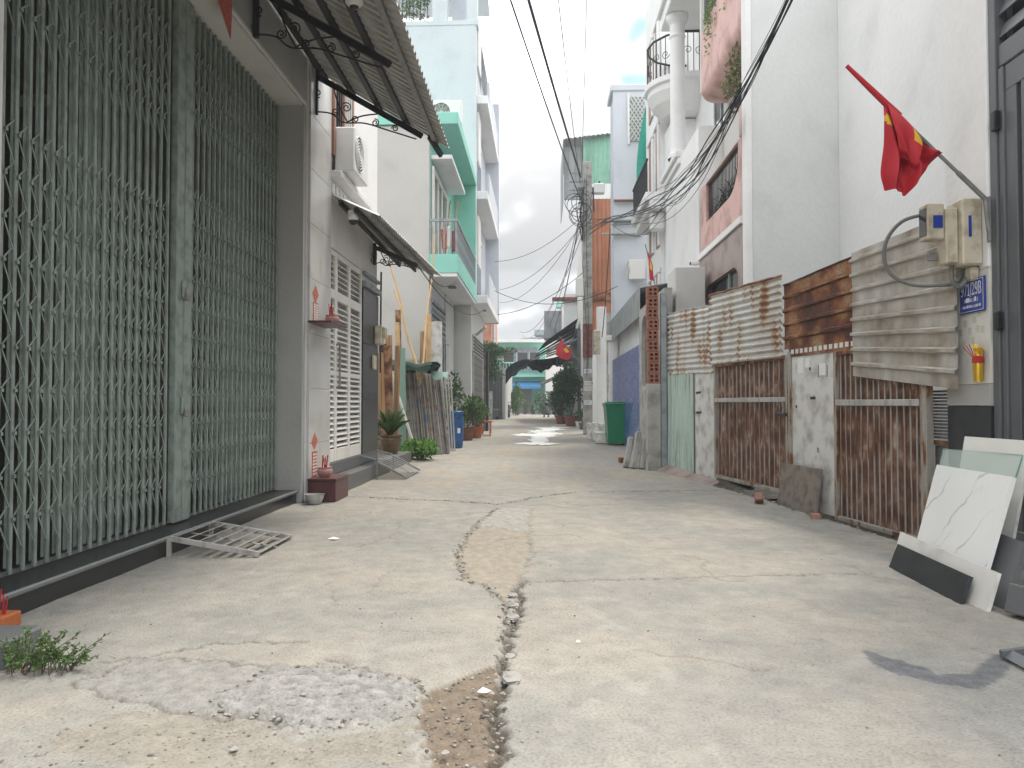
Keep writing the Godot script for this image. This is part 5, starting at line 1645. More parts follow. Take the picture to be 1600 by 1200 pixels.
	for q in [[3.98, 0.03, 0.33, 0.4, "broken red brick sticking up in front of the leaning board"], [5.0, -0.03, 0.22, 0.1, "red brick half lying at the foot of the second gate"]]:
		t = thing("loose_brick", q[4], "brick", fp(q[0], 0, q[2]))
		mi(t, "brick", box_mesh(Vector3(0.19, 0.08, 0.09), 0.008), "brick_pale", Transform3D(fbasis() * Basis(Vector3(0, 0, 1), q[3]) * Basis(Vector3.UP, 0.4), fp(q[0] + 0.1, q[1] + 0.03, q[2])))
	t = thing("loose_brick", "hollow red brick on the road beside the leaning kerb stones", "brick", V(1.52, 0, 14.3))
	hollow_brick(t, V(1.52, 0.055, 14.29), Vector3(0.17, 0.09, 0.18))
	for q in [[1.50, 13.3, 0.52, 0.10, "rough grey kerb stone leaning outermost of the three"], [1.61, 13.1, 0.62, 0.06, "rough grey kerb stone leaning in the middle of three"], [1.72, 13.0, 0.50, 0.02, "rough grey kerb stone leaning innermost by the pillar"]]:
		t = thing("kerb_stone", q[4], "stone slab", V(q[0], 0, q[1]))
		mi(t, "stone", box_mesh(Vector3(0.085, q[2], 0.18), 0.012), "concrete_wall", Transform3D(Basis(Vector3(0, 0, 1), -q[3] - 0.1) * Basis(Vector3(1, 0, 0), -0.1), V(q[0], q[2] / 2, q[1])))
	# weeds and rubbish at the foot
	t = thing("blue_litter", "bit of blue plastic at the foot of the second barred gate", "litter", fp(5.3, 0, 0.15))
	var lg := G.new()
	lg.beam(fp(5.25, -0.02, 0.15), fp(5.4, -0.015, 0.13), 0.03, 0.012)
	pg(t, "scrap", lg, "paint_blue")

func build_right_near() -> void:
	# white pillar with plinth, beside a dark steel gate
	var t := thing("tiled_pillar", "white tiled gate pillar with speckled band and black plinth", "pillar", V(3.3, 0, 5.7))
	bx(t, "plinth", 3.13, 3.6, -0.05, 1.08, 5.475, 6.04, "slab_black", 0.004)
	bx(t, "speckled_band", 3.128, 3.6, 1.083, 1.235, 5.475, 6.04, "terrazzo", 0.003)
	bx(t, "tile_face", 3.135, 3.6, 1.238, 2.05, 5.475, 6.04, "tile_white", 0.002)
	bx(t, "upper_shaft", 3.132, 3.6, 2.052, 7.5, 5.475, 6.04, "plaster_white", 0.01)
	for q in [[0.18, 1.66], [0.30, 1.68], [0.12, 1.60], [0.24, 1.60], [0.34, 1.61], [0.28, 1.53], [0.16, 1.51], [0.4, 1.6], [0.06, 1.57], [0.36, 1.72]]:
		bx(t, "mosaic_square", 3.1335, 3.1355, q[1], q[1] + 0.05, 5.52 + 0.42 - q[0], 5.52 + 0.465 - q[0], "tile_beige")
	# house number plate
	var p := thing("house_number_plate", "blue house number plate reading 971/29B on the white pillar", "sign", V(3.12, 1.76, 5.67))
	bx(p, "plate", 3.116, 3.13, 1.755, 2.0, 5.505, 5.83, "sign_blue", 0.004)
	for q in [[1.765, 1.768, 5.515, 5.82], [1.987, 1.99, 5.515, 5.82], [1.765, 1.99, 5.515, 5.518], [1.765, 1.99, 5.817, 5.82]]:
		bx(p, "border_line", 3.1145, 3.116, q[0], q[1], q[2], q[3], "sign_white")
	var rows := [["971/29B", 0.10, 1.925, 0.58, "Droid Serif"], ["HƯƠNG LỘ 2", 0.028, 1.845, 0.85, "Droid Sans"], ["P. BÌNH TRỊ ĐÔNG A - Q. BÌNH TÂN", 0.02, 1.80, 0.6, "Droid Sans"]]
	for r in rows:
		text_on(p, r[0], r[1], Transform3D(Basis(Vector3.UP, -PI / 2), V(3.1148, r[2], 5.667)), "sign_white", r[3], r[4], r[1] > 0.1)
	# meter
	var mt := thing("electric_meter", "cream electricity meter with grey cable loop on the white pillar", "meter", V(3.05, 2.15, 5.7))
	bx(mt, "case", 2.99, 3.13, 2.08, 2.56, 5.53, 5.74, "cream_plastic", 0.012)
	bx(mt, "front_cover", 2.90, 2.988, 2.1, 2.5, 5.58, 5.72, "cream_plastic", 0.01)
	var hd := bx(mt, "window_housing", 2.78, 2.90, 2.28, 2.54, 5.60, 5.73, "cream_plastic", 0.008)
	bx(hd, "meter_window", 2.776, 2.7795, 2.31, 2.51, 5.615, 5.715, "glass_dark")
	bx(mt, "blue_sticker", 2.82, 2.885, 2.36, 2.45, 5.594, 5.5985, "sign_blue")
	bx(mt, "blue_print", 3.03, 3.05, 2.28, 2.43, 5.526, 5.529, "sign_blue")
	bx(mt, "conduit_box", 3.07, 3.13, 1.98, 2.08, 5.58, 5.66, "cream_plastic", 0.01)
	var g := G.new()
	g.tube(curve([V(2.93, 2.5, 5.72), V(2.70, 2.46, 5.78), V(2.58, 2.30, 5.82), V(2.60, 2.1, 5.84), V(2.75, 1.99, 5.82), V(2.95, 1.97, 5.76), V(3.05, 1.99, 5.72), V(3.08, 2.1, 5.69)], 8), 0.014, 8)
	g.tube(curve([V(2.98, 2.1, 5.66), V(2.98, 1.98, 5.66), V(3.03, 1.94, 5.66), V(3.08, 2.0, 5.64)], 6), 0.015, 8)
	g.tube(curve([V(3.0, 2.1, 5.70), V(3.0, 2.0, 5.70), V(3.05, 1.96, 5.68), V(3.09, 2.02, 5.66)], 6), 0.013, 8)
	pg(mt, "cable", g, "cable_grey")
	bx(mt, "bracket", 2.83, 2.90, 2.14, 2.2, 5.69, 5.72, "steel_grey", 0.004)
	# golden charm
	var ch := thing("golden_charm", "shiny gold foil incense tube with red band on white pillar", "incense tube", V(3.1, 1.25, 5.56))
	g = G.new()
	g.lathe(V(3.095, 1.25, 5.555), [Vector2(0, 0), Vector2(0.03, 0), Vector2(0.034, 0.1), Vector2(0.03, 0.2), Vector2(0, 0.2)], 14)
	pg(ch, "foil_tube", g, "gold")
	g = G.new()
	g.lathe(V(3.095, 1.25, 5.555), [Vector2(0.036, 0.135), Vector2(0.037, 0.14), Vector2(0.036, 0.18), Vector2(0.034, 0.185)], 14)
	pg(ch, "red_band", g, "rope_red")
	g = G.new()
	for k in 5:
		g.box(V(3.10, 1.46 + 0.01 * k, 5.53 + 0.018 * k), Vector3(0.02, 0.06, 0.02), Basis.from_euler(Vector3(k, k * 2, k)))
	pg(ch, "foil_bow", g, "gold")
	g = G.new()
	for k in 3:
		g.tube([V(3.09, 1.4, 5.57), V(3.06 - 0.01 * k, 1.52 - 0.01 * k, 5.60 + 0.02 * k)], 0.003, 5)
	pg(ch, "incense_sticks", g, "red_stick")
	# dark steel gate
	t = thing("dark_steel_gate", "dark grey steel gate with vertical slots and louvred transom", "gate", V(3.2, 0, 4.4))
	var dd := 3.0
	bx(t, "frame_post", 3.15, 3.24, 0.0, 6.2, 5.395, 5.472, "steel_dark", 0.006)
	bx(t, "rail", 3.17, 3.23, 3.42, 3.58, dd, 5.39, "steel_dark", 0.008)
	bx(t, "top_panel", 3.18, 3.22, 3.24, 3.415, dd, 5.33, "steel_dark", 0.004)
	bx(t, "bottom_rail", 3.17, 3.23, 0.05, 0.25, dd, 5.39, "steel_dark", 0.008)
	bx(t, "backing_sheet", 3.275, 3.29, 0.0, 6.2, dd, 5.39, "steel_dark")
	bx(t, "leaf_stile", 3.165, 3.235, 0.05, 3.415, 5.335, 5.39, "steel_dark", 0.006)
	var d := 5.275
	bx(t, "wide_stile", 3.18, 3.22, 0.25, 3.24, 5.215, 5.335, "steel_dark", 0.004)
	d = 5.12
	while d > dd + 0.1:
		bx(t, "vertical_slat", 3.18, 3.22, 0.25, 3.24, d - 0.03, d + 0.045, "steel_dark", 0.006)
		d -= 0.125
	for k in 14:
		mi(t, "transom_louvre", box_mesh(Vector3(0.012, 0.11, 5.39 - dd), 0.003), "steel_dark", Transform3D(Basis(Vector3(0, 0, 1), -0.35), V(3.2, 3.68 + k * 0.16, (5.39 + dd) / 2)))
	for y in [[2.98, 3.12], [1.6, 1.73]]:
		bx(t, "hinge", 3.12, 3.165, y[0], y[1], 5.36, 5.41, "black_plastic", 0.008)
	t = thing("gate_house_wall", "white house wall above and beside the dark steel gate", "house", V(3.6, 0, 4))
	bx(t, "inner_wall", 3.6, 3.75, 0, 7.5, 2.0, 5.47, "room_wall")
	bx(t, "near_pillar", 3.13, 3.6, 0, 7.5, 2.5, 2.98, "plaster_white")
	bx(t, "over_gate", 3.14, 3.6, 6.2, 7.5, 2.99, 5.47, "plaster_white")
	bx(t, "body", 3.76, 9.0, 0, 7.5, 2.0, 5.9, "plaster_white")
	# flag on its staff
	flag()
	slabs()
	# dark grating at the right edge
	ramp("black slatted metal ramp at the foot of the dark steel gate", 2.75, 0.12, 1.97, 0.012, 2.98, 3.40, 9, "steel_dark", true, 0.035)

func text_on(parent: Node3D, txt: String, h: float, xf: Transform3D, m: String, squeeze := 1.0, face := "Droid Sans", bold := false) -> void:
	var tm := TextMesh.new()
	var f := SystemFont.new()
	f.font_names = PackedStringArray([face])
	if bold:
		f.font_weight = 700
	tm.font = f
	tm.text = txt
	tm.font_size = 64
	tm.pixel_size = h / 64.0 * 1.25
	tm.depth = 0.001
	tm.curve_step = 2.0
	mi(parent, "lettering", tm, m, xf * Transform3D(Basis.from_scale(Vector3(squeeze, 1, 1)), Vector3.ZERO))

func flag() -> void:
	var t := thing("flag", "limp red flag with yellow star on a staff slanting from the white pillar", "flag", V(3.12, 2.4, 5.44))
	var foot := V(3.10, 2.52, 5.44)
	var tip := V(2.14, 3.46, 5.40)
	var g := G.new()
	g.tube([foot, foot.lerp(tip, 0.62)], 0.0125, 8)
	g.tube([V(3.12, 2.3, 5.44), V(3.10, 2.50, 5.44), foot], 0.017, 8)
	g.tube([foot, foot.lerp(tip, 0.2)], 0.017, 8)
	pg(t, "staff", g, "steel_grey")
	bx(t, "holder", 3.11, 3.13, 2.22, 2.54, 5.425, 5.455, "steel_grey", 0.004)
	# rolled sleeve along the upper staff
	g = G.new()
	g.tube([foot.lerp(tip, 0.62), foot.lerp(tip, 0.8), foot.lerp(tip, 1.0)], [0.026, 0.021, 0.014], 8)
	pg(t, "rolled_sleeve", g, "flag_red")
	# hanging cloth: rows from the staff down, with folds
	var cl := G.new()
	var st := G.new()
	var W := 36
	var Hn := 30
	var grid := []
	for i in W + 1:
		var u := i / float(W)
		var a := foot.lerp(tip, lerpf(0.345, 0.735, u))
		var col := []
		var bottom: Vector3
		if u < 0.5:
			bottom = V(lerpf(2.765, 2.57, u / 0.5), lerpf(2.83, 2.555, u / 0.5), 5.42)
		else:
			bottom = V(lerpf(2.57, 2.405, (u - 0.5) / 0.5), lerpf(2.555, 2.60, (u - 0.5) / 0.5), 5.42)
		for j in Hn + 1:
			var v := j / float(Hn)
			var p := a.lerp(bottom, v)
			var fold := sin(u * 15.0 + v * 2.6) * 0.06 * smoothstep(0.0, 0.35, v) * (1.0 - 0.45 * smoothstep(0.8, 1.0, v)) + 0.02 * sin(u * 29.0 - v * 4.0) * v
			p += Vector3(0.012 * sin(v * 9.0 + u * 4.0) * v, 0, fold)
			col.append(p)
		grid.append(col)
	for i in W:
		for j in Hn:
			var u := (i + 0.5) / W
			var v := (j + 0.5) / Hn
			var star := Vector2((u - 0.93) * 1.0, (v - 0.20) * 1.5).length() < 0.085 or Vector2((u - 0.40) * 1.6, (v - 0.10) * 0.8).length() < 0.075
			var q := [grid[i][j], grid[i + 1][j], grid[i + 1][j + 1], grid[i][j + 1]]
			(st if star else cl).poly([q[0], q[1], q[2]], Vector3(0, 0, 1))
			(st if star else cl).poly([q[0], q[2], q[3]], Vector3(0, 0, 1))
	pg(t, "cloth", cl, "flag_red")
	pg(t, "star", st, "flag_yellow")
	# the folded-over corner in front
	var fd := G.new()
	var fs := G.new()
	var prev := []
	for i in 21:
		var u := i / 20.0
		var a := foot.lerp(tip, lerpf(0.50, 0.715, u)) + Vector3(0, -0.012, 0.03)
		var b := V(2.60, 2.68, 5.35).lerp(V(2.462, 2.80, 5.33), u)
		var row := []
		for j in 17:
			var v := j / 16.0
			var curl := smoothstep(0.82, 1.0, v)
			row.append(a.lerp(b, v) + Vector3(0.012 * sin(v * 6.0 + u * 3.0), 0.035 * curl, 0.035 * sin(PI * minf(v * 1.15, 1.0)) + 0.018 * sin(u * 9.0 + v * 3.0) * v - 0.05 * curl))
		if i > 0:
			for j in 16:
				var part: G = fs if i < 6 and j >= 1 and j < 6 and i + j > 3 else fd
				part.poly([prev[j], prev[j + 1], row[j + 1]], Vector3(0, 0, 1))
				part.poly([prev[j], row[j + 1], row[j]], Vector3(0, 0, 1))
		prev = row
	pg(t, "folded_corner", fd, "flag_red")
	pg(t, "star_tip", fs, "flag_yellow")

func slab(called: String, label: String, pts: Array, thick: float, m: String, edge := "") -> void:
	# pts: bottom-left, bottom-right, top-right, top-left of the front face
	var t := thing(called, label, "stone slab", pts[0])
	var n: Vector3 = ((pts[1] - pts[0]) as Vector3).cross(pts[3] - pts[0]).normalized()
	if n.dot(Vector3(-0.7, 0, 0.7)) < 0:
		n = -n
	var g := G.new()
	var bk := []
	for p in pts:
		bk.append(p - n * thick)
	g.poly(pts, n)
	g.poly(bk, -n)
	var ctr: Vector3 = (pts[0] + pts[1] + pts[2] + pts[3]) / 4.0
	var e := G.new()
	for i in 4:
		var j := (i + 1) % 4
		(e if edge else g).poly([pts[i], pts[j], bk[j], bk[i]], (pts[i] + pts[j]) * 0.5 - ctr)
	pg(t, "slab", g, m)
	if edge:
		pg(t, "cut_edge", e, edge)

func slabs() -> void:
	slab("stone_slab", "low black stone slab leaning in front of the white ones", [V(2.335, 0.0, 5.28), V(2.285, 0.0, 4.31), V(2.345, 0.155, 4.32), V(2.40, 0.155, 5.29)], 0.022, "slab_black")
	slab("stone_slab", "long low white stone slab leaning behind the black one", [V(2.39, 0.0, 5.37), V(2.335, 0.0, 4.15), V(2.41, 0.205, 4.17), V(2.46, 0.22, 5.38)], 0.02, "slab_white")
	slab("marble_slab", "large white veined marble slab leaning behind the low slabs", [V(2.43, 0.0, 5.20), V(2.40, 0.0, 4.36), V(2.69, 0.68, 4.50), V(2.645, 0.69, 5.25)], 0.025, "marble_white")
	slab("glass_pane", "greenish glass pane leaning behind the veined marble slab", [V(2.53, 0.0, 5.32), V(2.58, 0.0, 4.66), V(2.90, 0.79, 4.75), V(2.745, 0.79, 5.36)], 0.010, "glass", "glass_edge")
	slab("stone_slab", "cream stone slab standing rearmost behind the glass pane", [V(2.66, 0.0, 5.22), V(2.72, 0.0, 4.66), V(2.93, 0.875, 4.72), V(2.815, 0.88, 5.22)], 0.02, "slab_white")
	slab("stone_slab", "dark grey rough slab beside the veined marble's right edge", [V(2.47, 0.0, 4.78), V(2.45, 0.0, 4.20), V(2.64, 0.34, 4.32), V(2.66, 0.36, 4.88)], 0.035, "granite_grey")
	var t := thing("granite_block", "speckled grey granite cube on the road beside the slabs", "stone block", V(2.49, 0, 4.02))
	mi(t, "block", box_mesh(Vector3(0.15, 0.15, 0.17), 0.006), "granite_grey", Transform3D(Basis(Vector3.UP, 0.35) * Basis(Vector3(0, 0, 1), -0.25), V(2.49, 0.085, 4.02)))
	t = thing("granite_block", "darker granite offcut leaning behind the speckled cube", "stone block", V(2.7, 0, 4.2))
	mi(t, "block", box_mesh(Vector3(0.2, 0.26, 0.25), 0.006), "granite_grey", Transform3D(Basis(Vector3.UP, 0.2) * Basis(Vector3(0, 0, 1), -0.15), V(2.76, 0.13, 4.15)))

# ---------------------------------------------------------------- right side: houses
func build_right_far() -> void:
	# walls of the empty plot
	var t := thing("party_wall", "tall blank grey party wall behind the sheet fence", "wall", V(3.8, 0, 11))
	bx(t, "wall", 2.99, 9.0, -0.2, 8.2, 10.9, 11.1, "plaster_cool")
	bx(t, "corner_strip", 2.90, 2.985, 0, 8.2, 10.88, 11.1, "plaster_white", 0.006)
	t = thing("rear_wall", "pale blank wall closing the fenced plot at the back", "wall", V(4.2, 0, 9))
	bx(t, "wall", 4.20, 4.5, -0.2, 7.4, 5.94, 10.895, "plaster_cool2")
	# pink house
	t = thing("pink_house", "pink house with grilled opening, planted balcony and brown marble base", "house", V(3, 0, 12.5))
	bx(t, "rear_body", 3.5, 8, 0, 9.4, 11.12, 14.1, "plaster_light")
	bx(t, "base_wall", 2.92, 3.49, 0, 2.0, 11.12, 14.05, "concrete_wall")
	bx(t, "marble_cladding", 2.90, 2.918, 0.0, 1.95, 11.12, 14.05, "marble_brown")
	# ground-floor rounded window in brown marble
	var wall := PackedVector2Array()
	face_with_hole(t, "brown_marble_wall", Vector2(11.12, 14.05), Vector2(2.0, 3.68), rounded(11.3, 13.65, 2.02, 3.14, 0.36), 2.90, 0.12, "marble_brown")
	var w := bx(t, "window", 2.98, 3.0, 2.0, 3.2, 11.2, 13.75, "glass_dark")
	for d in [11.5, 12.1, 13.5]:
		bx(w, "frame", 2.95, 2.978, 2.02, 3.14, d, d + 0.06, "steel_bluegrey")
	bx(t, "floor_band", 2.86, 3.5, 3.69, 3.8, 11.12, 14.08, "plaster_white", 0.008)
	face_with_hole(t, "pink_wall", Vector2(11.12, 13.95), Vector2(3.81, 4.96), swoop(), 2.90, 0.12, "plaster_pink")
	var gr := bx(t, "grille", 2.94, 2.955, 4.9, 4.96, 11.3, 13.6, "iron_black")
	bx(t, "pink_pier", 2.90, 3.02, 4.965, 5.45, 11.12, 11.28, "plaster_pink", 0.03)
	bx(t, "planter_back", 3.3, 3.345, 3.81, 5.0, 11.12, 13.95, "plaster_grey")
	for k in 24:
		bx(gr, "grille_bar", 2.94, 2.952, 4.2, 4.9, 11.36 + k * 0.092, 11.372 + k * 0.092, "iron_black")
	bx(t, "upper_wall", 3.35, 3.49, 3.81, 9.4, 11.12, 14.05, "plaster_light")
	# rounded balcony trough above
	var g := G.new()
	var prof := []
	for k in 9:
		var a := PI / 2 * k / 8.0
		prof.append(Vector2(0.22 - 0.22 * sin(a), 0.22 - 0.22 * cos(a)))
	var outl := PackedVector2Array()
	outl.append(Vector2(0.55, 0.0))
	for q in prof:
		outl.append(Vector2(q.x, q.y))
	outl.append(Vector2(0.0, 1.25))
	outl.append(Vector2(0.1, 1.25))
	outl.append(Vector2(0.55, 0.3))
	g.prism(outl, 2.7, Transform3D(Basis(), V(2.90, 6.5, 12.47)))
	pg(t, "balcony_trough", g, "plaster_pink")
	bx(t, "side_post", 2.9, 3.2, 6.7, 9.4, 13.84, 13.95, "plaster_light", 0.01)
	var rl := bx(t, "balcony_rail", 2.94, 2.97, 8.55, 8.6, 11.12, 13.82, "iron_black")
	for k in 26:
		bx(rl, "baluster", 2.947, 2.963, 7.7, 8.55, 11.15 + k * 0.104, 11.165 + k * 0.104, "iron_black")
	bx(t, "upper_ledge", 3.3, 3.5, 9.4, 9.5, 11.12, 14.0, "plaster_light")
	var tp := thing("trailing_plants", "green creepers trailing over the pink balcony trough", "plant", V(2.9, 7.8, 12.5))
	g = G.new()
	foliage(g, V(2.95, 8.1, 12.3), Vector3(0.12, 0.55, 1.1), 700, 0.075, Color(0.07, 0.14, 0.03), Color(0.22, 0.34, 0.09), 22)
	for k in 16:
		var d := rr(11.3, 13.7)
		for j in 16:
			leaf(g, V(2.885, 7.95 - j * rr(0.02, 0.06), d + rr(-0.04, 0.04)), Vector3(-0.5, -0.8, rr(-0.5, 0.5)).normalized(), 0.06, 0.5, Color(0.09, 0.17, 0.04).lerp(Color(0.24, 0.34, 0.1), rng.randf()))
	pg(tp, "foliage", g, "leaf")
	tp = thing("wall_shrub", "round yellowish shrub in a bowl hanging below pink balcony", "plant", V(3.1, 6.3, 11.4))
	g = G.new()
	foliage(g, V(3.02, 6.05, 11.7), Vector3(0.2, 0.42, 0.6), 900, 0.065, Color(0.07, 0.09, 0.03), Color(0.24, 0.24, 0.11), 18)
	pg(tp, "foliage", g, "leaf")
	bx(tp, "bowl", 2.98, 3.3, 5.65, 5.78, 11.3, 11.9, "granite_black", 0.03)
	tp = thing("grille_plants", "dark green palms behind the pink house's black grille", "plant", V(3.1, 4.1, 12.6))
	g = G.new()
	for k in 170:
		var a := rr(0, TAU)
		blade(g, V(3.12 + rr(-0.05, 0.1), rr(4.2, 4.6), rr(11.4, 13.5)), Vector3(cos(a) * 0.4 - 0.1, rr(0.5, 1.1), sin(a)).normalized(), rr(0.3, 0.55), 0.018, 0.25, Color(0.02, 0.06, 0.025).lerp(Color(0.08, 0.16, 0.05), rng.randf()))
	pg(tp, "foliage", g, "leaf")
	var cam := thing("bullet_camera", "small white camera under the pink house's floor band", "camera", V(2.82, 3.6, 14.0))
	bx(cam, "body", 2.72, 2.86, 3.6, 3.67, 13.95, 14.02, "white_plastic", 0.012)
	bx(cam, "lens", 2.70, 2.719, 3.605, 3.66, 13.955, 14.015, "black_plastic", 0.005)
	# neoclassical white house
	t = thing("neoclassical_house", "white neoclassical house with column, round balcony and tall brown windows", "house", V(3, 0, 17))
	bx(t, "bay_wall", 2.9, 8, 0, 6.2, 14.12, 17.8, "plaster_white")
	bx(t, "bay_cornice", 2.78, 3.6, 6.2, 6.34, 15.9, 17.9, "plaster_white", 0.02)
	bx(t, "bay_cornice", 2.84, 3.6, 6.06, 6.198, 15.9, 17.86, "plaster_white", 0.02)
	bx(t, "rear_wall", 3.6, 8, 6.2, 10.2, 14.12, 21, "plaster_white")
	g = G.new()
	g.lathe(V(2.95, 6.34, 16.5), [Vector2(0.22, 0), Vector2(0.22, 0.08), Vector2(0.17, 0.12), Vector2(0.16, 0.2), Vector2(0.155, 2.6), Vector2(0.18, 2.64), Vector2(0.16, 2.7), Vector2(0.16, 2.9), Vector2(0.22, 3.0), Vector2(0.24, 3.1)], 24)
	var col := pg(t, "column", g, "plaster_white")
	bx(t, "entablature", 2.7, 3.6, 9.45, 9.75, 14.2, 17.2, "plaster_white", 0.02)
	bx(t, "entablature", 2.62, 3.6, 9.752, 9.95, 14.2, 17.3, "plaster_white", 0.02)
	g = G.new()
	var cyl := [Vector2(0.0, 0.0), Vector2(0.55, 0.05), Vector2(0.78, 0.28), Vector2(0.9, 0.5), Vector2(0.9, 0.62), Vector2(0.97, 0.66), Vector2(0.97, 0.78), Vector2(0, 0.78)]
	g.lathe(V(3.42, 7.72, 18.0), cyl, 36)
	var rb := pg(t, "round_balcony", g, "plaster_white")
	g = G.new()
	for k in 44:
		var a := TAU * k / 44.0
		var p := V(3.42, 8.5, 18.0) + Vector3(cos(a) * 0.9, 0, sin(a) * 0.9)
		g.tube([p, p + Vector3(0, 0.9, 0)], 0.01, 5)
		if k % 2 == 0:
			g.tube(spiral(p + Vector3(0, 0.5, 0), Vector3(-sin(a), 0, cos(a)), Vector3.UP, 0.11, 0.02, k, 1.3), 0.008, 5)
	g.tube(spiral(V(3.42, 9.42, 18.0), Vector3(1, 0, 0), Vector3(0, 0, 1), 0.9, 0.9, 0, 1.0), 0.025, 6)
	pg(rb, "ironwork", g, "iron_black")
	var dw := bx(t, "french_window", 3.55, 3.598, 6.4, 9.6, 14.6, 15.6, "glass_dark")
	for d in [14.5, 15.05, 15.6]:
		bx(dw, "frame", 3.53, 3.57, 6.36, 9.7, d, d + 0.08, "steel_bluegrey")
	bx(t, "far_bay", 2.95, 8, 0, 12, 18.9, 21.4, "plaster_white")
	bx(t, "link_wall", 3.05, 8, 0, 7.7, 17.81, 18.89, "plaster_white")
	for q in [[19.1, 19.5], [20.1, 20.7]]:
		for y in [[1.0, 4.3], [5.0, 8.0], [8.6, 10.6]]:
			var bw := bx(t, "tall_window", 2.92, 2.949, y[0], y[1], q[0], q[1], "window_brown")
			bx(bw, "surround", 2.89, 2.948, y[0], y[1], q[0] - 0.16, q[0] - 0.01, "plaster_white", 0.01)
			bx(bw, "arch_cap", 2.88, 2.948, y[1] + 0.01, y[1] + 0.16, q[0] - 0.18, q[1] + 0.18, "plaster_white", 0.02)
	bx(t, "side_balcony", 2.45, 2.95, 5.85, 6.05, 17.95, 20.8, "plaster_white", 0.02)
	bx(t, "side_balcony_base", 2.55, 2.95, 5.65, 5.848, 17.95, 20.8, "plaster_white", 0.02)
	railing(t, 2.5, 6.06, 6.85, 18.0, 20.7, 0.12, "iron_black")
	bx(t, "corbel", 2.6, 2.95, 5.2, 5.648, 18.2, 18.45, "plaster_white", 0.05)
	var fl := thing("small_flag", "small red flag with yellow star on the neoclassical house front", "flag", V(2.6, 3.7, 18.5))
	g = G.new()
	g.tube([V(2.85, 3.5, 18.5), V(2.5, 4.9, 18.4)], 0.012, 6)
	pg(fl, "staff", g, "steel_grey")
	g = G.new()
	g.poly([V(2.56, 4.75, 18.4), V(2.68, 4.4, 18.4), V(2.70, 4.02, 18.42), V(2.60, 4.05, 18.38)], Vector3(0, 0, 1))
	pg(fl, "cloth", g, "flag_red")
	g = G.new()
	g.poly([V(2.60, 4.55, 18.37), V(2.66, 4.4, 18.37), V(2.66, 4.25, 18.37), V(2.60, 4.32, 18.37)], Vector3(0, 0, 1))
	pg(fl, "star", g, "flag_yellow")
	# low frontage behind the brick pillar
	t = thing("yard_front", "beige front wall with black rounded window behind the brick pillar", "wall", V(2.15, 0, 14.8))
	face_with_hole(t, "wall", Vector2(13.0, 16.3), Vector2(0.0, 3.05), rounded(13.6, 15.9, 1.35, 2.85, 0.35), 2.08, 0.14, "concrete_wall")
	bx(t, "dark_window", 2.15, 2.17, 1.3, 2.9, 13.5, 16.0, "glass_dark")
	t = thing("water_tank_box", "plain grey rendered box above the fence by the white bay", "box", V(2.6, 0, 14))
	bx(t, "box", 2.3, 2.80, 0, 3.42, 13.15, 14.0, "plaster_light", 0.006)
	# blue mosaic wall and roof
	t = thing("mosaic_wall", "blue mosaic-tiled low front wall behind the near green bin", "wall", V(2.15, 0, 20))
	bx(t, "tiled_face", 2.10, 2.3, 0, 2.35, 16.4, 22.6, "mosaic")
	t = thing("white_shed", "low white house with grey corrugated roof above the mosaic wall", "house", V(2.4, 0, 20))
	bx(t, "wall", 2.32, 5, 0, 3.3, 16.5, 23.2, "plaster_white")
	g = G.new()
	corr(g, V(2.12, 3.55, 16.3), Vector3(0, 0, -7.4), Vector3(2.2, 0.35, 0), Vector3.UP, 0.12, 0.025, SINE)
	corr(g, V(2.1, 2.95, 16.3), Vector3(0, 0, -7.4), Vector3(0, 0.62, 0), Vector3(-1, 0, 0), 0.12, 0.02, SINE)
	pg(t, "roof_sheet", g, "sheet_grey")
	bx(t, "white_post", 2.02, 2.28, 0, 2.95, 22.8, 23.1, "plaster_white", 0.02)
	bx(t, "post_capital", 1.95, 2.35, 2.95, 3.1, 22.7, 23.2, "plaster_white", 0.02)
	bx(t, "meter", 1.96, 2.02, 1.55, 1.95, 22.85, 23.05, "cream_plastic", 0.01)
	t = thing("white_gate_column", "tall white square column between mosaic wall and utility pole", "column", V(2.0, 0, 26))
	bx(t, "column", 1.92, 2.24, 0.05, 4.4, 26.3, 26.6, "plaster_white", 0.01)
	bx(t, "gap_filler", 2.25, 2.5, 0.05, 4.2, 26.45, 26.6, "concrete_wall")  # added concrete-toned slab standing in for the dark gap beside the column
	# lavender house
	t = thing("lavender_house", "tall lavender house side wall with lattice window and green netting", "house", V(3, 0, 24))
	bx(t, "side_wall", 2.28, 7, 3.3, 10.9, 24.0, 24.2, "plaster_lavender")
	bx(t, "body", 2.3, 7, 0, 10.8, 24.21, 25.2, "plaster_lavender")
	bx(t, "parapet", 2.2, 7, 10.9, 11.1, 23.95, 25.3, "plaster_lavender", 0.02)
	var lw := bx(t, "lattice_window", 2.78, 3.25, 9.3, 10.7, 23.96, 23.99, "steel_bluegrey")
	g = G.new()
	for k in range(-5, 10):
		for s in [-1.0, 1.0]:
			var a := Vector2(2.78 + k * 0.12, 9.3 if s > 0 else 10.7)
			var b := a + Vector2(0.9, 1.4 * s)
			var t0 := clampf((2.78 - a.x) / 0.9, 0, 1)
			var t1 := clampf((3.25 - a.x) / 0.9, 0, 1)
			if t1 > t0:
				var p := a.lerp(b, t0)
				var q := a.lerp(b, t1)
				g.beam(V(p.x, p.y, 23.94), V(q.x, q.y, 23.94), 0.02, 0.02)
	pg(lw, "lattice", g, "white_paint")
	bx(lw, "frame", 2.72, 2.78, 9.2, 10.8, 23.9, 23.99, "white_paint")
	for q in [[7.4, 0.03, "window_brown"], [6.75, 0.04, "steel_grey"], [6.35, 0.03, "steel_pale"]]:
		bx(t, "ledge", 1.9 if q[0] < 7 else 2.28, 3.1, q[0], q[0] + q[1], 23.8, 23.99, q[2])
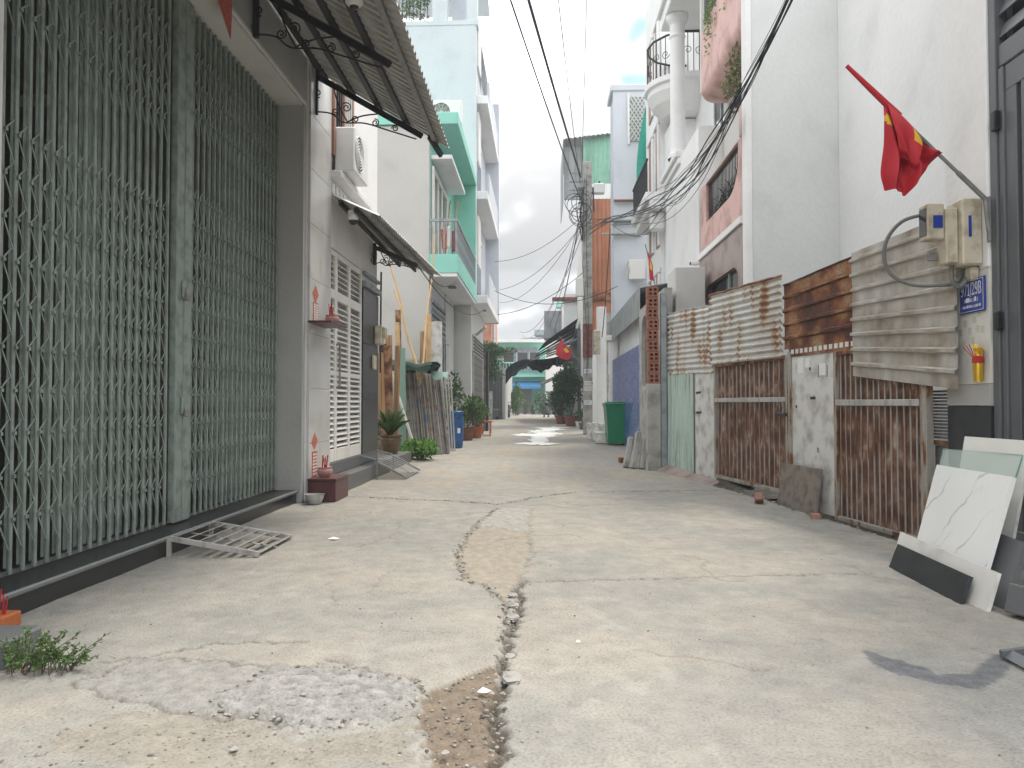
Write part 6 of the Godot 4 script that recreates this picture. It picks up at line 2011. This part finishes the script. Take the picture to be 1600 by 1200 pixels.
	var nt := thing("green_netting", "hanging green construction netting on the lavender house wall", "netting", V(3.0, 7.2, 23.7))
	g = G.new()
	var prev := []
	for s in 15:
		var y := 10.2 - s * 0.23
		var wd := 0.06 + 0.28 * sin(minf(s, 9) / 9.0 * PI / 2)
		var row := [V(3.28, y, 23.5), V(3.28 - wd * 0.5, y, 23.42 + 0.08 * sin(s)), V(3.28 - wd * (1.0 if s < 12 else 0.3), y, 23.5)]
		if s > 0:
			for m in 2:
				g.poly([prev[m], prev[m + 1], row[m + 1], row[m]], Vector3(0, 0, 1))
		prev = row
	pg(nt, "net", g, "net_green")
	ac_unit("white air conditioner on the lavender house low on the wall", V(2.95, 5.2, 23.7), Vector3(0.3, 0.6, 0.5), Vector3(-1, 0, 0))
	# sheds of coloured sheet
	t = thing("orange_sheet_shed", "orange corrugated sheet wall beside the utility pole", "shed", V(2.4, 0, 31))
	g = G.new()
	corr(g, V(1.85, 3.9, 30.0), Vector3(1.5, 0, 0), Vector3(0, 5.2, 0), Vector3(0, 0, 1), 0.16, 0.03, TRAP)
	pg(t, "sheet_wall", g, "sheet_orange")
	bx(t, "rust_band", 1.85, 3.1, 5.1, 5.4, 29.9, 29.94, "rust")
	bx(t, "lower_wall", 1.9, 5, 0, 3.9, 30.1, 33, "plaster_cool")
	bx(t, "white_band", 1.85, 3.1, 9.1, 9.7, 30.0, 30.06, "plaster_cool2")
	bx(t, "steel_post", 1.80, 1.86, 3.9, 9.2, 29.95, 30.05, "steel_grey")
	t = thing("green_sheet_shed", "green corrugated sheet upper room with tin roof behind utility pole", "shed", V(2.5, 0, 34))
	g = G.new()
	corr(g, V(1.9, 9.8, 34.0), Vector3(1.6, 0, 0), Vector3(0, 3.2, 0), Vector3(0, 0, 1), 0.2, 0.03, TRAP)
	pg(t, "sheet_wall", g, "sheet_green")
	bx(t, "grey_wall", 1.05, 1.88, 10.2, 12.6, 34.2, 34.3, "sheet_grey")
	g = G.new()
	corr(g, V(1.0, 12.75, 33.7), Vector3(2.6, 0.3, 0), Vector3(0, -0.4, -4.0), Vector3.UP, 0.2, 0.03, TRAP)
	pg(t, "roof_sheet", g, "sheet_grey")
	g = G.new()
	corr(g, V(1.02, 10.0, 34.0), Vector3(0, 0, -4.0), Vector3(0, 2.7, 0), Vector3(-1, 0, 0), 0.2, 0.03, TRAP)
	pg(t, "sheet_side", g, "sheet_grey")
	bx(t, "white_door", 3.15, 3.5, 9.9, 11.9, 33.9, 33.95, "white_paint")
	bx(t, "body", 1.9, 5, 0, 9.8, 34.3, 40, "plaster_light")
	# bins, foam boxes, planters
	wheelie_bin("bright green wheelie bin standing before the blue mosaic wall", V(2.02, gy(19.7), 19.8), 1.13, 0.76, "bin_green")
	var k := 0
	for q in [[1.62, 20.6, 0.34, 0.30, "white foam box nearest the green bin's front"], [1.60, 21.6, 0.30, 0.52, "tall white foam box in front of the mosaic wall"], [1.75, 21.2, 0.30, 0.50, "white foam box tucked behind the green bin"], [1.48, 22.3, 0.28, 0.48, "white foam box standing closest to the utility pole"]]:
		t = thing("foam_box", q[4], "box", V(q[0], gy(q[1]), q[1]))
		bx(t, "box", q[0] - q[2] / 2, q[0] + q[2] / 2, gy(q[1]), gy(q[1]) + q[3] * 0.8, q[1] - 0.22, q[1] + 0.22, "foam", 0.015)
		bx(t, "lid", q[0] - q[2] / 2 - 0.01, q[0] + q[2] / 2 + 0.01, gy(q[1]) + q[3] * 0.803, gy(q[1]) + q[3], q[1] - 0.23, q[1] + 0.23, "foam", 0.012)
	var c0 := Color(0.012, 0.035, 0.015)
	var c1 := Color(0.05, 0.10, 0.03)
	plant("large dark bushy shrub in a clay pot past the utility pole", V(1.30, gy(33), 33), 2.3, 1.5, 2600, 0.17, c0, c1, "terracotta", 0.3, 0.45)
	plant("lower dark shrub in a clay pot beside the large shrub", V(0.95, gy(36), 36), 1.7, 1.2, 1200, 0.17, c0, c1, "terracotta", 0.28, 0.4)
	for q in [[1.55, 31.0, "small white planter below the large dark shrub"], [1.6, 29.4, "small grey planter between shrub and utility pole"]]:
		plant(q[2], V(q[0], gy(q[1]), q[1]), 0.45, 0.5, 120, 0.12, c0, c1, "white_plastic" if q[1] > 30 else "granite_grey", 0.16, 0.26)

func rounded(a0: float, a1: float, y0: float, y1: float, r: float) -> PackedVector2Array:
	var p := PackedVector2Array()
	for c in [[a1 - r, y1 - r, 0.0], [a0 + r, y1 - r, PI / 2], [a0 + r, y0 + r, PI], [a1 - r, y0 + r, PI * 1.5]]:
		for k in 7:
			var a: float = c[2] + PI / 2 * k / 6.0
			p.append(Vector2(c[0] + r * cos(a), c[1] + r * sin(a)))
	return p
func swoop() -> PackedVector2Array:
	# opening with a straight top and one widely curved lower corner
	var p := PackedVector2Array([Vector2(13.5, 4.94), Vector2(11.32, 4.94), Vector2(11.32, 4.74)])
	for k in 11:
		var a := PI + PI / 2 * k / 10.0
		p.append(Vector2(11.92 + 0.6 * cos(a), 4.72 + 0.46 * sin(a)))
	p.append(Vector2(13.5, 4.26))
	return p
# wall in the plane x = const between depths and heights, with one opening; thickness goes to the right
func face_with_hole(parent: Node3D, called: String, dr: Vector2, yr: Vector2, hole: PackedVector2Array, x: float, thick: float, m: String) -> void:
	var g := G.new()
	var b := hole.duplicate()
	var lo := Vector2(1e9, 1e9)
	var hi := -lo
	for q in b:
		lo = lo.min(q)
		hi = hi.max(q)
	# four plain strips and corner fillers cut by the opening's bounding box
	for r in [[dr.x, lo.x, yr.x, yr.y], [hi.x, dr.y, yr.x, yr.y], [lo.x, hi.x, yr.x, lo.y], [lo.x, hi.x, hi.y, yr.y]]:
		if r[1] - r[0] > 0.001 and r[3] - r[2] > 0.001:
			g.box(V(x + thick / 2, (r[2] + r[3]) / 2, (r[0] + r[1]) / 2), Vector3(thick, r[3] - r[2], r[1] - r[0]))
	var bb := PackedVector2Array([lo, Vector2(hi.x, lo.y), hi, Vector2(lo.x, hi.y)])
	for pc in Geometry2D.clip_polygons(bb, b):
		if not Geometry2D.is_polygon_clockwise(pc):
			g.prism(pc, thick, Transform3D(Basis(Vector3(0, 0, -1), Vector3.UP, Vector3(1, 0, 0)), Vector3(x + thick / 2, 0, 0)))
	pg(parent, called, g, m)

func build_pole_and_cables() -> void:
	var at := V(1.54, gy(25.3), 25.3)
	var t := thing("utility_pole", "concrete utility pole with painted band and coiled cables on top", "utility pole", at)
	var g := G.new()
	g.beam(at, at + Vector3(0, 9.0, 0), 0.30, 0.24, Vector3(0, 0, 1), 0.02)
	pg(t, "shaft", g, "concrete_pole")
	for k in 16:
		bx(t, "step_hole", 1.50, 1.58, 4.9 + k * 0.26, 4.98 + k * 0.26, 25.171, 25.176, "steel_grey")
	bx(t, "painted_band", 1.385, 1.695, 2.6, 3.7, 25.145, 25.455, "paint_red")
	for q in [[2.15, "KNC", "paint_blue"], [1.75, "KHOAN", "paint_red"], [1.58, "0908", "clay_orange"], [1.12, "KBC", "paint_blue"]]:
		var s := bx(t, "sticker", 1.42, 1.66, q[0] - 0.07, q[0] + 0.07, 25.165, 25.169, "sign_white")
		text_on(s, q[1], 0.1, Transform3D(Basis(), V(1.54, q[0], 25.16)), q[2], 0.8)
	bx(t, "meter_cabinet", 1.72, 1.95, 2.7, 3.5, 25.15, 25.4, "cream_plastic", 0.02)
	bx(t, "junction_box", 1.15, 1.42, 4.6, 5.2, 25.1, 25.35, "white_plastic", 0.02)
	bx(t, "junction_box", 1.75, 2.1, 8.0, 8.32, 25.1, 25.4, "white_plastic", 0.02)
	for k in 3:
		bx(t, "cross_arm", 0.95, 1.42, 8.1 + k * 0.28, 8.15 + k * 0.28, 25.2, 25.25, "steel_grey")
	g = G.new()
	g.beam(V(1.7, 8.0, 25.2), V(1.95, 8.4, 25.2), 0.08, 0.06)
	g.beam(V(1.75, 7.4, 25.2), V(1.72, 8.2, 25.2), 0.05, 0.05)
	pg(t, "insulator_arm", g, "iron_black")
	g = G.new()
	for k in 6:
		g.tube(spiral(V(1.2 + rr(-0.12, 0.12), 7.6 + rr(-0.5, 0.4), 25.05 + rr(-0.08, 0.05)), Vector3(1, 0, rr(-0.4, 0.4)), Vector3(0, 1, rr(-0.3, 0.3)), rr(0.2, 0.4), rr(0.2, 0.4), rr(0, 6), 1.0), 0.012, 5, false)
	for k in 8:
		g.tube(curve([V(1.25 + k * 0.03, 8.2, 25.12), V(1.3 + rr(-0.15, 0.1), 7.4, 25.08), V(1.42 + rr(-0.1, 0.05), 6.4, 25.12)], 5), 0.010, 5)
	for k in 2:
		g.tube(curve([V(1.44 + k * 0.06, 8.5, 25.14), V(1.42 + k * 0.07 + rr(-0.1, 0.1), 6.0, 25.1), V(1.5 + k * 0.06, 3.5, 25.12), V(1.5 + k * 0.04, 2.0 + k * 0.3, 25.14)], 6), 0.008, 5)
	pg(t, "cable_coils", g, "cable")
	# single cables: [from, to, sag, radius, label]
	var list := [
		[V(-1.85, 8.75, 1.5), V(1.32, 8.55, 25.2), 0.25, 0.028, "thick black cable running overhead to the pole top"],
		[V(-2.2, 8.7, 1.5), V(1.28, 7.9, 25.2), 0.3, 0.016, "thin black cable running overhead beside the thick one"],
		[V(-0.9, 11.0, 1.5), V(1.3, 8.3, 25.2), 0.4, 0.009, "fine cable running high above the thick one"],
		[V(0.4, 12.5, 2.0), V(1.35, 8.6, 25.2), 0.5, 0.007, "finest cable high overhead toward the pole"],
		[V(1.3, 7.2, 25.2), V(-1.65, 6.2, 27.5), 0.35, 0.008, "service cable from the pole to the pale blue building"],
		[V(1.3, 6.9, 25.2), V(-1.9, 5.6, 30.5), 0.5, 0.008, "service cable from the pole to the white terrace house"],
		[V(1.35, 7.0, 25.2), V(-2.3, 6.4, 40.0), 0.8, 0.009, "long cable from the pole to the salmon house"],
		[V(1.35, 6.6, 25.2), V(-1.2, 5.2, 44.0), 1.0, 0.010, "sagging cable from the pole toward the far teal house"],
		[V(1.35, 7.4, 25.2), V(0.2, 6.0, 62.0), 1.4, 0.012, "cable from the pole running down the alley's far end"],
		[V(1.4, 7.8, 25.2), V(-0.4, 6.4, 62.0), 1.6, 0.012, "second cable from the pole running to the far end"],
		[V(1.4, 7.1, 25.2), V(-1.5, 6.6, 62.0), 1.5, 0.011, "third cable from the pole spreading to the far left"],
		[V(1.4, 8.0, 25.2), V(0.9, 7.0, 62.0), 1.2, 0.011, "fourth cable from the pole along the right roofs"],
		[V(-1.6, 5.0, 26.5), V(2.3, 4.6, 23.0), 0.5, 0.01, "thin cable crossing the alley before the pole"],
		[V(-1.65, 4.4, 28.5), V(1.4, 5.4, 25.2), 0.3, 0.01, "thin cable crossing low from overhang to pole"],
		[V(-2.0, 3.5, 12.6), V(-1.95, 4.1, 18.0), 0.35, 0.011, "thin cable from the small awning to the teal balcony"],
		[V(-2.05, 3.45, 12.0), V(-1.7, 4.0, 23.4), 0.5, 0.010, "second thin cable slung under the teal balcony"],
		[V(-2.55, 3.2, 12.15), V(-2.62, 1.6, 12.45), -0.1, 0.014, "dark cable hanging down beside the dark stone panels"],
		[V(2.1, 6.4, 23.2), V(1.95, 3.2, 24.5), 0.3, 0.014, "thin black cable hanging down at the lavender house"],
	]
	for q in list:
		var c := thing("cable", q[4], "cable", q[0])
		var p := []
		for s in 21:
			var u := s / 20.0
			p.append((q[0] as Vector3).lerp(q[1], u) - Vector3(0, q[2] * 4.0 * u * (1.0 - u), 0))
		var cg := G.new()
		cg.tube(p, q[3], 6)
		pg(c, "strand", cg, "cable")
	# the heavy bundle along the right-hand houses
	t = thing("cable_bundle", "heavy tangled black cable bundle along the right-hand house fronts", "cable", V(2.6, 5, 12))
	for k in 10:
		var j := rr(-1, 1)
		var cg := G.new()
		var spread := k - 6
		var p := curve([V(2.98 + rr(-0.06, 0.06), 6.5 + rr(-0.05, 0.1), 6.6), V(2.86 + rr(-0.04, 0.04), 5.75 + rr(-0.06, 0.06), 8.6), V(2.74 + rr(-0.05, 0.05), 5.36 + rr(-0.1, 0.1), 10.2), V(2.62 + rr(-0.07, 0.05), 5.1 + 0.03 * spread + rr(-0.08, 0.08), 11.8), V(2.55, 5.15 + 0.06 * spread + rr(-0.2, 0.2), 14.0), V(2.45, 5.45 + 0.035 * spread + rr(-0.25, 0.2), 17.0), V(2.3, 6.1 + rr(-0.08, 0.08), 20.5), V(2.1, 6.55 + rr(-0.15, 0.15), 23.0), V(1.6, 6.9 + rr(-0.3, 0.3), 25.1)], 7)
		cg.tube(p, [0.011, 0.005, 0.007, 0.004][k % 4], 6)
		pg(t, "strand", cg, "cable")
	t = thing("cable_loop", "slack black cables sagging before the white bay of neoclassical house", "cable", V(2.6, 4.5, 14))
	for k in 4:
		var cg := G.new()
		cg.tube(curve([V(2.72, 5.4, 10.4), V(2.6 + 0.02 * k, 5.0 - 0.08 * k, 12.4), V(2.45, 4.9 - 0.1 * k + rr(-0.2, 0.2), 15.0 + rr(-1, 1)), V(2.3, 5.3 + rr(-0.4, 0.3), 18.0), V(2.12, 6.4, 22.8)], 8), [0.009, 0.005][k % 2], 6)
		pg(t, "strand", cg, "cable")
	t = thing("cable", "stray looped cable end at the very top of the lot wall", "cable", V(3.3, 5.2, 8))
	g = G.new()
	g.tube(curve([V(3.35, 6.6, 8.2), V(3.18, 5.6, 8.0), V(3.26, 5.32, 8.0), V(3.36, 5.45, 8.0), V(3.3, 6.2, 8.1), V(3.4, 6.8, 8.2)], 8), 0.014, 6)
	pg(t, "strand", g, "cable")

# ---------------------------------------------------------------- far end
func build_far_end() -> void:
	var t := thing("far_teal_house", "bright teal two-storey house closing the alley's far end", "house", V(-1.8, 0.3, 62))
	bx(t, "body", -5, 0.35, 0, 6.0, 62.3, 68, "plaster_teal")
	bx(t, "roof_edge", -5.2, 0.5, 6.0, 6.25, 61.5, 68, "plaster_cool2")
	bx(t, "upper_recess", -3.3, -0.3, 3.6, 5.6, 62.25, 62.29, "steel_bluegrey")
	bx(t, "balcony_slab", -4, 0.35, 3.2, 3.4, 61.4, 62.25, "plaster_teal")
	for k in 16:
		bx(t, "baluster", -3.8 + k * 0.25, -3.75 + k * 0.25, 3.4, 4.3, 61.45, 61.5, "plaster_teal")
	bx(t, "balcony_rail", -4, 0.35, 4.3, 4.4, 61.42, 61.52, "plaster_teal")
	for q in [-3.0, -1.9, -0.9]:
		var w := bx(t, "window", q, q + 0.8, 3.9, 5.2, 62.18, 62.24, "glass_dark")
		bx(w, "frame", q - 0.06, q, 3.9, 5.2, 62.1, 62.24, "white_paint")
	bx(t, "doorway", -2.4, -0.8, 0.3, 2.2, 62.2, 62.29, "steel_grey")
	var aw := thing("blue_awning", "bright blue awning on the far teal house", "awning", V(-1.6, 2.6, 61))
	var g := G.new()
	g.poly([V(-3.0, 2.9, 62.2), V(0.1, 2.9, 62.2), V(0.0, 2.45, 60.6), V(-2.9, 2.45, 60.6)], Vector3.UP)
	g.poly([V(-2.9, 2.45, 60.6), V(0.0, 2.45, 60.6), V(0.0, 2.25, 60.55), V(-2.9, 2.25, 60.55)], Vector3(0, 0, 1))
	pg(aw, "canopy", g, "blue_awning")
	t = thing("far_white_house", "white rendered house with dark gate right of far teal house", "house", V(1.8, 0.3, 60))
	bx(t, "body", 0.4, 5, 2.0, 5.0, 58.5, 66, "plaster_white")
	bx(t, "lower_wall", 0.6, 5, 0, 1.98, 59.0, 66, "concrete_wall")
	bx(t, "gate", 0.7, 1.6, 0.3, 1.7, 58.9, 58.98, "steel_bluegrey")
	bx(t, "yellow_sign", 2.0, 3.2, 4.4, 4.7, 58.42, 58.49, "clay_orange")
	t = thing("far_grey_roof_house", "pale house with grey gable roof behind far teal house", "house", V(-1, 0.3, 72))
	bx(t, "body", -4, 3, 0, 7.0, 72, 80, "plaster_cool2")
	g = G.new()
	g.poly([V(-4.4, 6.9, 71.6), V(3.2, 7.6, 71.6), V(3.2, 7.8, 80), V(-4.4, 7.2, 80)], Vector3.UP)
	g.poly([V(-4.4, 6.9, 71.6), V(3.2, 7.6, 71.6), V(3.2, 7.4, 71.6), V(-4.4, 6.7, 71.6)], Vector3(0, 0, 1))
	pg(t, "roof", g, "sheet_grey")
	bx(t, "water_tank", -0.6, 0.6, 7.4, 8.1, 72, 73, "steel_bluegrey", 0.1)
	# dark house with black awnings on the right
	t = thing("dark_awning_house", "shabby house with black awnings behind the large dark shrub", "house", V(2.2, 0.15, 40))
	bx(t, "wall", 1.75, 5, 0, 4.6, 36.5, 47, "steel_dark")
	bx(t, "upper_wall", 1.2, 5, 5.0, 6.8, 40, 46, "plaster_cool2")
	bx(t, "balcony_box", 0.2, 1.2, 4.85, 6.4, 44, 46, "sheet_grey")
	bx(t, "red_lintel", 0.6, 2.2, 6.4, 6.6, 39.8, 40, "paint_red")
	bx(t, "far_teal_top", 1.0, 2.0, 7.0, 7.6, 47, 48, "plaster_teal")
	for k in 5:
		var ag := G.new()
		var d := 37.0 + k * 1.5
		ag.poly([V(1.8, 5.2 - k * 0.12, d), V(1.8, 5.1 - k * 0.12, d + 1.55), V(-0.1 - k * 0.15 + rr(-0.15, 0.15), 3.9 - k * 0.1, d + 1.6), V(0.2 - k * 0.15, 4.15 - k * 0.16 + rr(-0.1, 0.1), d - 0.1)], Vector3.UP)
		pg(t, "awning_sheet", ag, "tarp_black")
	for k in 4:
		var ag := G.new()
		ag.beam(V(1.8, 4.2, 37.0 + k * 2), V(0.3, 3.7, 37.1 + k * 2), 0.06, 0.08)
		pg(t, "awning_arm", ag, "steel_grey")
	g = G.new()
	g.beam(V(1.5, 2.7, 37.5), V(0.0, 2.15, 42), 0.12, 0.14)
	g.beam(V(1.1, 2.75, 38), V(1.7, 2.2, 38), 0.3, 0.5)
	pg(t, "drain_pipe", g, "concrete_wall")
	for k in 5:
		var cl := bx(t, "dark_cloth", 0.75 + k * 0.16, 0.87 + k * 0.16, 2.9, 3.6 + rr(-0.2, 0.2), 38.0 + k * 0.1, 38.05 + k * 0.1, "shirt_dark" if k % 2 else "tarp_black", 0.01)
	# tarp across the alley
	t = thing("black_tarp", "torn black tarp slung across the alley before far teal house", "tarpaulin", V(-0.7, 3, 45))
	g = G.new()
	var prev := []
	for s in 31:
		var u := s / 30.0
		var x := lerpf(-2.15, 1.8, u)
		var y := 2.75 + 0.95 * sqrt(clampf(u * 3.2, 0, 1)) + 0.35 * u - 0.25 * sin(PI * clampf((u - 0.15) / 0.85, 0, 1))
		var h := 0.6 + 0.07 * sin(s * 1.7) + 0.13 * sin(s * 0.5)
		var row := [V(x, y, 44.6), V(x + 0.05, y - h * 0.5, 44.9 + 0.1 * sin(s * 1.1)), V(x + 0.08, y - h, 44.7)]
		if s > 0:
			for m in 2:
				g.poly([prev[m], prev[m + 1], row[m + 1], row[m]], Vector3(0, 0.3, 1))
		prev = row
	pg(t, "sheet", g, "tarp_black")
	var fl := thing("far_flag", "faded red flag hanging below the black awnings down the alley", "flag", V(1.0, 3.5, 35))
	g = G.new()
	g.poly([V(0.95, 4.05, 35), V(1.05, 3.75, 34.95), V(0.95, 3.45, 34.9), V(0.68, 3.3, 35.0), V(0.72, 3.6, 35.05)], Vector3(0, 0, 1))
	g.poly([V(1.05, 3.75, 34.95), V(1.45, 3.5, 35), V(1.35, 3.1, 35), V(1.15, 3.05, 34.9), V(0.95, 3.45, 34.9)], Vector3(0, 0, 1))
	g.poly([V(0.95, 3.45, 34.9), V(1.15, 3.05, 34.9), V(0.9, 3.15, 34.95), V(0.68, 3.3, 35.0)], Vector3(0, 0, 1))
	pg(fl, "cloth", g, "flag_red")
	g = G.new()
	g.poly([V(1.02, 3.55, 34.88), V(1.16, 3.62, 34.88), V(1.30, 3.42, 34.9), V(1.14, 3.38, 34.88)], Vector3(0, 0, 1))
	pg(fl, "star", g, "flag_yellow")
	g = G.new()
	g.tube([V(1.75, 3.0, 35.2), V(0.85, 4.15, 35.0)], 0.02, 6)
	pg(fl, "staff", g, "steel_grey")
	# greenery by the far house
	var c0 := Color(0.03, 0.08, 0.02)
	var c1 := Color(0.16, 0.26, 0.06)
	plant("bright leafy shrub by the pale yard wall at the far end", V(-1.75, gy(53), 53), 2.0, 1.0, 900, 0.2, c0, c1, "", 0, 0)
	plant("grey-green far shrub before the white house gate", V(0.1, gy(57), 57), 1.5, 1.7, 900, 0.2, Color(0.05, 0.08, 0.05), Color(0.14, 0.2, 0.12), "", 0, 0)
	for q in [[-1.2, 58], [-0.6, 58.5], [0.6, 56.5], [-1.7, 57]]:
		plant("small dark potted plant in the row before the far teal house", V(q[0], gy(q[1]), q[1]), 0.5, 0.5, 90, 0.16, c0, Color(0.08, 0.12, 0.05), "granite_grey", 0.2, 0.35, "pots before the far teal house")
	# stall: green crate, dark box, white sack
	t = thing("market_crate", "stacked dark crates and green tub beside the seated people", "crate", V(1.1, gy(46), 46))
	bx(t, "crate", 0.95, 1.45, gy(46), 0.75, 45.8, 46.3, "shirt_dark", 0.02)
	bx(t, "crate", 1.0, 1.4, 0.753, 1.05, 45.85, 46.25, "maroon_tile", 0.02)
	bx(t, "green_tub", 1.3, 1.7, gy(43), 0.95, 43.0, 43.4, "tarp_pale", 0.03)
	moto()
	person("person crouching in a grey shirt on the right of the far road", V(0.42, gy(48), 48), "shirt_grey", 0.4)
	person("person in dark clothes crouching beside the stacked crates", V(0.92, gy(48), 48.5), "shirt_dark", -0.6)

func moto() -> void:
	var o := V(-2.0, gy(46.5), 47.8)
	var t := thing("motorbike", "dark motorbike parked against the pale yard wall", "motorbike", o)
	for s in [0.0, 1.2]:
		var c := o + Vector3(0.0, 0.28, -s)
		var b := Basis(Vector3(0, 0, 1), PI / 2)
		var g := G.new()
		g.lathe(c, [Vector2(0.22, -0.04), Vector2(0.27, -0.035), Vector2(0.285, 0), Vector2(0.27, 0.035), Vector2(0.22, 0.04), Vector2(0.22, -0.04)], 24, 1.0, b)
		var w := pg(t, "wheel", g, "black_plastic")
		g = G.new()
		g.tube([c - Vector3(0.05, 0, 0), c + Vector3(0.05, 0, 0)], 0.04, 8)
		for k in 5:
			var a := TAU * k / 5.0
			g.beam(c, c + Vector3(0, cos(a) * 0.22, sin(a) * 0.22), 0.02, 0.02)
		pg(w, "rim", g, "steel_pale")
	var body := G.new()
	body.box(o + Vector3(0, 0.5, -0.75), Vector3(0.22, 0.28, 0.75), Basis(), 0.08)
	body.box(o + Vector3(0, 0.55, -0.15), Vector3(0.26, 0.45, 0.12), Basis(Vector3(1, 0, 0), -0.3), 0.05)
	pg(t, "body", body, "grey_plastic")
	bx(t, "seat", o.x - 0.12, o.x + 0.12, o.y + 0.68, o.y + 0.78, 48.3, 49.0, "black_plastic", 0.04)
	var h := G.new()
	h.tube([o + Vector3(0, 0.28, 0), o + Vector3(0, 0.95, -0.25)], 0.025, 8)
	h.tube([o + Vector3(-0.32, 1.0, -0.3), o + Vector3(0, 0.95, -0.24), o + Vector3(0.32, 1.0, -0.3)], 0.014, 6)
	pg(t, "handlebar", h, "black_plastic")
	bx(t, "headlight", o.x - 0.08, o.x + 0.08, o.y + 0.78, o.y + 0.92, 47.85, 47.98, "white_plastic", 0.04)

# a crouching figure: tapered bones joined by a smooth minimum, meshed as surface nets
func person(label: String, at: Vector3, shirt: String, turn: float) -> void:
	var t := thing("person", label, "person", at)
	var J := {"pel": Vector3(0, 0.28, 0.02), "che": Vector3(0, 0.56, -0.14), "nk": Vector3(0, 0.72, -0.17), "hd": Vector3(0, 0.84, -0.2)}
	var bones := [[J.pel, J.che, 0.135, 0.15], [J.che, J.nk, 0.12, 0.055], [J.nk, J.hd, 0.05, 0.095]]
	for s in [-1.0, 1.0]:
		var hip := Vector3(0.1 * s, 0.25, 0.0)
		var knee := Vector3(0.17 * s, 0.47, -0.36)
		var ank := Vector3(0.14 * s, 0.07, -0.16)
		var sh := Vector3(0.18 * s, 0.64, -0.15)
		var el := Vector3(0.22 * s, 0.44, -0.36)
		var ha := Vector3(0.1 * s, 0.40, -0.56)
		bones.append([hip, knee, 0.085, 0.06])
		bones.append([knee, ank, 0.058, 0.04])
		bones.append([ank, ank + Vector3(0.01 * s, -0.03, -0.17), 0.042, 0.035])
		bones.append([sh, el, 0.052, 0.042])
		bones.append([el, ha, 0.04, 0.03])
		for k in 5:
			var o := Vector3((k - 2) * 0.016, 0.0, -0.07 + 0.01 * absf(k - 2))
			if k == 0:
				o = Vector3(-0.045 * s, 0.01, -0.03)
			bones.append([ha, ha + o, 0.018, 0.009])
	var cell := 0.03
	var lo := Vector3(-0.36, -0.06, -0.72)
	var dim := Vector3i(24, 35, 30)
	var f := PackedFloat32Array()
	f.resize(dim.x * dim.y * dim.z)
	for z in dim.z:
		for y in dim.y:
			for x in dim.x:
				var p := lo + Vector3(x, y, z) * cell
				var v := 10.0
				for b in bones:
					var ab: Vector3 = b[1] - b[0]
					var u := clampf((p - b[0]).dot(ab) / ab.length_squared(), 0, 1)
					var dd: float = (p - b[0] - ab * u).length() - lerpf(b[2], b[3], u)
					var h := clampf(0.5 + 0.5 * (v - dd) / 0.03, 0, 1)
					v = lerpf(v, dd, h) - 0.03 * h * (1.0 - h)
				f[(z * dim.y + y) * dim.x + x] = v
	var at_ := func(x: int, y: int, z: int) -> float: return f[(z * dim.y + y) * dim.x + x]
	var vert := {}
	for z in dim.z - 1:
		for y in dim.y - 1:
			for x in dim.x - 1:
				var sum := Vector3.ZERO
				var cnt := 0
				var cs := [Vector3i(0, 0, 0), Vector3i(1, 0, 0), Vector3i(0, 1, 0), Vector3i(1, 1, 0), Vector3i(0, 0, 1), Vector3i(1, 0, 1), Vector3i(0, 1, 1), Vector3i(1, 1, 1)]
				for e in [[0, 1], [2, 3], [4, 5], [6, 7], [0, 2], [1, 3], [4, 6], [5, 7], [0, 4], [1, 5], [2, 6], [3, 7]]:
					var a: Vector3i = cs[e[0]]
					var b: Vector3i = cs[e[1]]
					var va: float = at_.call(x + a.x, y + a.y, z + a.z)
					var vb: float = at_.call(x + b.x, y + b.y, z + b.z)
					if (va < 0) != (vb < 0):
						sum += Vector3(a).lerp(Vector3(b), va / (va - vb))
						cnt += 1
				if cnt:
					vert[Vector3i(x, y, z)] = lo + (Vector3(x, y, z) + sum / cnt) * cell
	var g := G.new()
	var head := G.new()
	var xf := Transform3D(Basis(Vector3.UP, turn), at)
	for z in range(1, dim.z - 1):
		for y in range(1, dim.y - 1):
			for x in range(1, dim.x - 1):
				var v0: float = at_.call(x, y, z)
				for k in 3:
					var e := Vector3i.ZERO
					e[k] = 1
					var v1: float = at_.call(x + e.x, y + e.y, z + e.z)
					if (v0 < 0) != (v1 < 0):
						var i := Vector3i.ZERO
						var j := Vector3i.ZERO
						i[(k + 1) % 3] = 1
						j[(k + 2) % 3] = 1
						var c := Vector3i(x, y, z)
						var q := []
						for cc in [c - i - j, c - j, c, c - i]:
							if vert.has(cc):
								q.append(xf * vert[cc])
						if q.size() == 4:
							g.col = Color(1, 1, 1)
							g.poly([q[0], q[1], q[2]], xf.basis * Vector3(e) * (1.0 if v0 < 0 else -1.0))
							g.poly([q[0], q[2], q[3]], xf.basis * Vector3(e) * (1.0 if v0 < 0 else -1.0))
	var body := pg(t, "body", g, shirt)
	head.lathe(xf * Vector3(0, 0.845, -0.185), [Vector2(0, 0.125), Vector2(0.07, 0.105), Vector2(0.108, 0.05), Vector2(0.11, 0.0), Vector2(0.095, -0.05)], 16)
	pg(t, "hair", head, "hair")
	var face := G.new()
	face.lathe(xf * Vector3(0, 0.825, -0.235), [Vector2(0, -0.1), Vector2(0.05, -0.085), Vector2(0.078, -0.03), Vector2(0.08, 0.02), Vector2(0.07, 0.05), Vector2(0, 0.07)], 14)
	face.box(xf * Vector3(0, 0.81, -0.32), Vector3(0.025, 0.04, 0.03), xf.basis, 0.008)
	pg(body, "face", face, "skin")

func _ready() -> void:
	rng.seed = 20240
	set_camera_and_light()
	textures()
	materials()
	build_ground()
	build_gate_house()
	build_louvre_house()
	build_storage()
	build_left_far()
	build_fence()
	build_right_near()
	build_right_far()
	build_pole_and_cables()
	build_far_end()
